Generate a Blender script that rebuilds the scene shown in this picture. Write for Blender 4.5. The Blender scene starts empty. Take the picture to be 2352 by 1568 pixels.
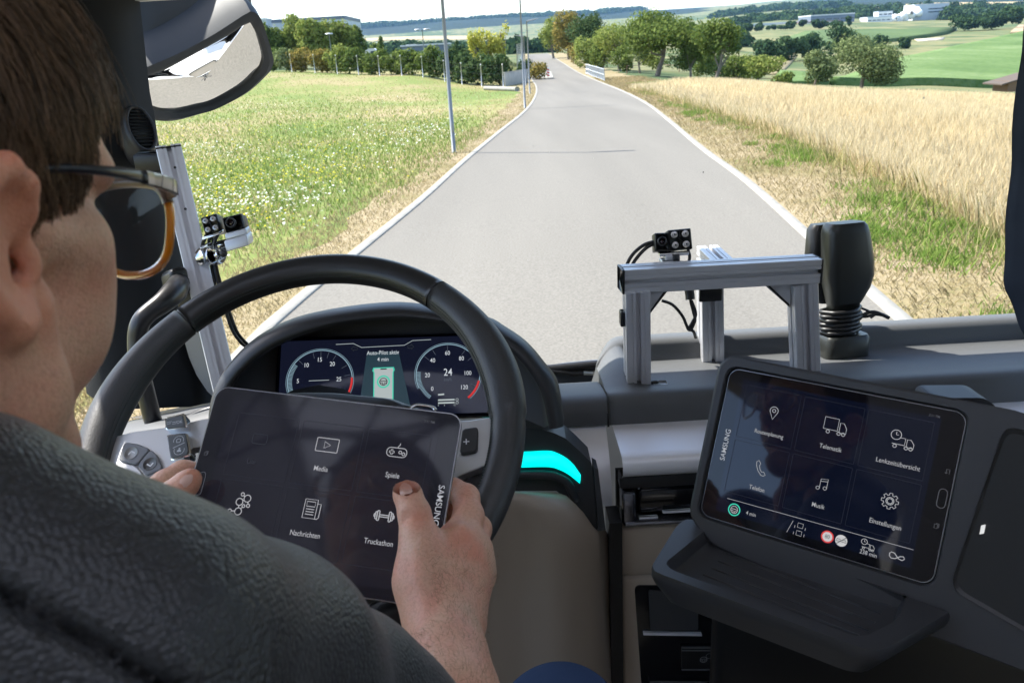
import bpy, math, random
import numpy as np
from mathutils import Vector, Matrix

random.seed(7)
rng = np.random.default_rng(7)
S = bpy.context.scene
C = S.collection

# ---------------------------------------------------------------- camera
F_PX = 1830.0                       # focal length in units of a 2352 wide frame (28 mm)
PITCH, ROLL = math.radians(20.1), math.radians(3.3)
FW = np.array([0.0, math.cos(PITCH), -math.sin(PITCH)])
U0 = np.array([0.0, math.sin(PITCH), math.cos(PITCH)])
R0 = np.array([1.0, 0.0, 0.0])
RT = R0 * math.cos(ROLL) - U0 * math.sin(ROLL)
UP = U0 * math.cos(ROLL) + R0 * math.sin(ROLL)
cam_data = bpy.data.cameras.new("camera")
cam = bpy.data.objects.new("camera", cam_data)
C.objects.link(cam)
cam_data.sensor_fit = 'HORIZONTAL'
cam_data.sensor_width = 36.0
cam_data.lens = 36.0 * F_PX / 2352.0
cam_data.clip_start = 0.02
cam_data.clip_end = 20000
cam_data.dof.use_dof = True
cam_data.dof.focus_distance = 1.15
cam_data.dof.aperture_fstop = 16.0
cam.matrix_world = Matrix(((RT[0], UP[0], -FW[0], 0), (RT[1], UP[1], -FW[1], 0), (RT[2], UP[2], -FW[2], 0), (0, 0, 0, 1)))
S.camera = cam

# ---------------------------------------------------------------- light
SUN_DIR = np.array([-0.545, 0.275, 0.79])
SUN_DIR /= np.linalg.norm(SUN_DIR)
SUN_EL = math.asin(SUN_DIR[2])
SUN_AZ = math.atan2(SUN_DIR[0], SUN_DIR[1])
world = bpy.data.worlds.new("World")
S.world = world
world.use_nodes = True
wn = world.node_tree.nodes
sky = wn.new("ShaderNodeTexSky")
sky.sky_type = 'NISHITA'
sky.sun_disc = False
sky.sun_elevation = SUN_EL
sky.sun_rotation = SUN_AZ
sky.air_density = 1.0
sky.dust_density = 1.2
sky.ozone_density = 1.0
bg = wn["Background"]
bg.inputs["Strength"].default_value = 0.15
world.node_tree.links.new(sky.outputs[0], bg.inputs[0])
sun_data = bpy.data.lights.new("sun", 'SUN')
sun_data.energy = 4.2
sun_data.angle = math.radians(0.53)
sun_data.color = (1.0, 0.95, 0.87)
sun = bpy.data.objects.new("sun", sun_data)
C.objects.link(sun)
sun.rotation_euler = Vector(SUN_DIR).to_track_quat('Z', 'Y').to_euler()
S.view_settings.view_transform = 'Standard'
S.view_settings.look = 'None'
S.view_settings.exposure = 1.55
S.view_settings.gamma = 1.0
S.view_settings.use_curve_mapping = False
S.cycles.use_denoising = True
S.cycles.max_bounces = 12
S.cycles.diffuse_bounces = 6
S.cycles.glossy_bounces = 4
S.cycles.transparent_max_bounces = 24
S.cycles.transmission_bounces = 8

# ---------------------------------------------------------------- helpers
def ray(x, y):
    return FW + (x - 1176) / F_PX * RT - (y - 784) / F_PX * UP

def P(x, y, d):
    """point seen at picture position x, y at the distance d along the view axis"""
    return ray(x, y) * d

def on_y(x, y, Y):
    r = ray(x, y)
    return r * (Y / r[1])

def on_z(x, y, Z):
    r = ray(x, y)
    return r * (Z / r[2])

def on_x(x, y, X):
    r = ray(x, y)
    return r * (X / r[0])

def on_plane(x, y, pt, n):
    r = ray(x, y)
    return r * (np.dot(pt, n) / np.dot(r, n))

def proj(X):
    X = np.asarray(X, float)
    d = X @ FW
    return np.stack([1176 + F_PX * (X @ RT) / d, 784 - F_PX * (X @ UP) / d], -1)

def unit(v):
    v = np.asarray(v, float)
    return v / np.linalg.norm(v)

def smooth(a, b, x):
    t = np.clip((np.asarray(x, float) - a) / (b - a), 0, 1)
    return t * t * (3 - 2 * t)

# ---------------------------------------------------------------- objects
def thing(name, label, cat, loc=(0, 0, 0), group=None):
    o = bpy.data.objects.new(name, None)
    o.empty_display_size = 0.05
    C.objects.link(o)
    o.location = [float(v) for v in loc]
    o['label'] = label
    o['category'] = cat
    if group:
        o['group'] = group
    return o

def tag(o, label=None, cat=None, group=None, kind=None):
    if label: o['label'] = label
    if cat: o['category'] = cat
    if group: o['group'] = group
    if kind: o['kind'] = kind
    return o

def base_of(parent):
    v = np.zeros(3)
    while parent is not None:
        v += np.array(parent.location)
        parent = parent.parent
    return v

def mesh_data(name, verts, faces, mats, smooth_=True, midx=None):
    me = bpy.data.meshes.new(name)
    verts = np.asarray(verts, np.float32).reshape(-1, 3)
    if isinstance(faces, np.ndarray):
        n, k = faces.shape
        me.vertices.add(len(verts))
        me.vertices.foreach_set("co", verts.ravel())
        me.loops.add(n * k)
        me.loops.foreach_set("vertex_index", faces.astype(np.int32).ravel())
        me.polygons.add(n)
        me.polygons.foreach_set("loop_start", np.arange(0, n * k, k, dtype=np.int32))
        me.polygons.foreach_set("loop_total", np.full(n, k, dtype=np.int32))
        me.update(calc_edges=True)
    else:
        me.from_pydata([tuple(map(float, v)) for v in verts], [], [tuple(int(i) for i in f) for f in faces])
    for m in (mats if isinstance(mats, (list, tuple)) else [mats]):
        me.materials.append(m)
    if midx is not None:
        me.polygons.foreach_set("material_index", np.asarray(midx, np.int32))
    if smooth_:
        me.polygons.foreach_set("use_smooth", np.ones(len(me.polygons), bool))
    me.update()
    return me

def obj(name, verts, faces, mat, parent=None, smooth_=True, midx=None, sharp=None, origin=None):
    """verts in world space; linked as one mesh object, child of parent when given"""
    off = base_of(parent) if parent is not None else (np.asarray(origin, float) if origin is not None else np.zeros(3))
    v = np.asarray(verts, float).reshape(-1, 3) - off
    me = mesh_data(name, v, faces, mat, smooth_, midx)
    if sharp:
        try:
            me.set_sharp_from_angle(angle=math.radians(sharp))
        except Exception:
            pass
    o = bpy.data.objects.new(name, me)
    C.objects.link(o)
    if parent is not None:
        o.parent = parent
    elif origin is not None:
        o.location = [float(x) for x in origin]
    return o

def structure(name, verts, faces, mat, **k):
    o = obj(name, verts, faces, mat, **k)
    o['kind'] = 'structure'
    return o

def copy_thing(root, loc, label=None, rot=None, scale=None):
    r = root.copy()
    C.objects.link(r)
    r.location = [float(v) for v in loc]
    if rot is not None: r.rotation_euler = rot
    if scale is not None: r.scale = scale
    if label: r['label'] = label
    for ch in root.children:
        c = ch.copy()
        C.objects.link(c)
        c.parent = r
        for g in ch.children:
            d = g.copy()
            C.objects.link(d)
            d.parent = c
    return r

class MB:
    """collects shapes into one mesh"""
    def __init__(s):
        s.v, s.f, s.n, s.m = [], [], 0, []
    def add(s, v, f, m=0):
        v = np.asarray(v, float).reshape(-1, 3)
        s.v.append(v)
        for q in f:
            s.f.append(tuple(int(i) + s.n for i in q))
            s.m.append(m)
        s.n += len(v)
        return s
    def obj(s, name, mat, parent=None, smooth_=True, sharp=35, **k):
        return obj(name, np.concatenate(s.v), s.f, mat, parent, smooth_, midx=s.m, sharp=sharp, **k)

def grid_faces(nu, nv, cu=False, cv=False):
    f = []
    for i in range(nu if cu else nu - 1):
        for j in range(nv if cv else nv - 1):
            a, b = i, (i + 1) % nu
            c, d = j, (j + 1) % nv
            f.append((a * nv + c, b * nv + c, b * nv + d, a * nv + d))
    return f

def loft(rings, closed=False, caps=False):
    r = np.asarray(rings, float)
    nu, nv = r.shape[:2]
    f = grid_faces(nu, nv, False, closed)
    if caps:
        f.append(tuple(range(nv))[::-1])
        f.append(tuple((nu - 1) * nv + i for i in range(nv)))
    return r.reshape(-1, 3), f

def box(c, ax, ay, az, sx, sy, sz, bev=0.0):
    """box with centre c, unit axes and full sizes; bevelled edges when bev > 0"""
    c = np.asarray(c, float)
    if bev <= 0:
        v = [c + ax * sx / 2 * i + ay * sy / 2 * j + az * sz / 2 * k for i in (-1, 1) for j in (-1, 1) for k in (-1, 1)]
        f = [(0, 1, 3, 2), (4, 6, 7, 5), (0, 4, 5, 1), (2, 3, 7, 6), (0, 2, 6, 4), (1, 5, 7, 3)]
        return np.array(v), f
    prof = rrect(sx, sy, bev, 4)
    ins = rrect(sx - 2 * bev * 0.3, sy - 2 * bev * 0.3, bev, 4)
    ins2 = rrect(sx - 2 * bev, sy - 2 * bev, max(bev * 0.4, 1e-5), 4)
    h = sz / 2
    rings = []
    for pr, z in ((ins2, -h), (ins, -h + bev * 0.3), (prof, -h + bev), (prof, h - bev), (ins, h - bev * 0.3), (ins2, h)):
        rings.append([c + ax * p[0] + ay * p[1] + az * z for p in pr])
    return loft(rings, True, True)

def rrect(w, h, r, n=4):
    r = min(r, w / 2 - 1e-6, h / 2 - 1e-6)
    pts = []
    for cx, cy, a0 in ((w / 2 - r, h / 2 - r, 0), (-w / 2 + r, h / 2 - r, 90), (-w / 2 + r, -h / 2 + r, 180), (w / 2 - r, -h / 2 + r, 270)):
        for i in range(n + 1):
            a = math.radians(a0 + 90 * i / n)
            pts.append((cx + r * math.cos(a), cy + r * math.sin(a)))
    return pts

EX, EY, EZ = np.eye(3)

def frames(pts, ref=None):
    pts = np.asarray(pts, float)
    t = np.gradient(pts, axis=0)
    t /= np.linalg.norm(t, axis=1)[:, None] + 1e-12
    up = np.array(ref if ref is not None else ((0, 0, 1) if abs(t[0][2]) < 0.9 else (0, 1, 0)), float)
    N, B = [], []
    for k in range(len(pts)):
        n = up - t[k] * np.dot(up, t[k])
        n /= np.linalg.norm(n) + 1e-12
        up = n
        N.append(n)
        B.append(np.cross(t[k], n))
    return t, np.array(N), np.array(B)

def tube(pts, r, seg=10, caps=True, ref=None, flat=1.0):
    pts = np.asarray(pts, float)
    r = np.broadcast_to(np.asarray(r, float), (len(pts),))
    t, N, B = frames(pts, ref)
    rings = []
    for k in range(len(pts)):
        rings.append([pts[k] + r[k] * (math.cos(a) * N[k] + flat * math.sin(a) * B[k]) for a in np.linspace(0, 2 * math.pi, seg, endpoint=False)])
    return loft(rings, True, caps)

def spline(ctrl, n=24):
    """Catmull-Rom through the control points"""
    c = np.asarray(ctrl, float)
    c = np.concatenate([[2 * c[0] - c[1]], c, [2 * c[-1] - c[-2]]])
    out = []
    m = len(c) - 3
    for i in range(n):
        u = i / (n - 1) * m
        k = min(int(u), m - 1)
        s = u - k
        p0, p1, p2, p3 = c[k], c[k + 1], c[k + 2], c[k + 3]
        out.append(0.5 * (2 * p1 + (p2 - p0) * s + (2 * p0 - 5 * p1 + 4 * p2 - p3) * s * s + (3 * p1 - p0 - 3 * p2 + p3) * s ** 3))
    return np.array(out)

def disc(c, n, r, seg=20, h=0.0, r2=None):
    """a disc, or a short cylinder of height h along n"""
    n = unit(n)
    a = unit(np.cross(n, EX if abs(n[0]) < 0.8 else EY))
    b = np.cross(n, a)
    ring = lambda rr, z: [c + n * z + rr * (math.cos(t) * a + math.sin(t) * b) for t in np.linspace(0, 2 * math.pi, seg, endpoint=False)]
    if h == 0:
        return np.array(ring(r, 0)), [tuple(range(seg))]
    return loft([ring(r, 0), ring(r if r2 is None else r2, h)], True, True)

def ball(c, rx, ry=None, rz=None, axes=None, nu=10, nv=16):
    ry, rz = ry or rx, rz or rx
    A = np.eye(3) if axes is None else np.asarray(axes)
    rings = []
    for i in range(nu + 1):
        th = math.pi * (0.02 + 0.96 * i / nu)
        rings.append([c + rx * math.sin(th) * math.cos(p) * A[0] + ry * math.sin(th) * math.sin(p) * A[1] + rz * math.cos(th) * A[2] for p in np.linspace(0, 2 * math.pi, nv, endpoint=False)])
    return loft(rings, True, True)

def prism(outline, normal, depth):
    """a planar outline given thickness depth along normal"""
    o = np.asarray(outline, float)
    n = len(o)
    v = np.concatenate([o, o + np.asarray(normal) * depth])
    f = [tuple(range(n))[::-1], tuple(range(n, 2 * n))] + [(i, (i + 1) % n, n + (i + 1) % n, n + i) for i in range(n)]
    return v, f

def rounded(poly, r, n=5):
    """round the corners of a 2-D / 3-D polygon"""
    p = np.asarray(poly, float)
    out = []
    m = len(p)
    for i in range(m):
        a, b, c = p[i - 1], p[i], p[(i + 1) % m]
        la, lc = np.linalg.norm(a - b), np.linalg.norm(c - b)
        rr = min(r, la * 0.45, lc * 0.45)
        s, e = b + (a - b) / la * rr, b + (c - b) / lc * rr
        for k in range(n + 1):
            t = k / n
            out.append((1 - t) ** 2 * s + 2 * t * (1 - t) * b + t * t * e)
    return np.array(out)

# ---------------------------------------------------------------- materials
def mat(name, col=(0.5, 0.5, 0.5), rough=0.5, metal=0.0, spec=0.5, emit=None, estr=0.0, bump=None, var=None, coat=0.0, sss=0.0, aniso=0.0, alpha=None):
    """bump = (scale, strength, distance[, detail]); var = (scale, colour2, contrast)"""
    m = bpy.data.materials.new(name)
    m.use_nodes = True
    nt = m.node_tree
    b = nt.nodes["Principled BSDF"]
    b.inputs["Base Color"].default_value = (*col, 1)
    b.inputs["Roughness"].default_value = rough
    b.inputs["Metallic"].default_value = metal
    b.inputs["Specular IOR Level"].default_value = spec
    b.inputs["Coat Weight"].default_value = coat
    if emit is not None:
        b.inputs["Emission Color"].default_value = (*emit, 1)
        b.inputs["Emission Strength"].default_value = estr
    if sss:
        b.inputs["Subsurface Weight"].default_value = sss
        b.inputs["Subsurface Radius"].default_value = (0.012, 0.004, 0.002)
        b.inputs["Subsurface Scale"].default_value = 0.6
    tc = nt.nodes.new("ShaderNodeTexCoord")
    if var:
        n = nt.nodes.new("ShaderNodeTexNoise")
        n.inputs["Scale"].default_value = var[0]
        n.inputs["Detail"].default_value = 4
        nt.links.new(tc.outputs["Object"], n.inputs["Vector"])
        r = nt.nodes.new("ShaderNodeValToRGB")
        c = var[2] if len(var) > 2 else 0.2
        r.color_ramp.elements[0].position = 0.5 - c
        r.color_ramp.elements[1].position = 0.5 + c
        r.color_ramp.elements[0].color = (*col, 1)
        r.color_ramp.elements[1].color = (*var[1], 1)
        nt.links.new(n.outputs[0], r.inputs[0])
        nt.links.new(r.outputs[0], b.inputs["Base Color"])
    if bump:
        n = nt.nodes.new("ShaderNodeTexNoise")
        n.inputs["Scale"].default_value = bump[0]
        n.inputs["Detail"].default_value = bump[3] if len(bump) > 3 else 2
        nt.links.new(tc.outputs["Object"], n.inputs["Vector"])
        bp = nt.nodes.new("ShaderNodeBump")
        bp.inputs["Strength"].default_value = bump[1]
        bp.inputs["Distance"].default_value = bump[2]
        nt.links.new(n.outputs[0], bp.inputs["Height"])
        nt.links.new(bp.outputs[0], b.inputs["Normal"])
    return m

def leaf_mat(name, c1, c2, trans=0.35):
    """leaf colour varied per leaf cluster, part of the light passing through"""
    m = bpy.data.materials.new(name)
    m.use_nodes = True
    nt = m.node_tree
    nt.nodes.remove(nt.nodes["Principled BSDF"])
    out = nt.nodes["Material Output"]
    g = nt.nodes.new("ShaderNodeNewGeometry")
    r = nt.nodes.new("ShaderNodeValToRGB")
    r.color_ramp.elements[0].color = (*c1, 1)
    r.color_ramp.elements[1].color = (*c2, 1)
    nt.links.new(g.outputs["Random Per Island"], r.inputs[0])
    d = nt.nodes.new("ShaderNodeBsdfDiffuse")
    t = nt.nodes.new("ShaderNodeBsdfTranslucent")
    mx = nt.nodes.new("ShaderNodeMixShader")
    mx.inputs[0].default_value = trans
    nt.links.new(r.outputs[0], d.inputs[0])
    nt.links.new(r.outputs[0], t.inputs[0])
    nt.links.new(d.outputs[0], mx.inputs[1])
    nt.links.new(t.outputs[0], mx.inputs[2])
    nt.links.new(mx.outputs[0], out.inputs[0])
    return m

# ---------------------------------------------------------------- implicit surfaces
class SDF:
    def __init__(s, lo, hi, h):
        s.lo, s.h = np.asarray(lo, float), h
        s.n = np.ceil((np.asarray(hi, float) - s.lo) / h).astype(int) + 1
        s.g = np.full(s.n, 0.2, np.float32)
    def _sub(s, lo, hi):
        a = np.clip(np.floor((lo - s.lo) / s.h).astype(int), 0, s.n)
        b = np.clip(np.ceil((hi - s.lo) / s.h).astype(int) + 1, 0, s.n)
        if (b <= a).any():
            return None, None
        ax = [(s.lo[i] + s.h * np.arange(a[i], b[i])).astype(np.float32) for i in range(3)]
        X = np.stack(np.meshgrid(*ax, indexing='ij'), -1)
        return tuple(slice(a[i], b[i]) for i in range(3)), X
    def _op(s, sl, d, k, sub):
        g = s.g[sl]
        if sub:
            hh = np.clip(0.5 - 0.5 * (g + d) / k, 0, 1)
            s.g[sl] = g * (1 - hh) - d * hh + k * hh * (1 - hh)
        else:
            hh = np.clip(0.5 + 0.5 * (g - d) / k, 0, 1)
            s.g[sl] = g * (1 - hh) + d * hh - k * hh * (1 - hh)
    def cap(s, a, b, ra, rb=None, k=0.01, sub=False):
        rb = ra if rb is None else rb
        a, b = np.asarray(a, float), np.asarray(b, float)
        m = max(ra, rb) + 2 * k + 0.012
        sl, X = s._sub(np.minimum(a, b) - m, np.maximum(a, b) + m)
        if sl is None: return s
        ba = (b - a).astype(np.float32)
        t = np.clip(((X - a.astype(np.float32)) @ ba) / max(float(ba @ ba), 1e-12), 0, 1)
        d = np.linalg.norm(X - a.astype(np.float32) - t[..., None] * ba, axis=-1) - (ra + (rb - ra) * t)
        s._op(sl, d, k, sub)
        return s
    def chain(s, pts, rads, k=0.008, sub=False):
        for i in range(len(pts) - 1):
            s.cap(pts[i], pts[i + 1], rads[i], rads[i + 1], k, sub)
        return s
    def ell(s, c, r, axes=None, k=0.01, sub=False):
        c, r = np.asarray(c, float), np.asarray(r, float)
        A = np.eye(3) if axes is None else np.asarray(axes, float)   # rows are axes
        m = r.max() + 2 * k + 0.012
        sl, X = s._sub(c - m, c + m)
        if sl is None: return s
        q = (X - c.astype(np.float32)) @ A.T.astype(np.float32)
        k0 = np.linalg.norm(q / r, axis=-1)
        k1 = np.linalg.norm(q / (r * r), axis=-1) + 1e-9
        s._op(sl, k0 * (k0 - 1) / k1, k, sub)
        return s
    def mesh(s, it=2):
        g = s.g
        ins = g < 0
        cnt = np.zeros(np.array(g.shape) - 1, np.int8)
        for i in (0, 1):
            for j in (0, 1):
                for k in (0, 1):
                    cnt += ins[i:i + cnt.shape[0], j:j + cnt.shape[1], k:k + cnt.shape[2]]
        cells = np.argwhere((cnt > 0) & (cnt < 8))
        idx = np.full(cnt.shape, -1, np.int32)
        idx[tuple(cells.T)] = np.arange(len(cells))
        acc = np.zeros((len(cells), 3)); w = np.zeros(len(cells))
        corners = [(i, j, k) for i in (0, 1) for j in (0, 1) for k in (0, 1)]
        val = {c: g[cells[:, 0] + c[0], cells[:, 1] + c[1], cells[:, 2] + c[2]] for c in corners}
        for c in corners:
            for ax in range(3):
                if c[ax] == 0:
                    e = list(c); e[ax] = 1; e = tuple(e)
                    a, b = val[c], val[e]
                    hit = (a < 0) != (b < 0)
                    t = np.where(hit, a / (a - b + 1e-12), 0)
                    p = np.array(c, float)[None] + t[:, None] * np.eye(3)[ax]
                    acc += np.where(hit[:, None], p, 0); w += hit
        v = s.lo + s.h * (cells + acc / w[:, None])
        faces = []
        for ax in range(3):
            o1, o2 = [(1, 2), (2, 0), (0, 1)][ax]
            sl0 = [slice(1, -1)] * 3; sl1 = [slice(1, -1)] * 3
            sl0[ax] = slice(0, -1); sl1[ax] = slice(1, None)
            A, B = ins[tuple(sl0)], ins[tuple(sl1)]
            ed = np.argwhere(A != B)
            flip = A[tuple(ed.T)]
            base = ed + 1
            base[:, ax] -= 1
            q = []
            for d1, d2 in ((-1, -1), (0, -1), (0, 0), (-1, 0)):
                c = base.copy(); c[:, o1] += d1; c[:, o2] += d2
                q.append(idx[tuple(c.T)])
            q = np.stack(q, 1)
            q[~flip] = q[~flip][:, ::-1]
            faces.append(q)
        f = np.concatenate(faces)
        f = f[(f >= 0).all(1)]
        for _ in range(it):
            acc = np.zeros_like(v); w = np.zeros(len(v))
            for i in range(4):
                a, b = f[:, i], f[:, (i + 1) % 4]
                np.add.at(acc, a, v[b]); np.add.at(w, a, 1)
                np.add.at(acc, b, v[a]); np.add.at(w, b, 1)
            v = v * 0.5 + 0.5 * acc / np.maximum(w, 1)[:, None]
        return v, f
# ---------------------------------------------------------------- lettering (made first, while the scene is small)
TEXTS = {}
def _make_texts(strings):
    tmp = []
    for s in strings:
        cu = bpy.data.curves.new("lettering", 'FONT')
        cu.body = s
        cu.align_x, cu.align_y = 'CENTER', 'CENTER'
        cu.size = 1.0
        cu.resolution_u = 3
        cu.offset = 0.005
        o = bpy.data.objects.new("lettering", cu)
        C.objects.link(o)
        tmp.append((s, o, cu))
    bpy.context.view_layer.update()
    dg = bpy.context.evaluated_depsgraph_get()
    for s, o, cu in tmp:
        e = o.evaluated_get(dg)
        me = e.to_mesh()
        v = np.array([tuple(q.co) for q in me.vertices]).reshape(-1, 3)
        f = [tuple(p_.vertices) for p_ in me.polygons]
        e.to_mesh_clear()
        TEXTS[s] = (v, f)
    for s, o, cu in tmp:
        bpy.data.objects.remove(o)
        bpy.data.curves.remove(cu)
_make_texts(["Media", "Spiele", "Social Media", "Nachrichten", "Truckathon", "Uhr", "7:11 PM", "SAMSUNG", "Routenplanung", "Telematik", "Lenkzeitübersicht", "Telefon", "Musik", "Einstellungen",
             "4 min", "238 min", "80", "Auto-Pilot aktiv", "24", "km/h", "0", "5", "10", "15", "20", "25", "40", "60", "100", "120", "OK", "+", "6", "12"])

class Pane:
    """a flat picture plane in the scene: local x, y in metres about its centre"""
    def __init__(s, c, X, Y, N):
        s.c, s.X, s.Y, s.N = np.asarray(c, float), unit(X), unit(Y), unit(N)
    def at(s, x, y, z=0.0):
        return s.c + s.X * x + s.Y * y + s.N * z
    def px(s, x, y):
        q = on_plane(x, y, s.c, s.N) - s.c
        return np.array([q @ s.X, q @ s.Y])
    def text(s, mb, string, x, y, size, lift=0.0006, rot=0.0, squeeze=0.84, m=0):
        v, f = TEXTS[string]
        c_, s_ = math.cos(rot), math.sin(rot)
        u = v[:, 0] * size * squeeze; w = v[:, 1] * size
        return mb.add([s.at(x + a * c_ - b * s_, y + a * s_ + b * c_, lift) for a, b in zip(u, w)], f, m)
    def stroke(s, mb, pts, width, lift=0.0006, closed=False, m=0):
        p = np.asarray(pts, float)
        if closed:
            t = np.roll(p, -1, 0) - np.roll(p, 1, 0)
        else:
            t = np.gradient(p, axis=0)
        t /= np.linalg.norm(t, axis=1)[:, None] + 1e-12
        n = np.stack([-t[:, 1], t[:, 0]], 1) * width / 2
        k = len(p)
        v = [s.at(*q, lift) for q in p + n] + [s.at(*q, lift) for q in p - n]
        f = [(i, k + i, k + (i + 1) % k, (i + 1) % k) for i in range(k if closed else k - 1)]
        return mb.add(v, f, m)
    def poly(s, mb, pts, lift=0.0004, m=0):
        return mb.add([s.at(x, y, lift) for x, y in pts], [tuple(range(len(pts)))], m)
    def ring(s, mb, x, y, r, width, lift=0.0006, a0=0, a1=360, n=28, m=0):
        full = abs(a1 - a0) >= 360
        t = np.radians(np.linspace(a0, a1, n, endpoint=not full))
        return s.stroke(mb, np.stack([x + r * np.cos(t), y + r * np.sin(t)], 1), width, lift, full, m)
    def rect(s, mb, x, y, w, h, r, width, lift=0.0006, m=0):
        return s.stroke(mb, np.array(rrect(w, h, max(r, 1e-5), 3)) + [x, y], width, lift, True, m)

def icon(kind, S_):
    """strokes of a pictogram in a unit about 1 wide: list of (points, closed)"""
    arc = lambda x, y, r, a0, a1, n=14: [(x + r * math.cos(math.radians(a)), y + r * math.sin(math.radians(a))) for a in np.linspace(a0, a1, n)]
    if kind == 'media':
        return [(rrect(1, 0.6, 0.04), 1), ([(-.13, .15), (.15, 0), (-.13, -.15)], 1)]
    if kind == 'pad':
        return [(rrect(1, .44, .2), 1), ([(-.37, .04), (-.29, .04), (-.29, .12), (-.21, .12), (-.21, .04), (-.13, .04), (-.13, -.04), (-.21, -.04), (-.21, -.12), (-.29, -.12), (-.29, -.04), (-.37, -.04)], 1),
                (arc(.17, .02, .07, 0, 340), 1), (arc(.34, -.05, .07, 0, 340), 1), ([(0.02, .22), (.03, .3), (.1, .36), (.11, .46)], 0)]
    if kind == 'social':
        o = [(arc(x, y, r, 0, 340), 1) for x, y, r in ((-.05, .05, .17), (.3, .25, .17), (0, -.4, .17), (-.42, -.42, .08), (.02, .42, .08), (.42, -.08, .08), (.2, -.12, .07))]
        return o + [([(.1, .12), (.16, .17)], 0), ([(-.04, -.12), (-.02, -.23)], 0), ([(-.34, -.42), (-.17, -.4)], 0), ([(.08, .38), (.16, .33)], 0), ([(.36, .1), (.4, 0)], 0), ([(.1, -.26), (.16, -.18)], 0)]
    if kind == 'news':
        return [([(-.4, .5), (.3, .5), (.3, -.5), (-.4, -.5)], 1), ([(.3, .3), (.5, .3), (.5, -.42), (.4, -.5), (.3, -.5)], 0), ([(-.28, .38), (.18, .38), (.18, .12), (-.28, .12)], 1),
                ([(-.28, -.02), (.18, -.02)], 0), ([(-.28, -.16), (.18, -.16)], 0), ([(-.28, -.3), (.18, -.3)], 0)]
    if kind == 'dumbbell':
        o = [([(-.25, .05), (.25, .05), (.25, -.05), (-.25, -.05)], 1)]
        for s in (-1, 1):
            o += [(np.array(rrect(.11, .5, .05)) + [s * .31, 0], 1), (np.array(rrect(.09, .36, .04)) + [s * .42, 0], 1), (np.array(rrect(.06, .14, .03)) + [s * .5, 0], 1)]
        return o
    if kind == 'pin':
        return [(arc(0, .15, .3, 200, -20, 18) + [(0, -.5)], 1), (arc(0, .15, .12, 0, 340), 1)]
    if kind in ('truck', 'clocktruck'):
        o = [(arc(-.28, -.3, .075, 0, 340), 1), (arc(.2, -.3, .075, 0, 340), 1), (arc(.4, -.3, .075, 0, 340), 1)]
        if kind == 'truck':
            o += [([(-.5, .35), (.12, .35), (.12, -.2), (-.5, -.2)], 1), ([(.2, .2), (.36, .2), (.5, -.02), (.5, -.26), (.2, -.26)], 1)]
        else:
            o += [([(-.12, .12), (.12, .12), (.12, -.2), (-.42, -.2)], 0), ([(.2, .1), (.36, .1), (.5, -.08), (.5, -.26), (.2, -.26)], 1), (arc(-.3, .22, .22, 0, 345, 20), 1), ([(-.3, .36), (-.3, .22), (-.2, .22)], 0)]
        return o
    if kind == 'phone':
        return [([(-.22, .5), (-.06, .3), (-.12, .14), (-.02, -.12), (.12, -.26), (.26, -.22), (.4, -.4), (.26, -.5), (.1, -.48), (-.16, -.22), (-.32, .12), (-.36, .36)], 1)]
    if kind == 'music':
        return [(arc(-.3, -.36, .13, 0, 340), 1), (arc(.24, -.28, .13, 0, 340), 1), ([(-.17, -.36), (-.17, .38), (.37, .46), (.37, -.28)], 0), ([(-.17, .2), (.37, .28)], 0)]
    if kind == 'gear':
        o = []
        for i in range(8):
            a = i * 45
            for da, r in ((-14, .36), (-10, .48), (10, .48), (14, .36)):
                o.append((r * math.cos(math.radians(a + da)), r * math.sin(math.radians(a + da))))
        return [(o, 1), (arc(0, 0, .22, 0, 345, 20), 1), (arc(0, 0, .15, 0, 345, 16), 1)]
    if kind == 'wheel':
        return [(arc(0, 0, .48, 0, 345, 22), 1), ([(-.44, .04), (-.15, .1), (.15, .1), (.44, .04)], 0), ([(-.4, -.2), (-.12, -.12), (-.08, -.44)], 0), ([(.4, -.2), (.12, -.12), (.08, -.44)], 0)]
    if kind == 'loop':
        return [([(-.5, .1), (-.4, .22), (-.2, .2), (.1, -.1), (.35, -.16), (.48, -.02), (.4, .12), (.2, .08), (-.1, -.16), (-.35, -.2), (-.48, -.08)], 1)]
    if kind == 'lane':
        return [([(-.2, .1), (.2, .1), (.2, .45), (-.2, .45)], 1), ([(-.2, -.5), (.2, -.5), (.2, -.15), (-.2, -.15)], 1), ([(-.4, -.5), (-.4, -.3)], 0), ([(-.4, 0), (-.4, .2)], 0), ([(.4, -.5), (.4, -.3)], 0), ([(.4, 0), (.4, .2)], 0), ([(-.9, -.5), (-.6, .5)], 0)]
    if kind == 'cars':
        return [([(-.5, -.1), (-.42, .12), (-.12, .12), (-.04, -.1)], 1), ([(.04, -.1), (.12, .12), (.42, .12), (.5, -.1)], 1), ([(-.45, -.45), (.45, .45)], 0)]
    if kind == 'back':
        return [([(-.2, -.4), (-.2, .3), (.25, .3), (.25, -.4)], 0), ([(-.4, -.2), (-.2, -.42), (0, -.2)], 0)]
    if kind == 'recent':
        return [([(-.3, -.4), (.15, -.4), (.15, .25), (-.3, .25)], 1), ([(-.1, .4), (.32, .4), (.32, -.25)], 0)]
    return []

def put_icon(pane, mb, kind, x, y, size, width, lift=0.0006, m=0, rot=0.0):
    c_, s_ = math.cos(rot), math.sin(rot)
    for pts, closed in icon(kind, size):
        p = np.asarray(pts, float) * size
        p = np.stack([p[:, 0] * c_ - p[:, 1] * s_, p[:, 0] * s_ + p[:, 1] * c_], 1) + [x, y]
        pane.stroke(mb, p, width, lift, bool(closed), m)
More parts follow.
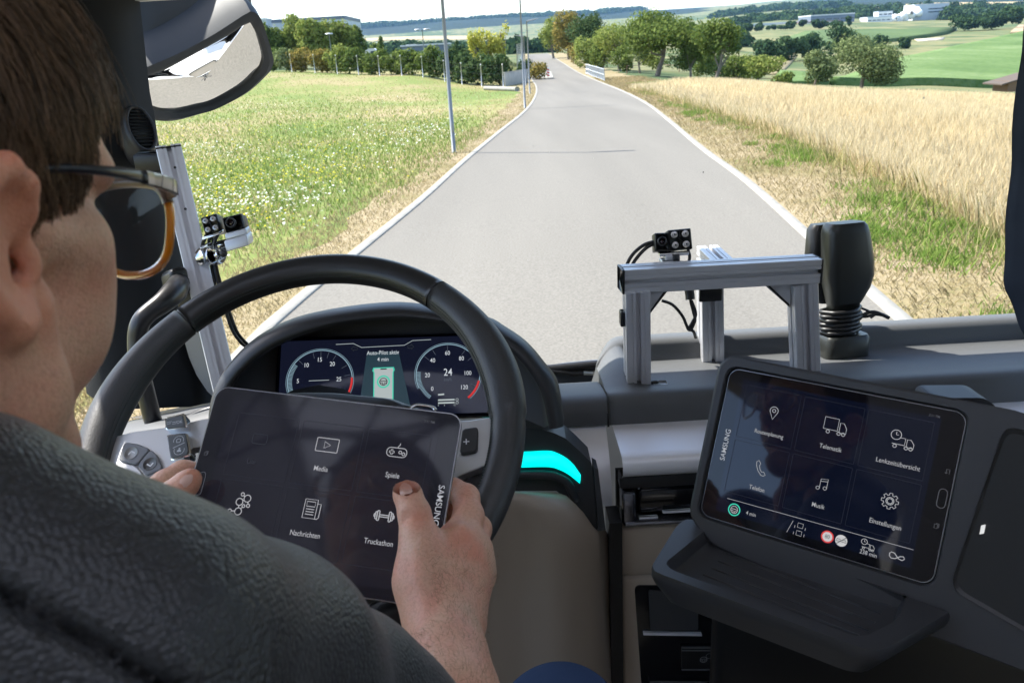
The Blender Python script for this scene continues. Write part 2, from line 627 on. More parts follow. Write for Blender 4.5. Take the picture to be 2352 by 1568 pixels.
# ================================================================ land
ROAD_ROWS = [(690, 655, 1955), (581, 795, 1845), (441, 972, 1707), (365, 1062, 1612), (295, 1148, 1539), (251, 1205, 1489), (219, 1232, 1430),
             (199, 1234, 1381), (172, 1222, 1342), (148, 1219, 1292), (125, 1214, 1258)]
ROAD_Y = np.array([8.3, 10.5, 15.4, 20.9, 29.7, 41.2, 60.1, 80.0, 100.0, 160.0, 262.0])
_l = [ray(r[1], r[0]) for r in ROAD_ROWS]
_r = [ray(r[2], r[0]) for r in ROAD_ROWS]
ROAD_XL = np.array([q[0] / q[1] * Y for q, Y in zip(_l, ROAD_Y)])
ROAD_XR = np.array([q[0] / q[1] * Y for q, Y in zip(_r, ROAD_Y)])
ROAD_ZY = np.array([-40, 0, 8.3, 15.4, 20.9, 29.7, 41.2, 60.1, 80, 100, 160, 262, 330, 500])
ROAD_Z = np.array([-2.6, -2.6, -2.6, -2.66, -2.74, -2.84, -3.02, -3.32, -3.5, -3.45, -3.0, -1.95, -2.4, -8])
_yy = np.concatenate([[-40, 0], ROAD_Y, [330]])
_s = lambda a, Y: a[0] + (a[1] - a[0]) / (ROAD_Y[1] - ROAD_Y[0]) * (Y - ROAD_Y[0])
ROAD_XLE = np.concatenate([[-2.75, -2.75], ROAD_XL, [ROAD_XL[-1] + 2.5]])
ROAD_XRE = np.concatenate([[2.9, 2.9], ROAD_XR, [ROAD_XR[-1] + 3.0]])

def pchip(x, xp, fp):
    """smooth monotone-ish interpolation by cosine-free cubic Hermite"""
    x = np.asarray(x, float)
    m = np.gradient(fp, xp)
    i = np.clip(np.searchsorted(xp, x) - 1, 0, len(xp) - 2)
    h = xp[i + 1] - xp[i]
    t = np.clip((x - xp[i]) / h, 0, 1)
    return (2 * t**3 - 3 * t**2 + 1) * fp[i] + (t**3 - 2 * t**2 + t) * h * m[i] + (-2 * t**3 + 3 * t**2) * fp[i + 1] + (t**3 - t**2) * h * m[i + 1]

road_z = lambda Y: pchip(Y, ROAD_ZY, ROAD_Z)
road_l = lambda Y: pchip(Y, _yy, ROAD_XLE)
road_r = lambda Y: pchip(Y, _yy, ROAD_XRE)

COLS = {
    300: [(60, 195), (105, 178), (150, 168), (300, 157), (1000, 142), (2000, 128), (3500, 112), (4500, 96), (6500, 90)],
    600: [(60, 190), (105, 169), (150, 155), (300, 143), (1000, 126), (2000, 111), (3500, 95), (4500, 76), (6500, 72)],
    900: [(60, 198), (95, 174), (150, 150), (300, 137), (600, 124), (1000, 112), (2000, 97), (2800, 88), (3500, 82), (4500, 60), (6500, 56)],
    1200: [(60, 219), (82, 190), (100, 172), (160, 147), (262, 125), (300, 126), (600, 119), (1000, 109), (2000, 95), (3000, 80), (4500, 41), (6500, 40)],
    1500: [(60, 224), (90, 187), (110, 165), (150, 158), (300, 128), (600, 100), (1000, 84), (2000, 62), (3500, 40), (5000, 24), (6500, 24)],
    1800: [(60, 215), (78, 194), (110, 199), (150, 192), (200, 168), (300, 132), (450, 96), (620, 72), (900, 56), (1500, 36), (2500, 20), (4000, 6), (6500, 2)],
    2100: [(60, 214), (74, 201), (110, 206), (140, 192), (250, 140), (400, 100), (500, 80), (700, 60), (1000, 46), (1500, 25), (2500, 8), (4000, -5), (6500, -8)],
    2350: [(60, 220), (70, 208), (110, 213), (135, 196), (250, 130), (450, 72), (620, 58), (1000, 42), (1500, 20), (2500, 2), (4000, -14), (6500, -18)],
    2800: [(60, 215), (70, 203), (110, 205), (135, 190), (250, 115), (450, 45), (620, 30), (1000, 14), (1500, -8), (2500, -28), (4000, -45), (6500, -48)],
}
_cx = np.array(sorted(COLS))

def far_z(X, Y):
    X, Y = np.broadcast_arrays(np.asarray(X, float), np.asarray(Y, float))
    Yc = np.maximum(Y, 60)
    px = 1176 + F_PX * (X * RT[0] + Yc * RT[1]) / (Yc * FW[1])
    sl = []
    for c in _cx:
        a = np.array(COLS[c], float)
        y = np.interp(np.log(Yc), np.log(a[:, 0]), a[:, 1])
        rz = FW[2] + (c - 1176) / F_PX * RT[2] - (y - 784) / F_PX * UP[2]
        ry = FW[1] + (c - 1176) / F_PX * RT[1] - (y - 784) / F_PX * UP[1]
        sl.append(rz / ry)
    sl = np.stack(sl)
    p = np.clip(px, _cx[0], _cx[-1])
    i = np.clip(np.searchsorted(_cx, p) - 1, 0, len(_cx) - 2)
    t = (p - _cx[i]) / (_cx[i + 1] - _cx[i])
    t = t * t * (3 - 2 * t)
    flat = sl.reshape(len(_cx), -1)
    k = np.arange(flat.shape[1])
    a = flat[i.ravel(), k].reshape(p.shape)
    b = flat[i.ravel() + 1, k].reshape(p.shape)
    return (a * (1 - t) + b * t) * Yc

def near_z(X, Y):
    zc = road_z(Y)
    l, r = road_l(Y), road_r(Y)
    dl = np.clip(l - X, 0, 90)
    dr = np.clip(X - r, 0, 70)
    sl = 0.03 * smooth(10, 90, Y) + 0.004
    return zc + dl * sl - np.clip(dr - 1.5, 0, 70) * 0.088 * smooth(0, 9, dr)

def land_z(X, Y):
    X, Y = np.broadcast_arrays(np.asarray(X, float), np.asarray(Y, float))
    n = near_z(X, Y)
    f = far_z(X, Y)
    w = smooth(62, 100, Y)
    onroad = smooth(14, 3, np.maximum(X - road_r(Y), road_l(Y) - X)) * smooth(330, 270, Y)
    z = n * (1 - w) + f * w
    return z * (1 - onroad) + road_z(Y) * onroad

def hit(x, y, y0=4.0, y1=6000.0):
    """where the line of sight meets the land"""
    r = ray(x, y)
    s = np.geomspace(y0, y1, 1500)
    d = land_z(r[0] / r[1] * s, s) - r[2] / r[1] * s
    k = np.argmax(d > 0)
    if d[k] <= 0:
        k = len(s) - 1
    Y = s[k] if k == 0 else s[k - 1] + (s[k] - s[k - 1]) * (-d[k - 1]) / (d[k] - d[k - 1] + 1e-12)
    X = r[0] / r[1] * Y
    return np.array([X, Y, float(land_z(X, Y))])

def at_dist(x, Y):
    """a point of the land in the direction of picture column x at the forward distance Y"""
    X = 0.0
    for _ in range(6):
        z = float(land_z(X, Y))
        d = Y * FW[1] + z * FW[2]
        u = (x - 1176) / F_PX * d
        X = (u - Y * RT[1] - z * RT[2]) / RT[0]
    return np.array([X, Y, float(land_z(X, Y))])

def px_per_m(p):
    return F_PX / float(np.dot(p, FW))

# ---------------------------------------------------------------- ground materials
def ground_mat(name, stops, scale=0.35, stretch=(1, 1, 1), fine=9.0, rough=0.95, bump=0.3, bdist=0.05, detail=6):
    """stops: [(position, colour)...]; patches of a few metres broken up by a fine grain"""
    m = bpy.data.materials.new(name)
    m.use_nodes = True
    nt = m.node_tree
    b = nt.nodes["Principled BSDF"]
    b.inputs["Roughness"].default_value = rough
    b.inputs["Specular IOR Level"].default_value = 0.15
    tc = nt.nodes.new("ShaderNodeTexCoord")
    mp = nt.nodes.new("ShaderNodeMapping")
    mp.inputs["Scale"].default_value = stretch
    nt.links.new(tc.outputs["Object"], mp.inputs[0])
    a = nt.nodes.new("ShaderNodeTexNoise"); a.inputs["Scale"].default_value = scale; a.inputs["Detail"].default_value = detail
    f = nt.nodes.new("ShaderNodeTexNoise"); f.inputs["Scale"].default_value = fine; f.inputs["Detail"].default_value = 5
    nt.links.new(mp.outputs[0], a.inputs[0]); nt.links.new(mp.outputs[0], f.inputs[0])
    mx = nt.nodes.new("ShaderNodeMix"); mx.data_type = 'FLOAT'; mx.inputs[0].default_value = 0.4
    nt.links.new(a.outputs[0], mx.inputs[2]); nt.links.new(f.outputs[0], mx.inputs[3])
    r = nt.nodes.new("ShaderNodeValToRGB")
    el = r.color_ramp.elements
    el[0].position, el[0].color = stops[0][0], (*stops[0][1], 1)
    el[1].position, el[1].color = stops[-1][0], (*stops[-1][1], 1)
    for p_, c_ in stops[1:-1]:
        e = el.new(p_); e.color = (*c_, 1)
    nt.links.new(mx.outputs[0], r.inputs[0])
    nt.links.new(r.outputs[0], b.inputs["Base Color"])
    bp = nt.nodes.new("ShaderNodeBump"); bp.inputs["Strength"].default_value = bump; bp.inputs["Distance"].default_value = bdist
    nt.links.new(f.outputs[0], bp.inputs["Height"]); nt.links.new(bp.outputs[0], b.inputs["Normal"])
    return m

M_MEADOW = ground_mat("meadow_ground", [(0.36, (0.11, 0.16, 0.04)), (0.46, (0.165, 0.19, 0.055)), (0.54, (0.235, 0.205, 0.095)), (0.64, (0.28, 0.225, 0.125))], 0.16, (0.8, 0.5, 1), 5.0)
M_VERGE = ground_mat("dry_verge_ground", [(0.34, (0.14, 0.14, 0.05)), (0.45, (0.22, 0.18, 0.095)), (0.58, (0.28, 0.225, 0.14)), (0.7, (0.32, 0.26, 0.175))], 0.6, (1, 1, 1), 14.0)
M_FARM = ground_mat("far_fields", [(0.30, (0.035, 0.07, 0.03)), (0.44, (0.07, 0.10, 0.04)), (0.5, (0.18, 0.17, 0.08)), (0.56, (0.09, 0.12, 0.05)), (0.72, (0.25, 0.2, 0.1))], 0.004, (1, 0.35, 1), 0.05, detail=3)
M_CORN = ground_mat("maize_leaves", [(0.34, (0.05, 0.095, 0.025)), (0.5, (0.085, 0.14, 0.04)), (0.62, (0.125, 0.18, 0.065)), (0.75, (0.21, 0.24, 0.14))], 0.05, (1, 0.4, 1), 1.2, bump=0.8, bdist=0.4)
M_CROP = ground_mat("dark_green_crop", [(0.35, (0.05, 0.085, 0.03)), (0.6, (0.085, 0.125, 0.045))], 0.02, (1, 0.4, 1), 0.8, bump=0.6, bdist=0.3)
M_STRAW = ground_mat("ripe_grain", [(0.32, (0.30, 0.235, 0.125)), (0.5, (0.40, 0.325, 0.185)), (0.66, (0.50, 0.42, 0.26))], 0.5, (1, 0.7, 1), 7.0, bump=0.7, bdist=0.12)
M_TANFIELD = ground_mat("stubble", [(0.35, (0.33, 0.25, 0.13)), (0.65, (0.44, 0.34, 0.2))], 0.02, (1, 0.4, 1), 0.4)
M_WOODS = ground_mat("distant_woods", [(0.35, (0.006, 0.013, 0.008)), (0.5, (0.012, 0.023, 0.012)), (0.7, (0.020, 0.034, 0.017))], 0.012, (1, 0.5, 1), 0.08, bump=1.0, bdist=6.0)
M_TRACK = mat("gravel_track", (0.42, 0.36, 0.28), 0.95)

def asphalt():
    m = bpy.data.materials.new("worn_pale_asphalt")
    m.use_nodes = True
    nt = m.node_tree
    b = nt.nodes["Principled BSDF"]
    b.inputs["Roughness"].default_value = 0.85
    b.inputs["Specular IOR Level"].default_value = 0.25
    tc = nt.nodes.new("ShaderNodeTexCoord")
    big = nt.nodes.new("ShaderNodeTexNoise"); big.inputs["Scale"].default_value = 0.35; big.inputs["Detail"].default_value = 5
    mp = nt.nodes.new("ShaderNodeMapping"); mp.inputs["Scale"].default_value = (1.6, 0.12, 1)
    nt.links.new(tc.outputs["Object"], mp.inputs[0]); nt.links.new(mp.outputs[0], big.inputs[0])
    fine = nt.nodes.new("ShaderNodeTexNoise"); fine.inputs["Scale"].default_value = 38; fine.inputs["Detail"].default_value = 3
    nt.links.new(tc.outputs["Object"], fine.inputs[0])
    mx = nt.nodes.new("ShaderNodeMix"); mx.data_type = 'FLOAT'; mx.inputs[0].default_value = 0.62
    nt.links.new(big.outputs[0], mx.inputs[2]); nt.links.new(fine.outputs[0], mx.inputs[3])
    r = nt.nodes.new("ShaderNodeValToRGB")
    r.color_ramp.elements[0].position = 0.3; r.color_ramp.elements[0].color = (0.108, 0.100, 0.085, 1)
    r.color_ramp.elements[1].position = 0.7; r.color_ramp.elements[1].color = (0.198, 0.184, 0.158, 1)
    nt.links.new(mx.outputs[0], r.inputs[0])
    nt.links.new(r.outputs[0], b.inputs["Base Color"])
    bp = nt.nodes.new("ShaderNodeBump"); bp.inputs["Strength"].default_value = 0.25; bp.inputs["Distance"].default_value = 0.01
    nt.links.new(fine.outputs[0], bp.inputs["Height"]); nt.links.new(bp.outputs[0], b.inputs["Normal"])
    return m
M_ASPHALT = asphalt()
M_KERB = mat("pale_concrete", (0.21, 0.20, 0.175), 0.9, bump=(40, 0.3, 0.01), var=(3, (0.29, 0.28, 0.25), 0.2))

# ---------------------------------------------------------------- land sheet
def spaced(a, b, n, p):
    t = np.linspace(0, 1, n)
    return a + (b - a) * t ** p
gy = np.unique(np.concatenate([np.linspace(-60, 0, 13), np.linspace(0, 110, 90), 110 + spaced(0, 6600, 110, 2.6)]).round(3))
gx = np.unique(np.concatenate([-spaced(45, 5200, 60, 2.6), np.linspace(-45, 75, 110), spaced(75, 5200, 70, 2.6)]).round(3))
GX, GY = np.meshgrid(gx, gy, indexing='ij')
GZ = land_z(GX, GY)
hills = smooth(1500, 4200, GY) * (14 * np.sin(GX * 0.0021 + 1.3) + 9 * np.sin(GX * 0.006 + GY * 0.002))
GZ = GZ + hills * 0.5 * smooth(2600, 4500, GY)
nx, ny = GX.shape
gf = np.array(grid_faces(nx, ny), np.int32)
fc = np.stack([GX.ravel()[gf].mean(1), GY.ravel()[gf].mean(1)], 1)
fpx = 1176 + F_PX * (fc[:, 0] * RT[0] + fc[:, 1] * RT[1]) / (np.maximum(fc[:, 1], 1) * FW[1])
mi = np.zeros(len(gf), int)
mi[fc[:, 1] > 118] = 1
mi[(fc[:, 0] > road_r(fc[:, 1]) + 2) & (fc[:, 1] > 76)] = 1
mi[(fc[:, 1] > 3650) & (fpx < 1620)] = 2
mi[(fc[:, 1] > 1750) & (fpx >= 1850)] = 2
structure("ground", np.stack([GX, GY, GZ], -1).reshape(-1, 3), gf[:, ::-1] if False else gf, [M_MEADOW, M_FARM, M_WOODS], midx=mi)

def drape(name, poly, material, lift, step, sides=True):
    """a sheet of land inside a plan polygon, lifted a little, with its rim carried down to the ground"""
    poly = np.asarray(poly, float)
    # fan-free: clip a grid to the polygon through a scanline of columns
    y0, y1 = poly[:, 1].min(), poly[:, 1].max()
    ny_ = max(3, int((y1 - y0) / step) + 1)
    rows = []
    for Y in np.linspace(y0 + 1e-3, y1 - 1e-3, ny_):
        xs = []
        for i in range(len(poly)):
            a, b = poly[i - 1], poly[i]
            if (a[1] <= Y) != (b[1] <= Y):
                xs.append(a[0] + (Y - a[1]) / (b[1] - a[1]) * (b[0] - a[0]))
        if len(xs) >= 2:
            rows.append((Y, min(xs), max(xs)))
    nu = max(4, int(max(r[2] - r[1] for r in rows) / step) + 1)
    nu = min(nu, 90)
    rings = []
    for Y, a, b in rows:
        X = np.linspace(a, b, nu)
        Yv = np.full(nu, Y)
        Z = land_z(X, Yv) + lift
        rings.append(np.stack([X, Yv, Z], 1))
    rings = np.array(rings)
    if sides:
        low = rings.copy(); low[..., 2] -= lift + 0.3
        rings = np.concatenate([low[:1], rings, low[-1:]])
        l = rings[:, :1].copy(); l[..., 2] -= lift + 0.3
        r = rings[:, -1:].copy(); r[..., 2] -= lift + 0.3
        rings = np.concatenate([l, rings, r], 1)
    v, f = loft(rings)
    return structure(name, v, f, material)

# road, kerbs and verges
yr = np.concatenate([np.linspace(-40, 8, 13), np.linspace(9, 110, 102), np.linspace(113, 330, 60)])
def strip(name, xa, xb, material, lift, n=4, ys=yr, flat=False):
    X = np.linspace(0, 1, n)[None] * (xb - xa)[:, None] + xa[:, None]
    Yv = np.broadcast_to(ys[:, None], X.shape)
    Z = (road_z(Yv) if flat else land_z(X, Yv)) + lift
    v, f = loft(np.stack([X, Yv, Z], -1))
    return structure(name, v, f, material)
rl, rr = road_l(yr), road_r(yr)
strip("road", rl, rr, M_ASPHALT, 0.012, 9, flat=True)
def kerb(name, x0, x1, h):
    z = road_z(yr)
    q = lambda x, dz: np.stack([x, yr, z + dz], 1)
    ch = 0.012
    rings = np.stack([q(x0, -0.2), q(x0, h - ch), q(x0 + ch, h), q(x1 - ch, h), q(x1, h - ch), q(x1, -0.2)], 1)
    v, f = loft(rings)
    return structure(name, v, f, M_KERB)
kerb("kerb", rl - 0.17, rl - 0.002, 0.035)
kerb("kerb", rr + 0.002, rr + 0.17, 0.035)
wob = 0.35 * np.sin(yr * 0.9) + 0.25 * np.sin(yr * 2.3 + 1)
strip("verge", rl - 0.95 - 0.5 * wob - 0.6 * smooth(15, 60, yr), rl - 0.172, M_VERGE, 0.018, 5)
strip("verge", rr + 0.172, rr + 4.6 + wob, M_VERGE, 0.018, 10)
# joints sealed across the road
for yj, w in ((44.0, 0.05),):
    a = np.array([yj, yj + w])
    strip("road_joint", road_l(a) + 0.02, road_r(a) - (1.5 if yj > 20 else 0.02), mat("dark_joint_filler", (0.09, 0.085, 0.08), 0.9), 0.017, 6, a, True)

# far fields, seen across the valley
def px_poly(pts):
    return [hit(*p)[:2] for p in pts]
drape("maize_field", [at_dist(x, y)[:2] for x, y in ((1905, 128), (2420, 128), (2900, 160), (2700, 420), (2352, 430), (2200, 330), (2060, 250), (1985, 190))], M_CORN, 1.2, 4.0)
drape("maize_field", [at_dist(x, y)[:2] for x, y in ((1760, 122), (1905, 126), (1860, 190), (1790, 205))], M_CORN, 0.6, 4.0)
drape("green_crop_field", [at_dist(x, y)[:2] for x, y in ((1760, 395), (1830, 380), (1980, 400), (2170, 470), (2200, 560), (2010, 600), (1850, 560))], M_CROP, 1.6, 12.0)
drape("stubble_field", [at_dist(x, y)[:2] for x, y in ((1830, 1480), (1960, 1250), (2180, 1550), (2120, 1800), (1990, 1900))], M_TANFIELD, 2.0, 40.0)
drape("stubble_field", [at_dist(x, y)[:2] for x, y in ((2080, 1900), (2352, 1750), (2352, 2300), (2080, 2300))], M_TANFIELD, 2.0, 40.0)
drape("stubble_field", [at_dist(x, y)[:2] for x, y in ((860, 2250), (1130, 2300), (1120, 2900), (830, 2900))], M_TANFIELD, 2.0, 60.0)
drape("stubble_field", [at_dist(x, y)[:2] for x, y in ((2320, 430), (2500, 430), (2500, 600), (2340, 600))], mat("bare_brown_soil", (0.26, 0.19, 0.12), 0.95), 0.8, 14.0)
drape("dry_grass", [at_dist(x, y)[:2] for x, y in ((1735, 190), (1790, 190), (1830, 300), (1760, 320))], mat("dry_grass_bank", (0.30, 0.24, 0.12), 0.95), 0.3, 8.0)
drape("farm_track", [at_dist(x, y)[:2] for x, y in ((2110, 415), (2165, 415), (2170, 440), (2100, 440))], M_TRACK, 0.25, 5.0)

# ripe grain right of the road
WHEAT_EDGE = [(1478, 212), (1500, 216), (1600, 248), (1700, 292), (1800, 345), (1900, 400), (2000, 455), (2100, 515), (2200, 580), (2290, 640)]
we = np.array([hit(*q)[:2] for q in WHEAT_EDGE])
wf = np.array([hit(x, y + 24)[:2] for x, y in ((2345, 206), (2200, 203), (2050, 199), (1900, 196), (1700, 192), (1560, 190), (1490, 189))])
def wheat_left(Y):
    o = np.argsort(we[:, 1])
    return np.interp(Y, we[o, 1], we[o, 0], left=we[o[0], 0] + 0.5) + 0.7 * smooth(40, 15, Y)
WHEAT_FAR = float(np.median(wf[:, 1]))
wy = np.concatenate([[2.0], np.linspace(4, WHEAT_FAR, 90)])
wl = wheat_left(wy) + 0.25 * np.sin(wy * 1.7)
farx = np.interp(wy, [0, 40, WHEAT_FAR], [30, 55, 62])
rings = []
for Y, a, b in zip(wy, wl, farx):
    X = a + (b - a) * np.linspace(0, 1, 60) ** 1.3
    Z = land_z(X, np.full(60, Y)) - 0.05 + 0.46 * smooth(0.8, 3.0, X - a) + 0.015 * np.sin(X * 3.1 + Y)
    e = np.array([[a - 0.12, Y, float(land_z(a - 0.12, Y)) - 0.05]])
    rings.append(np.concatenate([e, np.stack([X, np.full(60, Y), Z], 1)]))
last = rings[-1].copy(); last[:, 2] -= 0.9; rings.append(last)
v, f = loft(rings)
structure("wheat_field", v, f, M_STRAW)
# ================================================================ small plants (nobody could count them)
def wave_noise(X, Y, s, seed):
    r = np.random.default_rng(seed)
    o = 0
    for k in range(7):
        a = r.uniform(0, 2 * math.pi); w = s * r.uniform(0.6, 2.4)
        o = o + np.sin((X * math.cos(a) + Y * math.sin(a)) * w + r.uniform(0, 6.3))
    return o / 3.2

def blades(name, X, Y, h, w, lean, material, lift=0.0, head=None):
    n = len(X)
    a = rng.uniform(0, 2 * math.pi, n)
    Z = land_z(X, Y) + lift
    b = np.stack([X, Y, Z], 1)
    side = np.stack([np.cos(a), np.sin(a), np.zeros(n)], 1) * (w / 2)[:, None]
    t = rng.uniform(0, 2 * math.pi, n)
    tip = b + np.stack([np.cos(t) * lean * h, np.sin(t) * lean * h, h], 1)
    mid = b + (tip - b) * 0.55 - np.stack([np.cos(t) * lean * h, np.sin(t) * lean * h, 0 * h], 1) * 0.15
    v = np.stack([b - side, b + side, mid + side * 0.8, tip, mid - side * 0.8], 1).reshape(-1, 3)
    f = np.arange(n * 5, dtype=np.int32).reshape(n, 5)
    o = obj(name, v, f, material, smooth_=False)
    o['kind'] = 'stuff'
    return o

# meadow grass left of the road, denser and taller than the mown edge
M_GRASS = leaf_mat("meadow_grass", (0.09, 0.17, 0.03), (0.26, 0.32, 0.09), 0.4)
M_DRYG = leaf_mat("dry_meadow_grass", (0.25, 0.20, 0.10), (0.40, 0.33, 0.19), 0.35)
def meadow_points(n, y0=4.5, y1=105):
    Y = np.exp(rng.uniform(math.log(y0), math.log(y1), n))
    L = road_l(Y) - 0.5
    X = L - (L + 0.80 * Y + 3) * rng.uniform(0, 1, n)
    return X, Y
X, Y = meadow_points(150000)
lush = wave_noise(X, Y, 0.16, 3) + 0.9 * np.exp(-((Y - 19) / 11.0) ** 2) - 0.5 * smooth(26, 50, Y) + 0.05
lush -= 1.3 * smooth(3.0, 0.6, road_l(Y) - X)
keep = rng.uniform(-0.9, 1.2, len(X)) < lush
X1, Y1 = X[keep], Y[keep]
s = 1 + Y1 / 26
blades("meadow_grass", X1, Y1, rng.uniform(0.035, 0.12, len(X1)) * (1 + 0.15 * s), 0.012 * s, 0.5, M_GRASS)
X, Y = meadow_points(60000)
s = 1 + Y / 26
blades("dry_grass", X, Y, rng.uniform(0.03, 0.11, len(X)) * (1 + 0.1 * s), 0.009 * s, 0.6, M_DRYG)

def flower_heads(name, n, seed, size, material, thr, y0=6.0, y1=62, bias=None):
    X, Y = meadow_points(n, y0, y1)
    d = wave_noise(X, Y, 0.9, seed) * 0.45 + wave_noise(X, Y, 0.2, seed + 1) * 0.40 + rng.normal(0, 0.6, len(X)) + (bias(X, Y) if bias else 0)
    k = d > thr
    X, Y = X[k], Y[k]
    m = len(X)
    h = rng.uniform(0.12, 0.34, m)
    c = np.stack([X, Y, land_z(X, Y) + h], 1)
    r = size * rng.uniform(0.5, 1.25, m) * (1 + Y / 90)
    ang = np.linspace(0, 2 * math.pi, 6, endpoint=False)
    tilt = rng.normal(0, 0.35, (m, 2))
    ring = np.stack([np.cos(ang)[None] * r[:, None], np.sin(ang)[None] * r[:, None], r[:, None] * (np.cos(ang)[None] * tilt[:, :1] + np.sin(ang)[None] * tilt[:, 1:])], -1)
    v = (c[:, None] + ring).reshape(-1, 3)
    o = obj(name, v, np.arange(m * 6, dtype=np.int32).reshape(m, 6), material, smooth_=False)
    o['kind'] = 'stuff'
M_WFL = leaf_mat("white_umbel_flowers", (0.55, 0.56, 0.47), (0.72, 0.73, 0.66), 0.25)
M_YFL = leaf_mat("yellow_meadow_flowers", (0.50, 0.42, 0.02), (0.62, 0.55, 0.06), 0.25)
flower_heads("white_flowers", 64000, 11, 0.020, M_WFL, 0.95, 6, 66, lambda X, Y: 0.30 * np.exp(-((Y - 16) / 14.0) ** 2) - 1.2 * smooth(2.6, 0.8, road_l(Y) - X))
flower_heads("yellow_flowers", 36000, 23, 0.017, M_YFL, 0.8, 6, 46, lambda X, Y: 0.4 * np.exp(-((Y - 18) / 9.0) ** 2) - 1.0 * smooth(3, 1, road_l(Y) - X))

# verge right of the road: scattered green tussocks in dry grass
nt_ = 620
Yt = np.exp(rng.uniform(math.log(6), math.log(75), nt_))
Xt = road_r(Yt) + 0.5 + rng.beta(1.8, 2.0, nt_) * 4.6
k = wave_noise(Xt, Yt, 0.9, 5) > -0.15
Xt, Yt = Xt[k], Yt[k]
per = 95
rad = rng.uniform(0.15, 0.6, len(Xt))
X = (Xt[:, None] + rng.normal(0, 1, (len(Xt), per)) * rad[:, None] * 0.55).ravel()
Y = (Yt[:, None] + rng.normal(0, 1, (len(Xt), per)) * rad[:, None] * 0.75).ravel()
blades("grass_tussocks", X, Y, rng.uniform(0.04, 0.17, len(X)), rng.uniform(0.01, 0.018, len(X)) * (1 + Y / 30), 0.6, leaf_mat("tussock_grass", (0.11, 0.20, 0.035), (0.27, 0.35, 0.09), 0.4))
n = 70000
Y = np.exp(rng.uniform(math.log(5), math.log(90), n)); X = road_r(Y) + 0.2 + rng.uniform(0, 5.2, n)
blades("dry_grass", X, Y, rng.uniform(0.02, 0.10, n) * (1 + Y / 60), 0.008 * (1 + Y / 26), 0.9, M_DRYG)
n = 16000
Y = np.exp(rng.uniform(math.log(5), math.log(90), n)); X = road_l(Y) - 0.2 - rng.uniform(0, 1.2, n) ** 1.4
blades("dry_grass", X, Y, rng.uniform(0.02, 0.09, n), 0.008 * (1 + Y / 26), 0.9, M_DRYG)

# standing grain
M_EAR = leaf_mat("grain_ears", (0.50, 0.405, 0.235), (0.76, 0.655, 0.435), 0.4)
n = 270000
Y = np.exp(rng.uniform(math.log(5.5), math.log(WHEAT_FAR + 1), n))
L = wheat_left(Y)
R_ = np.minimum(0.78 * Y + 6, 62)
X = L + (R_ - L) * rng.uniform(0, 1, n) ** 1.25
k = X > L
X, Y = X[k], Y[k]
edge = smooth(1.6, 0.0, X - wheat_left(Y))
h = rng.uniform(0.64, 0.80, len(X)) * (1 - 0.75 * smooth(4.5, 0.0, X - wheat_left(Y)) * rng.uniform(0.3, 1, len(X)))
h += 0.05 * wave_noise(X, Y, 0.8, 9)
blades("wheat_stalks", X, Y, h, 0.011 * (1 + Y / 15), 0.30, M_EAR)
n = 3200
Y = np.exp(rng.uniform(math.log(6), math.log(60), n)); X = wheat_left(Y) + rng.normal(0.1, 0.45, n)
blades("grass", X, Y, rng.uniform(0.2, 0.55, n), 0.010 * (1 + Y / 26), 0.45, leaf_mat("field_edge_grass", (0.24, 0.24, 0.09), (0.46, 0.39, 0.20), 0.3))
# ================================================================ trees, shrubs
M_BARK = mat("grey_bark", (0.14, 0.11, 0.085), 0.95, bump=(9, 0.8, 0.05), var=(6, (0.22, 0.185, 0.15), 0.25))
L_GREEN = leaf_mat("mid_green_leaves", (0.06, 0.10, 0.022), (0.19, 0.235, 0.065), 0.35)
L_DARK = leaf_mat("dark_green_leaves", (0.035, 0.07, 0.025), (0.11, 0.15, 0.06), 0.3)
L_OLIVE = leaf_mat("yellowing_leaves", (0.13, 0.13, 0.03), (0.34, 0.26, 0.08), 0.35)
L_LIGHT = leaf_mat("light_green_leaves", (0.12, 0.17, 0.035), (0.31, 0.34, 0.10), 0.4)
L_YELLOW = leaf_mat("yellow_green_leaves", (0.30, 0.31, 0.05), (0.52, 0.50, 0.12), 0.45)
L_WILLOW = leaf_mat("grey_green_leaves", (0.075, 0.11, 0.04), (0.23, 0.27, 0.12), 0.35)
L_FAR = leaf_mat("far_dark_leaves", (0.025, 0.055, 0.028), (0.065, 0.105, 0.045), 0.25)

def leaf_quads(c, nrm, size, r):
    n = len(c)
    a = r.normal(0, 1, (n, 3)); a -= nrm * (a * nrm).sum(1)[:, None]; a /= np.linalg.norm(a, axis=1)[:, None] + 1e-9
    b = np.cross(nrm, a)
    s = (size * r.uniform(0.5, 1.4, n))[:, None]
    v = np.stack([c + a * s, c + b * s * 0.55 + nrm * s * 0.12, c - a * s * 0.9, c - b * s * 0.6 + nrm * s * 0.1], 1)
    return v.reshape(-1, 3), np.arange(n * 4, dtype=np.int32).reshape(n, 4)

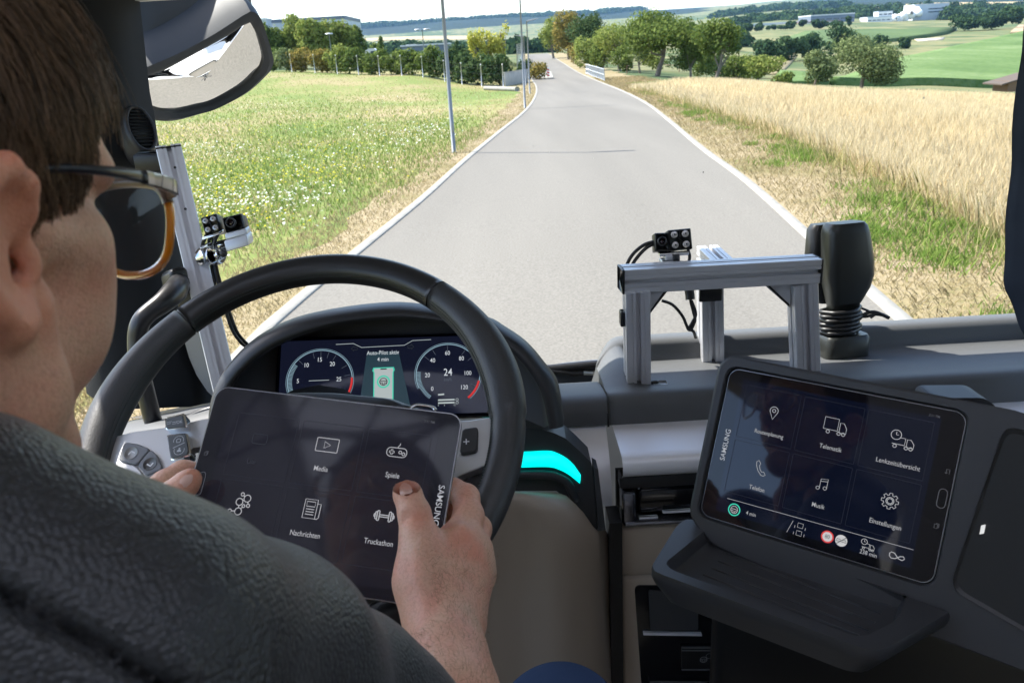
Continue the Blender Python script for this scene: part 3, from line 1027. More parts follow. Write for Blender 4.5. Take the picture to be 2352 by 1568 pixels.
def tree(name, label, cat, p, h, w, leaf, n=2600, size=0.17, trunk=0.3, lobes=9, group=None, seed=1, shape='round', depth=None, bark=True, gap=0.55, lean=0.0):
    """p = foot of the trunk; h = full height; w = crown width; trunk = share of the height below the crown"""
    r = np.random.default_rng(seed)
    p = np.asarray(p, float) - np.array([0, 0, 0.05])
    t = thing(name, label, cat, p, group)
    d = depth or w
    lobes = lobes + (5 if shape == 'round' and n > 1000 else 0)
    h0 = h * trunk
    cc = p + np.array([lean * h, 0, h0 + (h - h0) * 0.5])
    cr = np.array([w / 2, d / 2, (h - h0) / 2])
    # crown lobes
    cs, rs = [], []
    for k in range(lobes):
        u = r.normal(0, 1, 3); u /= np.linalg.norm(u)
        q = r.uniform(0.35, 0.72)
        if shape == 'cone':
            z = -0.8 + 1.6 * (k + 0.5) / lobes
            q2 = 0.55 * (1 - (z + 0.8) / 1.7)
            o = np.array([u[0] * q2, u[1] * q2, z]); rr = 0.62 * (1.05 - (z + 0.8) / 1.9)
        elif shape == 'mound':
            zz = -0.62 + 1.16 * ((k + 0.5) / lobes); q *= 1.0 - 0.45 * max(zz, 0); o = np.array([u[0] / math.hypot(u[0], u[1]) * q * 0.85, u[1] / math.hypot(u[0], u[1]) * q * 0.85, zz]); rr = r.uniform(0.38, 0.54)
        else:
            o = u * q * np.array([1.0, 1.0, 0.95]); rr = r.uniform(0.24, 0.46)
        cs.append(cc + cr * o); rs.append(cr * rr)
    cs, rs = np.array(cs), np.array(rs)
    vol = rs.prod(1); k = r.choice(lobes, n, p=vol ** 0.7 / (vol ** 0.7).sum())
    u = r.normal(0, 1, (n, 3)); u /= np.linalg.norm(u, axis=1)[:, None]
    q = r.uniform(gap, 1.06, n) ** 0.7
    c = cs[k] + u * rs[k] * q[:, None]
    c += r.normal(0, 0.04, (n, 3)) * cr
    zmin = p[2] + (0.02 * h if shape == 'mound' else h0 * 0.7)
    c[:, 2] = np.where(c[:, 2] < zmin, zmin + r.uniform(0, 0.08 * h, n), c[:, 2])
    nr = u * 0.8 + r.normal(0, 0.7, (n, 3)); nr /= np.linalg.norm(nr, axis=1)[:, None]
    # sprigs that stick out past the outline
    m = n // 6
    kk = r.choice(lobes, m)
    uu = r.normal(0, 1, (m, 3)); uu[:, 2] = np.abs(uu[:, 2]); uu /= np.linalg.norm(uu, axis=1)[:, None]
    c2 = cs[kk] + uu * rs[kk] * r.uniform(1.0, 1.38, m)[:, None]
    v, f = leaf_quads(np.concatenate([c, c2]), np.concatenate([nr, uu]), size, r)
    obj("crown", v, f, leaf, t, smooth_=False)
    if bark:
        b = MB()
        rad = max(0.05, 0.018 * h + 0.012 * w)
        top = cc + np.array([0, 0, cr[2] * 0.35])
        mid = p * 0.5 + cc * 0.5 + np.array([r.normal(0, 0.03) * h, 0, 0])
        pts = spline([p - [0, 0, 0.3], p + (mid - p) * 0.45, mid, cc, top], 9)
        b.add(*tube(pts, np.linspace(rad * 1.25, rad * 0.3, 9), 7))
        for k in range(min(lobes, 7)):
            s = pts[r.integers(3, 6)]
            e = cs[k]
            b.add(*tube(spline([s, (s + e) / 2 + r.normal(0, 0.05, 3) * h - [0, 0, 0.02 * h], e], 5), np.linspace(rad * 0.55, rad * 0.12, 5), 5))
        b.obj("trunk", M_BARK, t)
    return t

def px_tree(name, label, cat, xc, xw, ytop, ybase, Y, leaf, xb=None, **k):
    """size a tree from the picture columns it spans, its foot and its top"""
    p = at_dist(xb if xb else xc, Y)
    s = px_per_m(p)
    foot = proj(p)[1]
    hgt = (foot - ytop) / s * 1.04
    k['trunk'] = k.get('trunk', 0.3) * 0.72
    k['size'] = k.get('size', 0.17) * 1.12
    k['n'] = int(k.get('n', 2600) * 1.25)
    xw = xw * 1.22
    k.setdefault('lean', (xc - (xb or xc)) / s / max(hgt, 0.1))
    return tree(name, label, cat, p, hgt, xw / s, leaf, **k)

AV = "avenue trees where the road goes over the crest"
px_tree("avenue_tree", "tall green tree with pale leaves, first in the clump beside the road crest", "tree", 1272, 62, 44, 120, 196, L_LIGHT, n=2600, size=0.22, trunk=0.16, seed=11, lobes=10, group=AV)
px_tree("avenue_tree", "tall tree with yellow and rusty leaves in the middle of the crest clump", "tree", 1306, 66, 36, 122, 182, L_OLIVE, n=3000, size=0.22, trunk=0.14, seed=12, lobes=10, group=AV)
px_tree("avenue_tree", "dense dark green tree at the right end of the crest clump", "tree", 1345, 84, 31, 126, 168, L_DARK, n=3600, size=0.22, trunk=0.1, seed=13, lobes=11, group=AV)
px_tree("shrub", "low yellow-green shrub at the foot of the crest clump", "shrub", 1312, 34, 107, 124, 150, L_OLIVE, n=500, size=0.15, trunk=0.02, seed=14, shape='mound', bark=False)
px_tree("shrub", "broad yellow-green bush in front of the dark crest tree", "shrub", 1350, 66, 86, 133, 128, L_LIGHT, n=1800, size=0.17, trunk=0.05, seed=15, lobes=8, shape='mound')
px_tree("shrub", "dull green bush right of the railing and left of the bent fruit tree", "shrub", 1383, 56, 96, 143, 114, L_GREEN, n=1700, size=0.14, trunk=0.04, seed=16, lobes=8, shape='mound')
OR = "old fruit trees in the orchard by the grain field"
FT = [
    ("fruit tree with a crooked bent trunk and thin crown behind the railing", 1410, 92, 56, 147, 110, L_LIGHT, 1424, 2300, 0.30, 0.15),
    ("largest fruit tree, wide rounded crown over a forked dark trunk", 1528, 186, 26, 159, 93, L_GREEN, 1508, 5200, 0.24, 0.17),
    ("small grey-green fruit tree left of the largest fruit tree's trunk", 1469, 56, 88, 152, 101, L_WILLOW, 1470, 1300, 0.34, 0.13),
    ("fruit tree between the largest tree and the gnarled one", 1588, 72, 92, 170, 90, L_GREEN, 1586, 2000, 0.3, 0.14),
    ("gnarled fruit tree with a bare leaning trunk and open crown", 1652, 104, 50, 172, 86, L_GREEN, 1641, 2600, 0.34, 0.15),
    ("low light green fruit tree with a bare top branch ending the orchard row", 1752, 88, 124, 182, 83, L_LIGHT, 1737, 1700, 0.2, 0.13),
    ("slim fruit tree in the second orchard row beyond the bent one", 1452, 44, 66, 140, 128, L_GREEN, 1452, 1000, 0.3, 0.15),
]
for k, (lab, xc, xw, yt, yb, Y, lf, xb, n, tr, sz) in enumerate(FT):
    px_tree("fruit_tree", lab, "tree", xc, xw, yt, yb, Y, lf, xb=xb, n=n, size=sz, trunk=tr, seed=30 + k, lobes=9 + 3 * (n > 4000), group=OR, gap=0.35)
px_tree("shrub", "dark green bush under the gnarled fruit tree at the orchard edge", "shrub", 1690, 66, 128, 173, 92, L_GREEN, n=1300, size=0.14, trunk=0.05, seed=41, lobes=7, shape='mound')
for k, (x, w_, yt, yb, Y, lab) in enumerate([(1430, 50, 104, 147, 104, "green undergrowth bush below the bent fruit tree"), (1490, 60, 112, 152, 116, "bushy undergrowth left of the largest fruit tree's trunk"), (1560, 60, 112, 158, 112, "bushy undergrowth right of the largest fruit tree's trunk"), (1612, 56, 116, 168, 104, "green bush between the middle fruit tree and the gnarled one"), (1716, 56, 132, 178, 98, "green bush left of the low light green fruit tree"), (1650, 60, 118, 160, 118, "darker bush behind the gnarled fruit tree's trunk")]):
    px_tree("shrub", lab, "shrub", x, w_, yt, yb, Y, (L_GREEN, L_LIGHT, L_DARK)[k % 3], n=1000, size=0.15, trunk=0.03, seed=200 + k, lobes=7, shape='mound', bark=False, group="bushes under the orchard trees")
px_tree("shrub", "small bush between the orchard and the pair of field bushes", "shrub", 1800, 44, 165, 189, 86, L_GREEN, n=500, size=0.12, trunk=0.02, seed=42, shape='mound', bark=False)
px_tree("shrub", "smaller rounded bush of the pair beyond the grain field", "shrub", 1870, 74, 120, 193, 84, L_WILLOW, n=2400, size=0.13, trunk=0.04, seed=43, lobes=9, shape='mound')
px_tree("shrub", "large grey-green bushy willow of the pair beyond the grain field", "shrub", 1978, 140, 92, 195, 86, L_WILLOW, n=5600, size=0.13, trunk=0.04, seed=44, lobes=13, shape='mound')

VH = "hedgerow trees in the valley"
for k, (lab, xc, xw, yt, yb, Y) in enumerate([
    ("rounded dark hedgerow tree, tallest in the valley hedge", 1918, 76, 60, 118, 285),
    ("bushy dark tree at the left end of the valley hedge", 1752, 40, 94, 124, 250),
    ("broad low bush in the valley hedge beside the dry bank", 1808, 72, 88, 132, 270),
    ("dark bush filling the middle of the valley hedge", 1856, 70, 82, 134, 275),
    ("low bush in the valley hedge right of its tallest tree", 1972, 44, 86, 108, 300),
    ("small bush standing alone below the green crop", 2020, 34, 84, 102, 330),
    ("tiny bush at the end of the valley hedge near the farm track", 2075, 24, 88, 98, 350),
]):
    px_tree("hedgerow_tree", lab, "tree", xc, xw, yt, yb, Y, L_FAR, n=1100, size=0.5, trunk=0.05, seed=60 + k, lobes=7, group=VH, shape='mound', bark=False)
for k, (lab, xc, xw, yt, yb, Y) in enumerate([
    ("wide dark tree at the left of the clump on the far field's edge", 2222, 90, 34, 76, 520),
    ("middle dark tree of the clump on the far field's edge", 2272, 66, 28, 72, 530),
    ("tall dark tree at the right of the clump on the far field's edge", 2316, 52, 14, 70, 520),
]):
    px_tree("field_tree", lab, "tree", xc, xw, yt, yb, Y, L_FAR, n=1500, size=0.8, trunk=0.06, seed=80 + k, lobes=8, group="trees in a clump on the far field's edge", shape='round', bark=False)
for k in range(11):
    x = 1694 + 25 * k + 5 * math.sin(k * 2.1)
    yb = 84 - 1.9 * k
    px_tree("row_tree", ["leftmost small dark tree of the planted row before the factory roofs", "second small dark tree from the left in the planted row", "third small dark tree from the left in the planted row", "fourth small dark tree from the left in the planted row", "fifth small dark tree from the left in the planted row", "sixth small dark tree, the middle of the planted row", "fifth small dark tree from the right in the planted row", "fourth small dark tree from the right in the planted row", "third small dark tree from the right in the planted row", "second small dark tree from the right in the planted row", "rightmost small dark tree of the planted row before the factory roofs"][k], "tree", x, 24 + 5 * math.sin(k * 1.7), yb - 24 - 5 * math.sin(k * 1.3), yb, 640, L_FAR, n=420, size=0.9, trunk=0.12, seed=100 + k, lobes=5, group="trees planted in a row before the factory roofs", bark=False)

# trees behind the fence on the left
LT = "trees behind the fence on the left"
for k, (lab, xc, xw, yt, yb, Y, lf, n) in enumerate([
    ("green tree closest to the mirror, lower than its neighbours", 634, 60, 62, 140, 128, L_GREEN, 1700),
    ("leafy light green tree second from the mirror", 690, 70, 48, 140, 130, L_LIGHT, 2100),
    ("tallest pointed light green tree behind the left fence", 738, 74, 37, 140, 126, L_LIGHT, 2600),
    ("light green tree right of the tallest one, with a thin top", 786, 64, 52, 140, 130, L_LIGHT, 2000),
    ("slender green tree at the right end of the left group", 818, 40, 64, 140, 134, L_GREEN, 1100),
]):
    px_tree("garden_tree", lab, "tree", xc, xw * 1.18, yt, yb, Y, lf, n=n * 2, size=0.24, trunk=0.08, seed=120 + k, lobes=9, group=LT)
for k, (xc, w_, yt, lab) in enumerate([(858, 34, 96, "small round green tree left of the white van"), (880, 30, 86, "small pointed green tree behind the white van"), (1052, 22, 96, "dark conifer right of the thick lamp post"), (1030, 22, 104, "dark shrub-like tree left of the lamp post"), (1086, 30, 100, "dark rounded tree before the yellow trees"), (1064, 18, 108, "low green tree between the conifer and the yellow trees"), (960, 24, 104, "small dark tree left of the flat shelter roof")]):
    px_tree("small_tree", lab, "tree", xc, w_, yt, 132, 170, L_DARK if k > 1 else L_GREEN, n=500, size=0.3, trunk=0.08, seed=140 + k, lobes=6, group="small trees on the plant grounds", shape='cone' if k in (1, 2) else 'round')
YT = "young yellow trees on the grass mound"
for k, (lab, xc, w_, yt, xb) in enumerate([
    ("young yellow tree at the left of the three on the mound", 1098, 44, 62, 1100),
    ("middle young yellow tree on the mound, shortest of three", 1126, 36, 66, 1128),
    ("young yellow tree at the right on the mound, tallest of three", 1155, 46, 50, 1154),
]):
    px_tree("young_tree", lab, "tree", xc, w_, yt, 150, 112, L_YELLOW, xb=xb, n=620, size=0.17, trunk=0.28, seed=150 + k, lobes=9, group=YT, gap=0.2)

# hedge of separate shrubs along the fence
HS = "shrubs grown along the left fence"
hx = [618, 660, 700, 742, 785, 826, 868, 910, 950, 992, 1034, 1072, 1108, 1142]
ht = [118, 116, 118, 121, 113, 117, 121, 121, 119, 114, 116, 127, 129, 133]
HL = ["rounded shrub beside the mirror edge", "greyish shrub with white flower stalks below", "broad olive shrub below the second tree", "reddish-green shrub in the fence line", "tall bright shrub below the tallest tree", "green shrub below the thin-topped tree", "shrub before the white van", "dark green shrub left of the shelter roof", "shrub below the double street lamp", "tall full shrub left of the thick lamp post", "shrub right behind the thick lamp post", "dark low shrub before the yellow trees", "dark shrub with brown patches before the mound", "last dark shrub next to the grey panel"]
for k, (x, y) in enumerate(zip(hx, ht)):
    Y = 110 - (x - 618) / (1142 - 618) * 25
    px_tree("shrub", HL[k] + " along the fence", "shrub", x, 62, y - 4, 180, Y + 1.8, [L_GREEN, L_WILLOW, L_OLIVE, L_OLIVE, L_LIGHT, L_GREEN, L_GREEN, L_GREEN, L_GREEN, L_GREEN, L_DARK, L_DARK, L_DARK, L_DARK][k], n=1150, size=0.17, trunk=0.02, seed=170 + k, lobes=8, group=HS, shape='mound', bark=False, depth=2.6)
px_tree("shrub", "yellowing shrub on the kerb island by the striped marker board", "shrub", 1240, 38, 143, 176, 97, L_OLIVE, n=900, size=0.12, trunk=0.02, seed=190, shape='mound', bark=False)
px_tree("shrub", "dark clipped shrub at the kerb island's left end", "shrub", 1208, 30, 138, 180, 98, L_DARK, n=900, size=0.12, trunk=0.02, seed=191, shape='mound', bark=False)

# woods that read as one mass
def woods(name, spots, size, leaf, seed, per=260):
    r = np.random.default_rng(seed)
    V, Fc, n0 = [], [], 0
    for (x, Y, w, h) in spots:
        p = at_dist(x, Y)
        u = r.normal(0, 1, (per, 3)); u[:, 2] = np.abs(u[:, 2]); u /= np.linalg.norm(u, axis=1)[:, None]
        c = p + u * np.array([w / 2, w / 2, h]) * r.uniform(0.75, 1.05, per)[:, None]
        nr = u + r.normal(0, 0.5, (per, 3)); nr /= np.linalg.norm(nr, axis=1)[:, None]
        v, f = leaf_quads(c, nr, size, r)
        V.append(v); Fc.append(f + n0); n0 += len(v)
    o = obj(name, np.concatenate(V), np.concatenate(Fc), leaf, None, smooth_=False)
    o['kind'] = 'stuff'
    return o
r_ = np.random.default_rng(5)
sp = []
for x in np.arange(1690, 2000, 9): sp.append((x, 1180 + r_.uniform(-60, 60), r_.uniform(22, 36), r_.uniform(7, 13)))
for x in np.arange(1930, 2420, 9): sp.append((x, 1250 + r_.uniform(-80, 200), r_.uniform(24, 40), r_.uniform(9, 17)))
for x in np.arange(2180, 2420, 8): sp.append((x, 1000 + r_.uniform(-80, 120), r_.uniform(20, 34), r_.uniform(9, 15)))
woods("woods", sp, 2.6, L_FAR, 5)
sp = []
for x in np.arange(1640, 1950, 7): sp.append((x, 2300 + r_.uniform(-150, 150), r_.uniform(30, 60), r_.uniform(10, 18)))
for x in np.arange(1380, 1480, 4): sp.append((x, 4700 + r_.uniform(-50, 50), r_.uniform(60, 90), r_.uniform(26, 34)))
woods("woods", sp, 4.5, L_FAR, 6, 200)
sp = []
for x in np.arange(1170, 1260, 4): sp.append((x, 420 + r_.uniform(-60, 260), r_.uniform(9, 16), r_.uniform(4, 9)))
for x in np.arange(830, 1180, 8): sp.append((x, 700 + r_.uniform(-160, 300), r_.uniform(14, 30), r_.uniform(5, 9)))
for x in np.arange(1480, 1700, 9): sp.append((x, 520 + r_.uniform(-160, 300), r_.uniform(14, 26), r_.uniform(5, 9)))
woods("woods", sp, 1.6, L_FAR, 7, 220)
sp = []
for x in np.arange(700, 1420, 5): sp.append((x, 4480 + r_.uniform(-40, 80), r_.uniform(60, 110), r_.uniform(16, 26)))
woods("woods", sp, 7.0, L_FAR, 8, 120)
# ================================================================ fence, lamps, buildings
M_GALV = mat("galvanised_steel", (0.42, 0.44, 0.46), 0.45, 0.6, var=(6, (0.5, 0.52, 0.54), 0.3))
M_LAMP = mat("grey_lamp_paint", (0.20, 0.215, 0.235), 0.5, 0.2)
M_WHITE = mat("white_paint", (0.72, 0.72, 0.70), 0.5)
M_RED = mat("signal_red", (0.55, 0.04, 0.03), 0.5)
M_GREYP = mat("pale_grey_cladding", (0.46, 0.50, 0.55), 0.6, var=(0.4, (0.5, 0.54, 0.58), 0.2))
M_DARKCL = mat("dark_blue_grey_cladding", (0.12, 0.15, 0.20), 0.6)
M_ROOF = mat("pale_metal_roof", (0.55, 0.56, 0.57), 0.5, 0.2)
M_WIN = mat("dark_window_band", (0.05, 0.07, 0.09), 0.15, coat=0.5)
M_CONC = mat("grey_concrete", (0.36, 0.35, 0.33), 0.9, bump=(14, 0.3, 0.02), var=(2, (0.44, 0.43, 0.40), 0.2))

# mesh fence
posts = [(357, 490), (515, 500), (668, 505), (813, 505), (957, 510), (1108, 520), (1253, 528), (1402, 540), (1520, 545), (1655, 540), (1802, 555)]
fb = []
for k, (zx, zy) in enumerate(posts):
    x = 551 + zx * 0.3359
    fb.append(at_dist(x, 107 - (x - 671) / (1156 - 671) * 24))
f0 = thing("wire_fence", "wire mesh fence with pale steel posts along the far edge of the meadow", "fence", fb[0])
extra = [fb[0] - (fb[1] - fb[0]) * 1.0, fb[0] - (fb[1] - fb[0]) * 2.0]
allp = [extra[1], extra[0]] + fb
for p in allp:
    p = np.array([p[0], p[1], float(land_z(p[0], p[1]))])
    obj("fence_post", *tube([p - [0, 0, 0.2], p + [0, 0, 2.15]], 0.045, 8), M_GALV, f0)
    obj("post_cap", *disc(p + [0, 0, 2.1], EZ, 0.06, 8, 0.12), M_WHITE, f0)
w = MB()
for zz in (0.15, 0.7, 1.25, 1.8, 2.05):
    w.add(*tube([np.array([q[0], q[1], float(land_z(q[0], q[1])) + zz]) for q in allp], 0.002, 3))
o = w.obj("fence_wire", mat('dull_wire', (0.12, 0.13, 0.12), 0.7), f0)
o['kind'] = 'stuff'
# grey panel beside the last post and the tall mesh along the road
a, b = at_dist(1160, 84.5), at_dist(1212, 92)
n_ = unit(np.cross(b - a, EZ)); m_ = (a + b) / 2
t = thing("grey_panel", "low grey rendered wall where the meadow fence meets the road", "wall", m_)
obj("panel", *box(m_ + [0, 0, 0.6], unit(b - a), n_, EZ, np.linalg.norm(b - a), 0.12, 1.4, 0.02), M_CONC, t)
obj("coping", *box(m_ + [0, 0, 1.34], unit(b - a), n_, EZ, np.linalg.norm(b - a) + 0.1, 0.2, 0.07, 0.01), M_CONC, t)
t2 = thing("roadside_fence", "tall grey mesh fence running up to the crest left of the road", "fence", at_dist(1206, 100))
prev = None
w = MB()
for k in range(12):
    Y = 98 + k * 12.5
    x = float(road_l(Y)) - 1.7
    p = np.array([x, Y, float(land_z(x, Y))])
    obj("fence_post", *tube([p - [0, 0, 0.2], p + [0, 0, 4.0 if k else 3.0]], 0.06, 6), M_GALV, t2)
    if prev is not None:
        for zz in np.linspace(0.3, 3.9, 13):
            w.add(*tube([prev + [0, 0, zz], p + [0, 0, zz]], 0.012, 3, False))
    prev = p
w.obj("fence_wire", M_GALV, t2)['kind'] = 'stuff'

# mound under the yellow trees
p = at_dist(1150, 112)
rings = []
for k in range(9):
    th = math.pi / 2 * k / 8
    rings.append([p + [5.2 * math.cos(th) * math.cos(a) , 5 * math.cos(th) * math.sin(a), -0.4 + 1.9 * math.sin(th)] for a in np.linspace(0, 2 * math.pi, 24, endpoint=False)])
structure("grass_mound", *loft(rings, True, True), ground_mat("mound_grass", [(0.35, (0.13, 0.17, 0.05)), (0.6, (0.28, 0.27, 0.13))], 0.8, fine=8))
mx_ = rng.uniform(-1, 1, (5000, 2)); mx_ = mx_[(mx_ ** 2).sum(1) < 0.98]
bx, by = p[0] + mx_[:, 0] * 5.1, p[1] + mx_[:, 1] * 4.9
hh = -0.4 + 1.9 * np.sqrt(np.clip(1 - (mx_ ** 2).sum(1), 0, 1))
blades("mound_grass", bx, by, rng.uniform(0.15, 0.5, len(bx)), np.full(len(bx), 0.05), 0.4, leaf_mat("mound_grass_blades", (0.18, 0.22, 0.07), (0.42, 0.40, 0.22), 0.3), lift=hh)

# street lamps
def street_lamp(label, p, h, arm, ang, group="street lamps along the left side of the road"):
    t = thing("street_lamp", label, "street lamp", p, group)
    obj("pole", *tube([p - [0, 0, 0.3], p + [0, 0, h * 0.5], p + [0, 0, h]], [0.062, 0.053, 0.042], 14), M_LAMP, t)
    obj("base_plate", *disc(p, EZ, 0.10, 16, 0.03), M_LAMP, t)
    obj("service_door", *box(p + [0.02, -0.062, 0.75], EX, EY, EZ, 0.07, 0.02, 0.3, 0.006), M_LAMP, t)
    d = np.array([math.cos(ang), math.sin(ang), 0.18])
    c = p + [0, 0, h]
    ring0 = [c + np.array([0, 0, 0.0]) + 0.05 * (math.cos(a) * np.array([-d[1], d[0], 0]) + math.sin(a) * EZ) for a in np.linspace(0, 2 * math.pi, 10, endpoint=False)]
    ring1 = [c + d * arm * 0.45 + np.array([0, 0, 0.0]) + (0.10 * math.cos(a) * np.array([-d[1], d[0], 0]) + 0.04 * math.sin(a) * EZ) for a in np.linspace(0, 2 * math.pi, 10, endpoint=False)]
    ring2 = [c + d * arm + (0.07 * math.cos(a) * np.array([-d[1], d[0], 0]) + 0.018 * math.sin(a) * EZ) for a in np.linspace(0, 2 * math.pi, 10, endpoint=False)]
    obj("lamp_head", *loft([ring0, ring1, ring2], True, True), M_LAMP, t, sharp=50)
    return t
p1 = hit(1043, 352)
street_lamp("thick grey lamp post by the kerb that runs up out of view", p1, 5.4, 1.15, -0.1)
p2 = hit(1206, 250)
street_lamp("grey street lamp with an angled head, tallest of the pair beside the bend", p2, (250 - 17) / px_per_m(p2) * 1.02, 1.0, 0.0)
p3 = hit(1217, 216)
street_lamp("grey street lamp with a flat head just beyond the angled one", p3, (216 - 64) / px_per_m(p3) * 1.02, 0.9, 0.1)
p4 = at_dist(1208, 84)
street_lamp("slim street lamp farther along, almost hidden behind the other two", p4, 4.6, 0.9, 2.9)
def lantern(label, x, Y, yt, double):
    p = at_dist(x, Y)
    h = (proj(p)[1] - yt) / px_per_m(p)
    t = thing("car_park_lamp", label, "street lamp", p, "lamps on the plant grounds")
    obj("pole", *tube([p, p + [0, 0, h]], 0.07, 8), M_LAMP, t)
    for s in ((-1, 1) if double else (0,)):
        c = p + [s * 0.75, 0, h]
        obj("lamp_head", *ball(c, 0.6, 0.35, 0.14, nu=6, nv=10), M_GALV, t)
lantern("lamp with two flat heads standing above the shelter roof", 977, 140, 74, True)
lantern("single round-headed lamp in front of the tallest left tree", 766, 122, 84, False)

# concrete drain pipe on the meadow
a, b = hit(1114, 207), hit(1188, 210)
t = thing("concrete_pipe", "pale concrete pipe lying in the meadow near the street lamps", "pipe", (a + b) / 2)
ax_ = unit(b - a)
A = MB(); A.add(*tube([a + [0, 0, 0.17], b + [0, 0, 0.17]], 0.19, 16)); A.obj("pipe_barrel", M_KERB, t)
obj("pipe_collar", *tube([b + [0, 0, 0.17] - ax_ * 0.16, b + [0, 0, 0.17] + ax_ * 0.02], 0.235, 16), M_KERB, t)

# kerb island with a striped marker board
c0, c1, c2 = hit(1200, 182), hit(1272, 181), hit(1266, 166)
v, f = prism([c0 + [0, 0, 0], c1, c2, c0 + (c2 - c1)], EZ, 0.13)
structure("traffic_island", v - [0, 0, 0.02], f, M_KERB, smooth_=False)
p = hit(1259, 178)
t = thing("marker_board", "red and white striped marker board at the tip of the kerb island", "sign", p)
hb = 20 / px_per_m(p); wb = hb * 0.33
obj("board", *box(p + [0, 0, hb * 0.55], EX, EY, EZ, wb, 0.03, hb, 0.004), M_WHITE, t)
for k in range(3):
    z = hb * (0.20 + 0.31 * k)
    v, f = prism([p + [-wb / 2 + .004, -0.0155, z], p + [wb / 2 - .004, -0.0155, z - hb * 0.13], p + [wb / 2 - .004, -0.0155, z + hb * 0.03], p + [-wb / 2 + .004, -0.0155, z + hb * 0.16]], -EY, 0.004)
    obj("stripe", v, f, M_RED, t, smooth_=False)
obj("foot", *box(p + [0, 0, 0.05], EX, EY, EZ, 0.4, 0.3, 0.1, 0.02), M_CONC, t)

# railing on the culvert
ra, rb = at_dist(1380, 83), at_dist(1320, 105)
ra[0] = max(ra[0], float(road_r(ra[1])) + 0.6)
rb[0] = max(rb[0], float(road_r(rb[1])) + 0.6)
t = thing("railing", "galvanised railing with pale bars beside the road bend", "railing", (ra + rb) / 2)
L_ = np.linalg.norm(rb - ra)
for z, rr_ in ((1.15, 0.05), (0.62, 0.05), (0.12, 0.035)):
    obj("rail", *tube([ra + [0, 0, z], rb + [0, 0, z]], rr_, 8), M_GALV, t)
for k in range(9):
    q = ra + (rb - ra) * k / 8
    obj("post", *tube([q - [0, 0, 0.2], q + [0, 0, 1.15]], 0.04, 8), M_GALV, t)
b_ = MB()
for k in range(80):
    q = ra + (rb - ra) * k / 80
    b_.add(*tube([q + [0, 0, 0.12], q + [0, 0, 1.15]], 0.014, 4, False))
b_.obj("railing_bar", M_GALV, t)['kind'] = 'stuff'
# rails of the orchard fence
t = thing("orchard_fence", "low brown wooden rail fence in the shade of the orchard", "fence", hit(1600, 172))
op = [hit(x, y) for x, y in ((1440, 152), (1500, 160), (1560, 166), (1620, 173), (1680, 181), (1740, 188), (1790, 192))]
op = [q if q[1] < 140 else at_dist(proj(q)[0], 100) for q in op]
M_WOOD = mat("weathered_brown_wood", (0.16, 0.10, 0.06), 0.9)
for q in op:
    obj("post", *tube([q - [0, 0, 0.2], q + [0, 0, 0.95]], 0.06, 6), M_WOOD, t)
for a, b in zip(op[:-1], op[1:]):
    obj("rail", *tube([a + [0, 0, 0.85], b + [0, 0, 0.85]], 0.045, 5), M_WOOD, t)

def hall(name, label, cat, x0, x1, ytop, Y, depth, wall, roof, windows=0, wy=0.5, group=None, roofh=0.35, sub=0.0):
    a, b = at_dist(x0, Y), at_dist(x1, Y)
    zb = min(a[2], b[2]) - 1.5
    zt = np.mean([on_y(x0, ytop, Y)[2], on_y(x1, ytop - (x1 - x0) * 0.0577, Y)[2]])
    w, h = b[0] - a[0], zt - zb
    c = np.array([(a[0] + b[0]) / 2, Y + depth / 2, zb])
    t = thing(name, label, cat, c, group)
    obj("wall", *box(c + [0, 0, h / 2], EX, EY, EZ, w, depth, h), wall, t, smooth_=False)
    obj("roof", *box(c + [0, 0, h + roofh / 2 + 0.003], EX, EY, EZ, w + 0.4, depth + 0.4, roofh), roof, t, smooth_=False)
    for k in range(windows):
        ww = w / windows
        wx = c[0] - w / 2 + ww * (k + 0.5)
        obj("window", *box(np.array([wx, Y - 0.03, zb + h * wy]), EX, EY, EZ, ww * 0.78, 0.1, h * 0.10 + 0.3), M_WIN, t, smooth_=False)
    return t
PB = "plant and factory buildings"
hall("industrial_hall", "long pale hall with a dark roof edge behind the left trees", "building", 596, 803, 55, 260, 30, M_GREYP, M_DARKCL, 9, 0.62, PB, 0.9)
hall("stair_tower", "narrow grey tower at the near end of the left hall", "building", 596, 625, 47, 252, 6, M_GREYP, M_ROOF, 1, 0.6, PB, 0.5)
hall("shelter_roof", "flat canopy on the plant grounds behind the fence shrubs", "shelter", 926, 1034, 108, 150, 6, M_DARKCL, M_ROOF, 0, 0.5, None, 0.25)
for k in range(3):
    x = 948 + 30 * k
    hall("roof_light", ["leftmost pale roof dome on the flat canopy", "middle pale roof dome on the flat canopy", "rightmost pale roof dome on the flat canopy"][k], "roof light", x - 8, x + 8, 104, 151, 1.0, M_WHITE, M_WHITE, 0, 0.5, "roof domes on the canopy", 0.08)
vb = at_dist(848, 140)
t = thing("parked_van", "white van roof showing over the fence shrubs", "van", vb)
zt = on_y(848, 112, 140)[2] - vb[2]
ol = [(-2.6, 0), (2.6, 0), (2.6, zt * .55), (1.8, zt * .62), (1.2, zt), (-2.3, zt), (-2.6, zt * .9)]
obj("body", *prism([vb + [x, 0, z] for x, z in rounded(np.array(ol), 0.25)], EY, 2.0), M_WHITE, t, smooth_=False)
obj("window", *box(vb + [1.0, -0.02, zt * .75], EX, EY, EZ, 0.9, 0.03, zt * .22), M_WIN, t, smooth_=False)
hall("factory_hall", "long low factory hall with a pale roof, leftmost in the valley", "building", 1690, 1862, 62, 900, 60, M_GREYP, M_ROOF, 10, 0.5, PB, 2.0)
hall("factory_hall", "dark blue-grey factory hall beside the pale roof", "building", 1862, 1962, 38, 960, 40, M_DARKCL, M_ROOF, 6, 0.6, PB, 1.2)
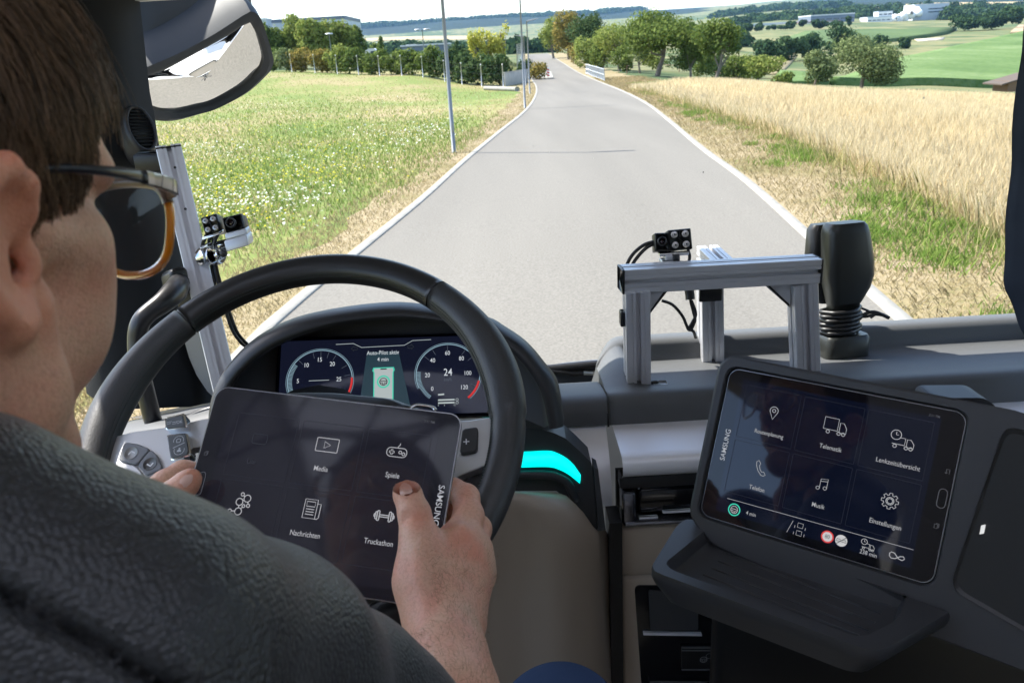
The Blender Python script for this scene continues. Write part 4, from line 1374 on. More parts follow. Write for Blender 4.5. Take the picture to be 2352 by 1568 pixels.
hall("factory_hall", "brownish low hall in front of the dark one", "building", 1838, 1930, 54, 880, 20, M_ROOF, mat("reddish_roof", (0.3, 0.2, 0.17), 0.7), 6, 0.5, PB, 1.0)
hall("office_block", "white stepped office block with dark windows", "building", 1992, 2066, 42, 940, 20, M_WHITE, M_GREYP, 7, 0.6, PB, 1.0)
hall("office_block", "narrow white upper storey on the stepped office block", "building", 2016, 2048, 29, 944, 12, M_WHITE, M_GREYP, 3, 0.8, PB, 0.8)
tw = hall("factory_tower", "tall pale grey block with two dark window bands, highest in the valley", "building", 2096, 2176, 13, 950, 24, M_GREYP, M_ROOF, 0, 0.5, PB, 0.8)
a, b = at_dist(2102, 950), at_dist(2170, 950)
for y in (21, 28):
    z = on_y(2136, y, 949.8)[2]
    obj("window", *box(np.array([(a[0] + b[0]) / 2 + 6, 949.9, z]), EX, EY, EZ, (b[0] - a[0]) * 0.55, 0.3, 1.0), M_WIN, tw, smooth_=False)
hall("factory_hall", "low pale hall right of the tall block, half hidden by trees", "building", 2180, 2310, 30, 1000, 30, M_GREYP, M_ROOF, 8, 0.5, PB, 1.0)
# steam beside the tower
r_ = np.random.default_rng(3)
st = SDF((-22, -8, -12), (22, 8, 12), 0.8)
for k in range(26):
    q = r_.uniform(0, 1)
    st.ell((-16 + 30 * q + r_.normal(0, 1.5), r_.normal(0, 2), -9 + 13 * q ** 0.7 + r_.normal(0, 2)), np.full(3, r_.uniform(2.2, 4.6)), k=0.6)
v, f = st.mesh(1)
pc = on_y(2078, 36, 945)
o = obj("steam", v + pc, f, mat("white_steam", (0.8, 0.8, 0.8), 1.0, spec=0.0), None)
o['kind'] = 'stuff'
# shed at the field's far edge
p = at_dist(2318, 78)
p[2] = on_y(2318, 204, 78)[2]
s = 1 / px_per_m(p)
t = thing("field_shed", "small dark shed with a sloping brown roof beyond the grain", "shed", p)
obj("wall", *box(p + [22 * s, 1.5, 4 * s], EX, EY, EZ, 46 * s, 2.5, 24 * s), M_WOOD, t, smooth_=False)
v, f = prism([p + [-20 * s, 0, 8 * s], p + [60 * s, 0, 26 * s], p + [60 * s, 0, 30 * s], p + [-20 * s, 0, 11 * s]], EY, 3.2)
obj("roof", v, f, mat("brown_shed_roof", (0.085, 0.065, 0.05), 0.85), t, smooth_=False)
# ================================================================ the truck cab, seen from between the seats
def plastic(name, col, rough=0.5, grain=900, g=0.25, spec=0.5, var=None):
    return mat(name, col, rough, spec=spec, bump=(grain, g, 0.0006, 2), var=var)
M_DASH = plastic("grained_slate_plastic", (0.092, 0.096, 0.100), 0.56, 700, 0.5, 0.4)
M_DARK = plastic("dark_grey_plastic", (0.028, 0.029, 0.032), 0.45, 900, 0.2)
M_BLACK = mat("satin_black_plastic", (0.012, 0.012, 0.013), 0.38)
M_GLOSSB = mat("gloss_black_plastic", (0.008, 0.008, 0.010), 0.12, coat=0.3)
M_BEIGE = plastic("beige_brown_plastic", (0.44, 0.355, 0.275), 0.48, 800, 0.15)
M_SILVER = mat("brushed_silver_trim", (0.88, 0.87, 0.90), 0.40, 0.25, bump=(400, 0.05, 0.0005))
M_CHROME = mat("chrome", (0.75, 0.76, 0.78), 0.12, 1.0)
M_ALU = mat("anodised_aluminium", (0.60, 0.605, 0.63), 0.36, 0.35)
M_LINER = mat("pale_grey_headliner", (0.55, 0.54, 0.53), 0.95, bump=(300, 0.4, 0.001))
M_TRIM = plastic("grey_pillar_trim", (0.015, 0.016, 0.018), 0.8, 600, 0.3, 0.2)
M_TRIMB = mat("beige_pillar_trim", (0.36, 0.34, 0.31), 0.7, bump=(500, 0.3, 0.0008))
M_RUBBER = mat("black_rubber", (0.010, 0.010, 0.010), 0.6)
M_CABLE = mat("black_cable_sheath", (0.013, 0.013, 0.014), 0.4)

# shell
def panel(name, c, sx, sy, sz, m, bev=0.0):
    v, f = box(np.asarray(c, float), EX, EY, EZ, sx, sy, sz, bev)
    return structure(name, v, f, m, smooth_=False)
XL, XR_, ZF, ZR, YB = -0.76, 1.62, -1.40, 0.80, -0.95
panel("cab_floor", ((XL + XR_) / 2, 0.33, ZF - 0.02), XR_ - XL + 0.1, 2.6, 0.04, mat("black_floor_mat", (0.02, 0.02, 0.02), 0.9))
HX0, HX1, HY0, HY1 = -0.735, 1.05, -0.62, 0.30
panel("cab_roof", ((XL + XR_) / 2, (HY1 + 1.56) / 2, ZR + 0.02), XR_ - XL + 0.1, 1.56 - HY1, 0.04, M_LINER)
panel("cab_roof", ((XL + XR_) / 2, (YB + HY0) / 2, ZR + 0.02), XR_ - XL + 0.1, HY0 - YB, 0.04, M_LINER)
panel("cab_roof", ((XL + HX0) / 2 - 0.025, (HY0 + HY1) / 2, ZR + 0.02), HX0 - XL + 0.05, HY1 - HY0 - 0.004, 0.04, M_LINER)
panel("cab_roof", ((XR_ + HX1) / 2 + 0.025, (HY0 + HY1) / 2, ZR + 0.02), XR_ - HX1 + 0.05, HY1 - HY0 - 0.004, 0.04, M_LINER)
M_ROOF_FILL = bpy.data.materials.new("roof_fill_diffuser"); M_ROOF_FILL.use_nodes = True
_n = M_ROOF_FILL.node_tree; _n.nodes.remove(_n.nodes["Principled BSDF"])
_t = _n.nodes.new("ShaderNodeBsdfTranslucent"); _t.inputs[0].default_value = (0.50, 0.51, 0.54, 1); _n.links.new(_t.outputs[0], _n.nodes["Material Output"].inputs[0])
panel("roof_fill_panel", ((HX0 + HX1) / 2, (HY0 + HY1) / 2, ZR + 0.05), HX1 - HX0 + 0.06, HY1 - HY0 + 0.06, 0.008, M_ROOF_FILL)  # unseen translucent panel, added to spread fill light into the cab
panel("cab_rear_wall", ((XL + XR_) / 2, YB - 0.02, (ZF + ZR) / 2), XR_ - XL, 0.04, ZR - ZF, M_LINER)
# left door: sill, header and rear part round the window
WZ0, WZ1 = -0.66, 0.215
panel("door_panel", (XL - 0.02, 0.36, (ZF + WZ0) / 2), 0.05, 2.2, WZ0 - ZF, M_DARK)
panel("door_header", (XL - 0.02, 0.36, (ZR + WZ1) / 2), 0.05, 2.4, ZR - WZ1, M_LINER)
panel("door_pillar", (XL - 0.02, (YB - 0.50) / 2, (WZ0 + WZ1) / 2), 0.05, -0.50 - YB, WZ1 - WZ0 - 0.004, M_LINER)
panel("door_panel", (XR_ + 0.02, 0.36, (ZF - 0.5) / 2), 0.05, 2.4, -0.5 - ZF, M_DARK)
panel("door_header", (XR_ + 0.02, 0.36, (ZR + 0.25) / 2), 0.05, 2.4, ZR - 0.25, M_LINER)
panel("door_pillar", (XR_ + 0.02, (YB - 0.0) / 2, -0.125), 0.05, -YB, 0.74, M_LINER)
# windscreen: header with the rolled-down sun blind, clear pane, lower cowl
ws_y = lambda z: 1.62 - 0.12 * (z + 0.6)
HZ = 0.115
panel("windscreen_header", ((XL + XR_) / 2, 1.545, (HZ + ZR) / 2), XR_ - XL + 0.1, 0.03, ZR - HZ, M_LINER)
M_CLEAR = bpy.data.materials.new("clear_windscreen_glass"); M_CLEAR.use_nodes = True
_n = M_CLEAR.node_tree; _n.nodes.remove(_n.nodes["Principled BSDF"])
_t = _n.nodes.new("ShaderNodeBsdfTransparent"); _t.inputs[0].default_value = (0.97, 0.985, 0.98, 1); _n.links.new(_t.outputs[0], _n.nodes["Material Output"].inputs[0])
q = [(XL + 0.12, ws_y(-0.66), -0.66), (XR_, ws_y(-0.66), -0.66), (XR_, ws_y(HZ) , HZ), (XL + 0.12, ws_y(HZ), HZ)]
structure("windscreen", np.array(q), [(0, 1, 2, 3)], M_CLEAR, smooth_=False)
# dust specks and dried splashes on the pane
sv, sf = MB(), None
r_ = np.random.default_rng(21)
for k in range(60):
    x, z = r_.uniform(-0.6, 1.2), r_.uniform(-0.45, 0.08)
    c = np.array([x, ws_y(z) - 0.002, z])
    rr = r_.uniform(0.0003, 0.0008) if k > 2 else 0.0018
    a0 = r_.uniform(0, 6)
    sv.add([c + [rr * math.cos(a0 + a) * r_.uniform(.7, 1.2), 0, rr * math.sin(a0 + a) * r_.uniform(.7, 1.3)] for a in np.linspace(0, 2 * math.pi, 7, endpoint=False)], [tuple(range(7))])
o = sv.obj("windscreen_dust", mat("pale_dust", (0.55, 0.54, 0.5), 0.9), None, smooth_=False)
o['kind'] = 'stuff'

# outside of the cab front (shows in the kerb mirror)
M_TRUCKW = mat("white_truck_paint", (0.75, 0.75, 0.74), 0.25, coat=0.6)
t = thing("truck_front", "white outer front of the truck, seen only in the kerb mirror", "truck front", (0.4, 1.75, -2.3))
prof = [(1.66, -0.67), (1.76, -0.72), (1.80, -0.9), (1.80, -1.4), (1.86, -1.5), (1.88, -1.9), (1.84, -2.25), (1.7, -2.28)]
obj("bonnet_panel", *loft([[(x, y - 0.14 * (abs(x - 0.43) / 1.2) ** 4, z) for y, z in prof] for x in np.linspace(-0.8, 1.66, 21)]), M_TRUCKW, t, sharp=40)
obj("lower_grille", *box(np.array([0.43, 1.885, -1.7]), EX, EY, EZ, 1.5, 0.03, 0.2, 0.01), M_BLACK, t)

# A pillar on the driver's side
R_edge = [(318, 215), (330, 275), (349, 394), (394, 513), (427, 640), (474, 774), (513, 862), (522, 905)]
L_edge = [(170, 200), (176, 270), (188, 394), (196, 513), (205, 640), (216, 774), (230, 862), (238, 930)]
top_r, top_l = (286, -60), (150, -60)
rings = []
for (rx, ry), (lx, ly) in zip([top_r] + R_edge, [top_l] + L_edge):
    a = on_y(rx, ry, 1.50)
    b = on_x(lx, ly, XL + 0.01)
    b[1] = max(min(b[1], 1.36), 1.22)
    m1 = a * 0.62 + b * 0.38 + np.array([0.03, -0.045, 0])
    m0 = a * 0.9 + b * 0.1 + np.array([0.012, -0.03, 0])
    rings.append([a + [0.0, 0.05, 0], a, m0, m1, b * 0.8 + a * 0.2 + np.array([0.01, -0.03, 0]), b, b + [-0.06, 0.06, 0], b + [-0.05, 0.2, 0]])
v, f = loft(np.array(rings), True, True)
o = structure("cab_pillar", v, f, M_TRIM)
o.data.set_sharp_from_angle(angle=math.radians(50))
# vertical seal line and lower beige trim
t = thing("pillar_trim", "beige lower trim panel with a screw hole at the foot of the driver's pillar", "trim panel", on_y(480, 860, 1.40))
A = [(474, 772), (496, 822), (513, 862), (520, 895), (494, 915), (476, 898), (452, 862), (434, 820), (420, 770), (432, 730), (456, 730)]
v, f = prism([on_y(x, y, 1.415) for x, y in A], EY, 0.02)
obj("panel", v, f, M_TRIMB, t, smooth_=False)
obj("screw_hole", *disc(on_y(509, 900 - 0, 1.4135), -EY, 0.0035, 12, 0.002), M_BLACK, t)
obj("screw_hole", *disc(on_y(512, 872, 1.4135), -EY, 0.003, 12, 0.002), M_BLACK, t)
t = thing("pillar_speaker", "small oval speaker with a ribbed grille on the driver's pillar", "speaker", P(324, 300, 1.36))
pc = P(322, 298, 1.37)
ax = unit(P(336, 338, 1.37) - P(312, 258, 1.37))
nn = unit(np.array([0.75, -0.65, 0.1])); nn = unit(nn - ax * (nn @ ax)); sd = np.cross(ax, nn)
def oval(a, b, z):
    return [pc + ax * a * math.cos(u) + sd * b * math.sin(u) + nn * z for u in np.linspace(0, 2 * math.pi, 28, endpoint=False)]
obj("housing", *loft([oval(.046, .030, -0.05), oval(.044, .028, 0), oval(.040, .024, 0.008), oval(.037, .021, 0.008), oval(.035, .019, 0.003)], True, True), M_DARK, t)
for k in range(11):
    u = -0.03 + 0.006 * k
    wv = 0.019 * math.sqrt(max(0, 1 - (u / 0.035) ** 2))
    obj("grille_rib", *tube([pc + ax * u - sd * wv + nn * 0.006, pc + ax * u + sd * wv + nn * 0.006], 0.0016, 5), M_TRIM, t)
t = thing("grab_handle", "curved black grab handle beside the driver's pillar", "grab handle", P(330, 740, 1.22))
path = [P(412, 648, 1.30), P(402, 668, 1.25), P(375, 694, 1.22), P(340, 720, 1.205), P(321, 745, 1.20), P(315, 780, 1.205), P(318, 830, 1.21), P(332, 890, 1.225), P(350, 960, 1.24), P(358, 985, 1.26)]
obj("grip", *tube(spline(path, 40), np.interp(np.linspace(0, 1, 40), [0, .12, .3, 1], [.016, .019, .0145, .013]), 14), mat("smooth_dark_grip", (0.02, 0.02, 0.022), 0.33), t)
obj("mount", *box(P(404, 652, 1.31), unit(np.array([0.7, -0.6, 0.3])), unit(np.array([0.6, 0.7, 0])), EZ, 0.045, 0.03, 0.05, 0.008), M_BLACK, t)

# ---------------------------------------------------------------- dashboard
D = thing("dashboard", "slate grey dashboard with a storage tray and silver trim strip", "dashboard", (0.4, 1.2, -0.6))
prof = [(1.60, -0.66), (1.55, -0.60), (1.475, -0.545), (1.455, -0.534), (1.44, -0.530), (1.415, -0.5255), (1.404, -0.528), (1.399, -0.536), (1.397, -0.552), (1.392, -0.563), (1.38, -0.5665), (1.36, -0.566), (1.33, -0.5615), (1.30, -0.556), (1.27, -0.551), (1.24, -0.5465), (1.22, -0.543), (1.204, -0.540), (1.193, -0.541), (1.184, -0.547), (1.179, -0.557), (1.177, -0.57), (1.176, -0.586), (1.19, -0.592)]
xs = np.unique(np.concatenate([np.linspace(0.152, 0.3, 16), np.linspace(0.3, 0.9, 13), np.linspace(0.9, 1.1, 14), np.linspace(1.1, 1.6, 6)]).round(4))
rings = []
for x in xs:
    edge = max(1 - float(smooth(0.195, 0.235, x)), float(smooth(0.965, 1.03, x)))
    drop = 0.05 * (1 - min(1, (x - 0.152) / 0.05)) ** 2 if x < 0.202 else 0.0
    r = []
    for y, z in prof:
        rim = -0.530 - 0.02 * max(0, (1.30 - y) / 0.1) if y < 1.30 else -0.530
        z2 = max(z, z * (1 - edge) + max(z, rim) * edge) if 1.21 < y < 1.42 else z
        yy = y
        if y > 1.2:
            z2 -= drop * 0.5 * float(smooth(1.2, 1.35, y))
            yy = y - 0.10 * float(smooth(1.3, 1.5, y)) * (1 - min(1, (x - 0.152) / 0.06)) ** 2 * (x < 0.212)
        r.append((x, yy, z2))
    rings.append(r)
v, f = loft(rings)
obj("tray_pad", v, f, M_DASH, D, sharp=60)
obj("tray_pad_end", *prism([(0.1525, y, z) for _, y, z in rings[0]][::-1], EX, 0.002), M_DASH, D, smooth_=False)
# lower pad between the binnacle and the tray
prof2 = [(1.42, -0.66), (1.36, -0.60), (1.325, -0.571), (1.30, -0.562), (1.26, -0.553), (1.22, -0.5465), (1.198, -0.546), (1.186, -0.553), (1.180, -0.565), (1.177, -0.586), (1.19, -0.592)]
obj("centre_pad", *loft([[(x, y, z) for y, z in prof2] for x in np.linspace(-0.02, 0.1495, 6)]), M_DASH, D, sharp=60)
obj("pad_seam", *loft([[(x, y - 0.001, z - 0.003) for y, z in prof2] for x in (0.148, 0.1515)]), M_BLACK, D)
# silver trim shelf, right and left of the seam
tr = [(1.186, -0.586), (1.13, -0.5865), (1.085, -0.5872), (1.070, -0.5885), (1.063, -0.593), (1.059, -0.602), (1.060, -0.614), (1.07, -0.622)]
obj("silver_trim", *loft([[(x, y, z) for y, z in tr] for x in np.linspace(0.156, 1.4, 8)]), M_SILVER, D)
tl = [(1.186, -0.588), (1.165, -0.60), (1.14, -0.625), (1.118, -0.655), (1.112, -0.68), (1.115, -0.70)]
obj("silver_trim", *loft([[(x, y, z) for y, z in tl] for x in np.linspace(0.0, 0.146, 5)]), M_SILVER, D)
# fascia, drawer and chrome lip
obj("fascia_strip", *box(np.array([0.72, 1.098, -0.642]), EX, EY, EZ, 1.13, 0.026, 0.022, 0.003), M_DARK, D)
obj("fascia_back", *box(np.array([0.72, 1.135, -0.69]), EX, EY, EZ, 1.13, 0.01, 0.09), M_BLACK, D, smooth_=False)
fr = MB()
dz0, dz1 = -0.7155, -0.657
fr.add(*box(np.array([0.168, 1.094, (dz0 + dz1) / 2]), EX, EY, EZ, 0.022, 0.03, dz1 - dz0, 0.005))
fr.add(*box(np.array([0.70, 1.094, dz0 + 0.003]), EX, EY, EZ, 1.08, 0.036, 0.008, 0.003))
fr.obj("drawer_frame", mat("dark_chrome", (0.25, 0.25, 0.28), 0.25, 0.9), D)
obj("drawer_front", *box(np.array([0.70, 1.108, (dz0 + dz1) / 2 + 0.004]), EX, EY, EZ, 1.03, 0.03, dz1 - dz0 - 0.012, 0.006), M_GLOSSB, D)
for x in (0.245, 0.42):
    obj("drawer_pull", *box(np.array([x, 1.089, dz0 + 0.016]), EX, EY, EZ, 0.045, 0.008, 0.004, 0.0015), M_SILVER, D)
obj("drawer_pull", *box(np.array([0.20, 1.089, dz0 + 0.008]), EX, EY, EZ, 0.03, 0.008, 0.003, 0.001), M_SILVER, D)
# beige front below
obj("upper_beige_panel", *box(np.array([0.70, 1.105, -0.7685]), EX, EY, EZ, 1.09, 0.04, 0.094, 0.006), M_BEIGE, D)
obj("lower_beige_panel", *box(np.array([0.70, 1.108, -1.06]), EX, EY, EZ, 1.085, 0.04, 0.482, 0.006), M_BEIGE, D)
obj("panel_gap", *box(np.array([0.145, 1.09, -0.95]), EX, EY, EZ, 0.02, 0.05, 0.5), M_BLACK, D, smooth_=False)

# driver's knee panel: beige, bulging
rows = [(1129, 1276), (1136, 1296), (1150, 1312), (1175, 1336), (1200, 1354), (1225, 1372), (1300, 1378), (1400, 1384), (1500, 1392), (1600, 1400)]
rings = []
for y, xr in rows:
    s = (y - 1129) / 470
    r = []
    for k, u in enumerate(np.linspace(0, 1, 16)):
        x = 900 + (xr - 900) * u
        Yv = 1.02 + 0.03 * s - 0.05 * math.sin(min(1, (1 - u) * 3.5) * math.pi / 2) + 0.012 * math.exp(-((u - 0.62) / 0.09) ** 2)
        if y < 1140: Yv += 0.02 * (1140 - y) / 11
        r.append(on_y(x, y, Yv))
    r.append(on_y(xr + 6, y + 2, 1.06))
    r.append(on_y(min(xr + 30, 1393 + s * 22), y + 4, 1.09))
    rings.append(r)
v, f = loft(rings)
obj("knee_panel", v, f, mat("beige_knee_plastic", (0.42, 0.34, 0.265), 0.36, bump=(800, 0.1, 0.0006)), D)
# black panel with the turquoise light strip
LP = [(1150, 983), (1205, 983), (1245, 985), (1274, 995), (1300, 1007), (1330, 1034), (1358, 1062), (1363, 1085), (1373, 1219), (1352, 1198), (1319, 1162), (1290, 1136), (1278, 1127), (1150, 1127)]
YL = 1.075
v, f = prism([on_y(x, y, YL - 0.02 * ((y - 983) / 140)) for x, y in LP], EY, 0.05)
obj("light_panel", v, f, M_DARK, D, smooth_=False)
v, f = prism([on_y(x, y, YL - 0.022 * ((y - 983) / 140) - 0.006) for x, y in [(1364, 1072), (1374, 1078), (1391, 1216), (1374, 1219)]], EY, 0.03)
obj("panel_edge", v, f, M_DARK, D, smooth_=False)
top = [(1120, 1041), (1202, 1040), (1258, 1038), (1281, 1043), (1307, 1057), (1334, 1083)]
bot = [(1120, 1074), (1197, 1073), (1258, 1072), (1284, 1078), (1307, 1090), (1332, 1110)]
pt, pb = spline([on_y(x, y, YL - 0.012) for x, y in top], 24), spline([on_y(x, y, YL - 0.020) for x, y in bot], 24)
M_CYAN = mat("turquoise_light", (0.0, 0.02, 0.02), 0.4, emit=(0.0, 0.80, 0.72), estr=0.620)
mid = [(a + b) / 2 + np.array([0, -0.004, 0]) for a, b in zip(pt, pb)]
obj("light_strip", *loft([pt + [0, 0.01, 0], pt, mid, pb, pb + [0, 0.01, 0]]), M_CYAN, D)
lip = [(1120, 1092), (1190, 1090), (1258, 1090), (1286, 1098), (1306, 1112), (1322, 1150)]
obj("panel_lip", *tube(spline([on_y(x, y, YL - 0.024) for x, y in lip], 20), 0.007, 8), M_DARK, D)
# dash end at the driver's left, with its air outlet slot
obj("left_end", *loft([[on_y(x, y, Y) for x, y, Y in r] for r in (
    [(200, 1010, 1.36), (300, 965, 1.36), (400, 945, 1.36), (500, 925, 1.36)], [(190, 1060, 1.15), (290, 985, 1.12), (390, 962, 1.10), (520, 930, 1.08)], [(190, 1160, 1.06), (285, 1040, 1.04), (390, 1000, 1.02), (530, 960, 1.0)],
    [(190, 1400, 1.06), (285, 1350, 1.04), (390, 1300, 1.02), (530, 1250, 1.0)])]), M_DASH, D)
obj("outlet_slot", *tube(spline([on_y(x, y, 1.09) for x, y in ((388, 985), (430, 962), (470, 944), (505, 936))], 10), 0.006, 6), M_BLACK, D)
# switch panel under the tray
YS = 1.086
def sw(px, m, name, dy, th=0.012, r=6):
    return obj(name, *prism([on_y(x, y, YS - dy) for x, y in rounded(np.array(px, float), r)], EY, th), m, D, smooth_=False)
sw([(1457, 1344), (1785, 1344), (1785, 1640), (1478, 1640)], M_GLOSSB, "switch_panel", 0.0, 0.02, 14)
sw([(1490, 1356), (1604, 1368), (1604, 1446), (1494, 1448)], mat("grey_blank", (0.06, 0.06, 0.062), 0.7), "blank_cover", 0.004)
sw([(1656, 1380), (1736, 1390), (1736, 1447), (1656, 1447)], mat("dark_blank", (0.02, 0.02, 0.022), 0.6), "blank_cover", 0.004)
sw([(1478, 1452), (1612, 1455), (1612, 1460), (1478, 1458)], M_SILVER, "trim_line", 0.005, 0.006, 1)
sw([(1566, 1487), (1665, 1487), (1665, 1538), (1566, 1538)], M_BLACK, "drawer_front", 0.006, 0.01, 4)
for y in (1487, 1493, 1537):
    sw([(1566, y), (1664, y), (1664, y + 1.6), (1566, y + 1.6)], mat("thin_grey_line", (0.16, 0.16, 0.16), 0.4), "trim_line", 0.0075, 0.003, 0.3)
sw([(1492, 1562), (1768, 1564), (1768, 1572), (1492, 1570)], M_CHROME, "trim_line", 0.007, 0.008, 2)
sp = Pane(on_y(1620, 1512, YS - 0.0075), EX, EZ, -EY)
ic = MB(); put_icon(sp, ic, 'wheel', -0.003, -0.001, 0.012, 0.0012); sp.ring(ic, 0.006, 0.006, 0.005, 0.0008)
ic.obj("icon", mat("grey_print", (0.3, 0.3, 0.3), 0.6), D, smooth_=False)
sp = Pane(on_y(1630, 1386, YS - 0.0005), EX, EZ, -EY)
ic = MB(); put_icon(sp, ic, 'wheel', 0, 0, 0.012, 0.001); ic.obj("icon", bpy.data.materials["grey_print"], D, smooth_=False)

# ---------------------------------------------------------------- instrument cluster
CL = Pane((-0.1899, 1.0776, -0.4374), (0.9986, 0.0336, -0.0407), (0.01, 0.6363, 0.7714), (0.0518, -0.7707, 0.635))
K = thing("instrument_cluster", "digital instrument cluster under a black hood behind the steering wheel", "instrument cluster", CL.c)
outer = [(488, 960), (492, 910), (512, 855), (570, 789), (641, 744), (726, 716), (857, 696), (958, 696), (1109, 724), (1160, 749), (1210, 784), (1250, 830), (1281, 875), (1296, 960)]
inner = [(508, 985), (512, 940), (535, 880), (590, 822), (660, 780), (768, 745), (858, 733), (947, 731), (1060, 745), (1120, 768), (1180, 812), (1222, 862), (1246, 910), (1262, 985)]
fo = lambda y: 1.02 - 0.05 * (y - 696) / 260
def arc3(pts, g, n=48):
    return spline([on_y(x, y, g(y)) for x, y in pts], n)
A_out = arc3(outer, lambda y: fo(y) + 0.03)
cen = on_y(885, 900, 1.0)
def shrink(a, k, dy):
    r = cen + (a - cen) * [k, 1, k]; r = r.copy(); r[:, 1] = a[:, 1] + dy; return r
A_in = arc3(inner, fo)
mid1 = shrink(A_out, 0.985, -0.028); mid2 = A_in * 0.35 + shrink(A_out, 0.955, -0.036) * 0.65
back1 = A_out + np.array([0, 0.10, -0.035]); back2 = A_out * [1.03, 1, 1] + np.array([0, 0.26, -0.13])
bez = np.array([on_plane(*proj(q), CL.c - CL.N * 0.012, CL.N) for q in A_in]); bez = bez + (CL.c - bez) * 0.03
obj("hood", *loft([back2, back1, A_out, mid1, mid2, A_in, A_in * 0.9 + bez * 0.1 + [0, 0.01, 0]]), mat("soft_black_hood", (0.022, 0.022, 0.024), 0.42, bump=(600, 0.15, 0.0005)), K)
ib = (A_in * 0.9 + bez * 0.1 + [0, 0.01, 0])
cb = bez.mean(0)
obj("bezel", *loft([ib, bez, bez * 0.5 + cb * 0.5, np.repeat(cb[None], len(bez), 0)]), plastic("bezel_grey", (0.05, 0.05, 0.054), 0.6), K)
W2, H2 = 0.30, 0.118
obj("screen_frame", *box(CL.at(0, 0, -0.006), CL.X, CL.Y, CL.N, W2 + 0.012, H2 + 0.012, 0.010, 0.002), M_GLOSSB, K)
M_SCR = mat("dark_screen_glass", (0.004, 0.005, 0.010), 0.10, emit=(0.014, 0.018, 0.045), estr=0.15)
obj("screen", *box(CL.at(0, 0, -0.0005), CL.X, CL.Y, CL.N, W2, H2, 0.003), M_SCR, K, smooth_=False)
M_LIT = mat("lit_white", (0, 0, 0), 0.6, emit=(0.75, 0.80, 0.85), estr=0.260)
M_LITB = mat("lit_pale_blue", (0, 0, 0), 0.6, emit=(0.40, 0.62, 0.75), estr=0.198)
M_LITR = mat("lit_red", (0, 0, 0), 0.6, emit=(0.75, 0.04, 0.04), estr=0.279)
M_LITG = mat("lit_green", (0, 0, 0), 0.6, emit=(0.05, 0.65, 0.45), estr=0.310)
M_LITD = mat("lit_dim_grey", (0, 0, 0), 0.6, emit=(0.25, 0.30, 0.38), estr=0.112)
M_LITT = mat("lit_dark_teal", (0, 0, 0), 0.4, emit=(0.03, 0.065, 0.09), estr=0.236)
M_LITS = mat("lit_silver", (0, 0, 0), 0.5, emit=(0.55, 0.62, 0.62), estr=0.260)
lw = 0.0009
L0 = 0.0018
def gauge(cx, cy, r, a_lo, a_hi, red0, red1, bars, nums, ticks):
    x, y = CL.px(cx, cy)
    mb = MB()
    CL.ring(mb, x, y, r, 0.0014, L0, a_lo, a_hi, 60)
    CL.ring(mb, x, y, r + 0.0022, 0.0006, L0, a_lo, a_hi, 60)
    for a in np.arange(bars[0], bars[1], 2.6):
        c_, s_ = math.cos(math.radians(a)), math.sin(math.radians(a))
        CL.stroke(mb, [(x + (r - 0.001) * c_, y + (r - 0.001) * s_), (x + (r - 0.0065) * c_, y + (r - 0.0065) * s_)], 0.0009, L0 + 0.0001)
    mb.obj("dial_ring", M_LITB, K, smooth_=False)
    mb = MB()
    for a in ticks:
        c_, s_ = math.cos(math.radians(a)), math.sin(math.radians(a))
        CL.stroke(mb, [(x + (r - 0.002) * c_, y + (r - 0.002) * s_), (x + (r - 0.011) * c_, y + (r - 0.011) * s_)], 0.0006, L0)
    mb.obj("dial_ticks", M_LITD, K, smooth_=False)
    mb = MB(); CL.ring(mb, x, y, r - 0.0005, 0.003, L0 + 0.0002, red0, red1, 16); mb.obj("red_zone", M_LITR, K, smooth_=False)
    mb = MB()
    for s, px_, py_, sz in nums:
        CL.text(mb, s, *CL.px(px_, py_), sz, L0)
    mb.obj("lettering", M_LIT, K, smooth_=False)
g = 0.0092
gauge(735.3, 874.7, 0.0465, -40, 205, -42, 4, (146, 220), [("15", 734.6, 827, g), ("10", 704, 839.6, g), ("20", 763.8, 836.7, g), ("5", 684.8, 876, g), ("25", 779, 871.6, g)], [30, 60, 75, 90, 105, 135, 10])
gauge(1029.2, 860.3, 0.0465, -50, 205, -52, -14, (174, 232), [("60", 1028, 811.7, g), ("40", 994, 828.7, g), ("80", 1060, 824, g), ("20", 982, 862.5, g), ("100", 1074, 857.6, g), ("0", 993, 893.7, g), ("120", 1066, 890, g), ("24", 1029, 856, 0.0155)], [35, 55, 90, 120, 140, -25, -40])
mb = MB(); CL.text(mb, "Auto-Pilot aktiv", *CL.px(879.8, 810.8), 0.0088, L0); CL.text(mb, "4 min", *CL.px(880, 826), 0.0088, L0); mb.obj("lettering", M_LIT, K, smooth_=False)
mb = MB(); CL.text(mb, "km/h", *CL.px(1029, 872.5), 0.0066, L0); mb.obj("lettering", M_LITD, K, smooth_=False)
mb = MB(); CL.stroke(mb, [CL.px(634 + x * .22266, 753.4 + y * .22266) for x, y in ((620, 172), (800, 163), (885, 203), (1325, 180), (1410, 132), (1600, 122))], 0.0008, L0); CL.stroke(mb, [CL.px(634 + x * .22266, 753.4 + y * .22266) for x, y in ((340, 547), (550, 538))], 0.0008, L0); mb.obj("screen_line", M_LITS, K, smooth_=False)
mb = MB(); CL.poly(mb, [CL.px(634 + x * .22266, 753.4 + y * .22266) for x, y in ((860, 800), (940, 250), (1265, 240), (1385, 800))][::-1], 0.0012); mb.obj("lane_picture", M_LITT, K, smooth_=False)
x, y = CL.px(881, 880)
mb = MB()
CL.poly(mb, [(x + a, y + b) for a, b in ((-.0146, -.034), (.0146, -.034), (.0146, .017), (.0165, .019), (.015, .024), (-.015, .024), (-.0165, .019), (-.0146, .017))], 0.0013); mb.obj("truck_glow", M_LITG, K, smooth_=False)
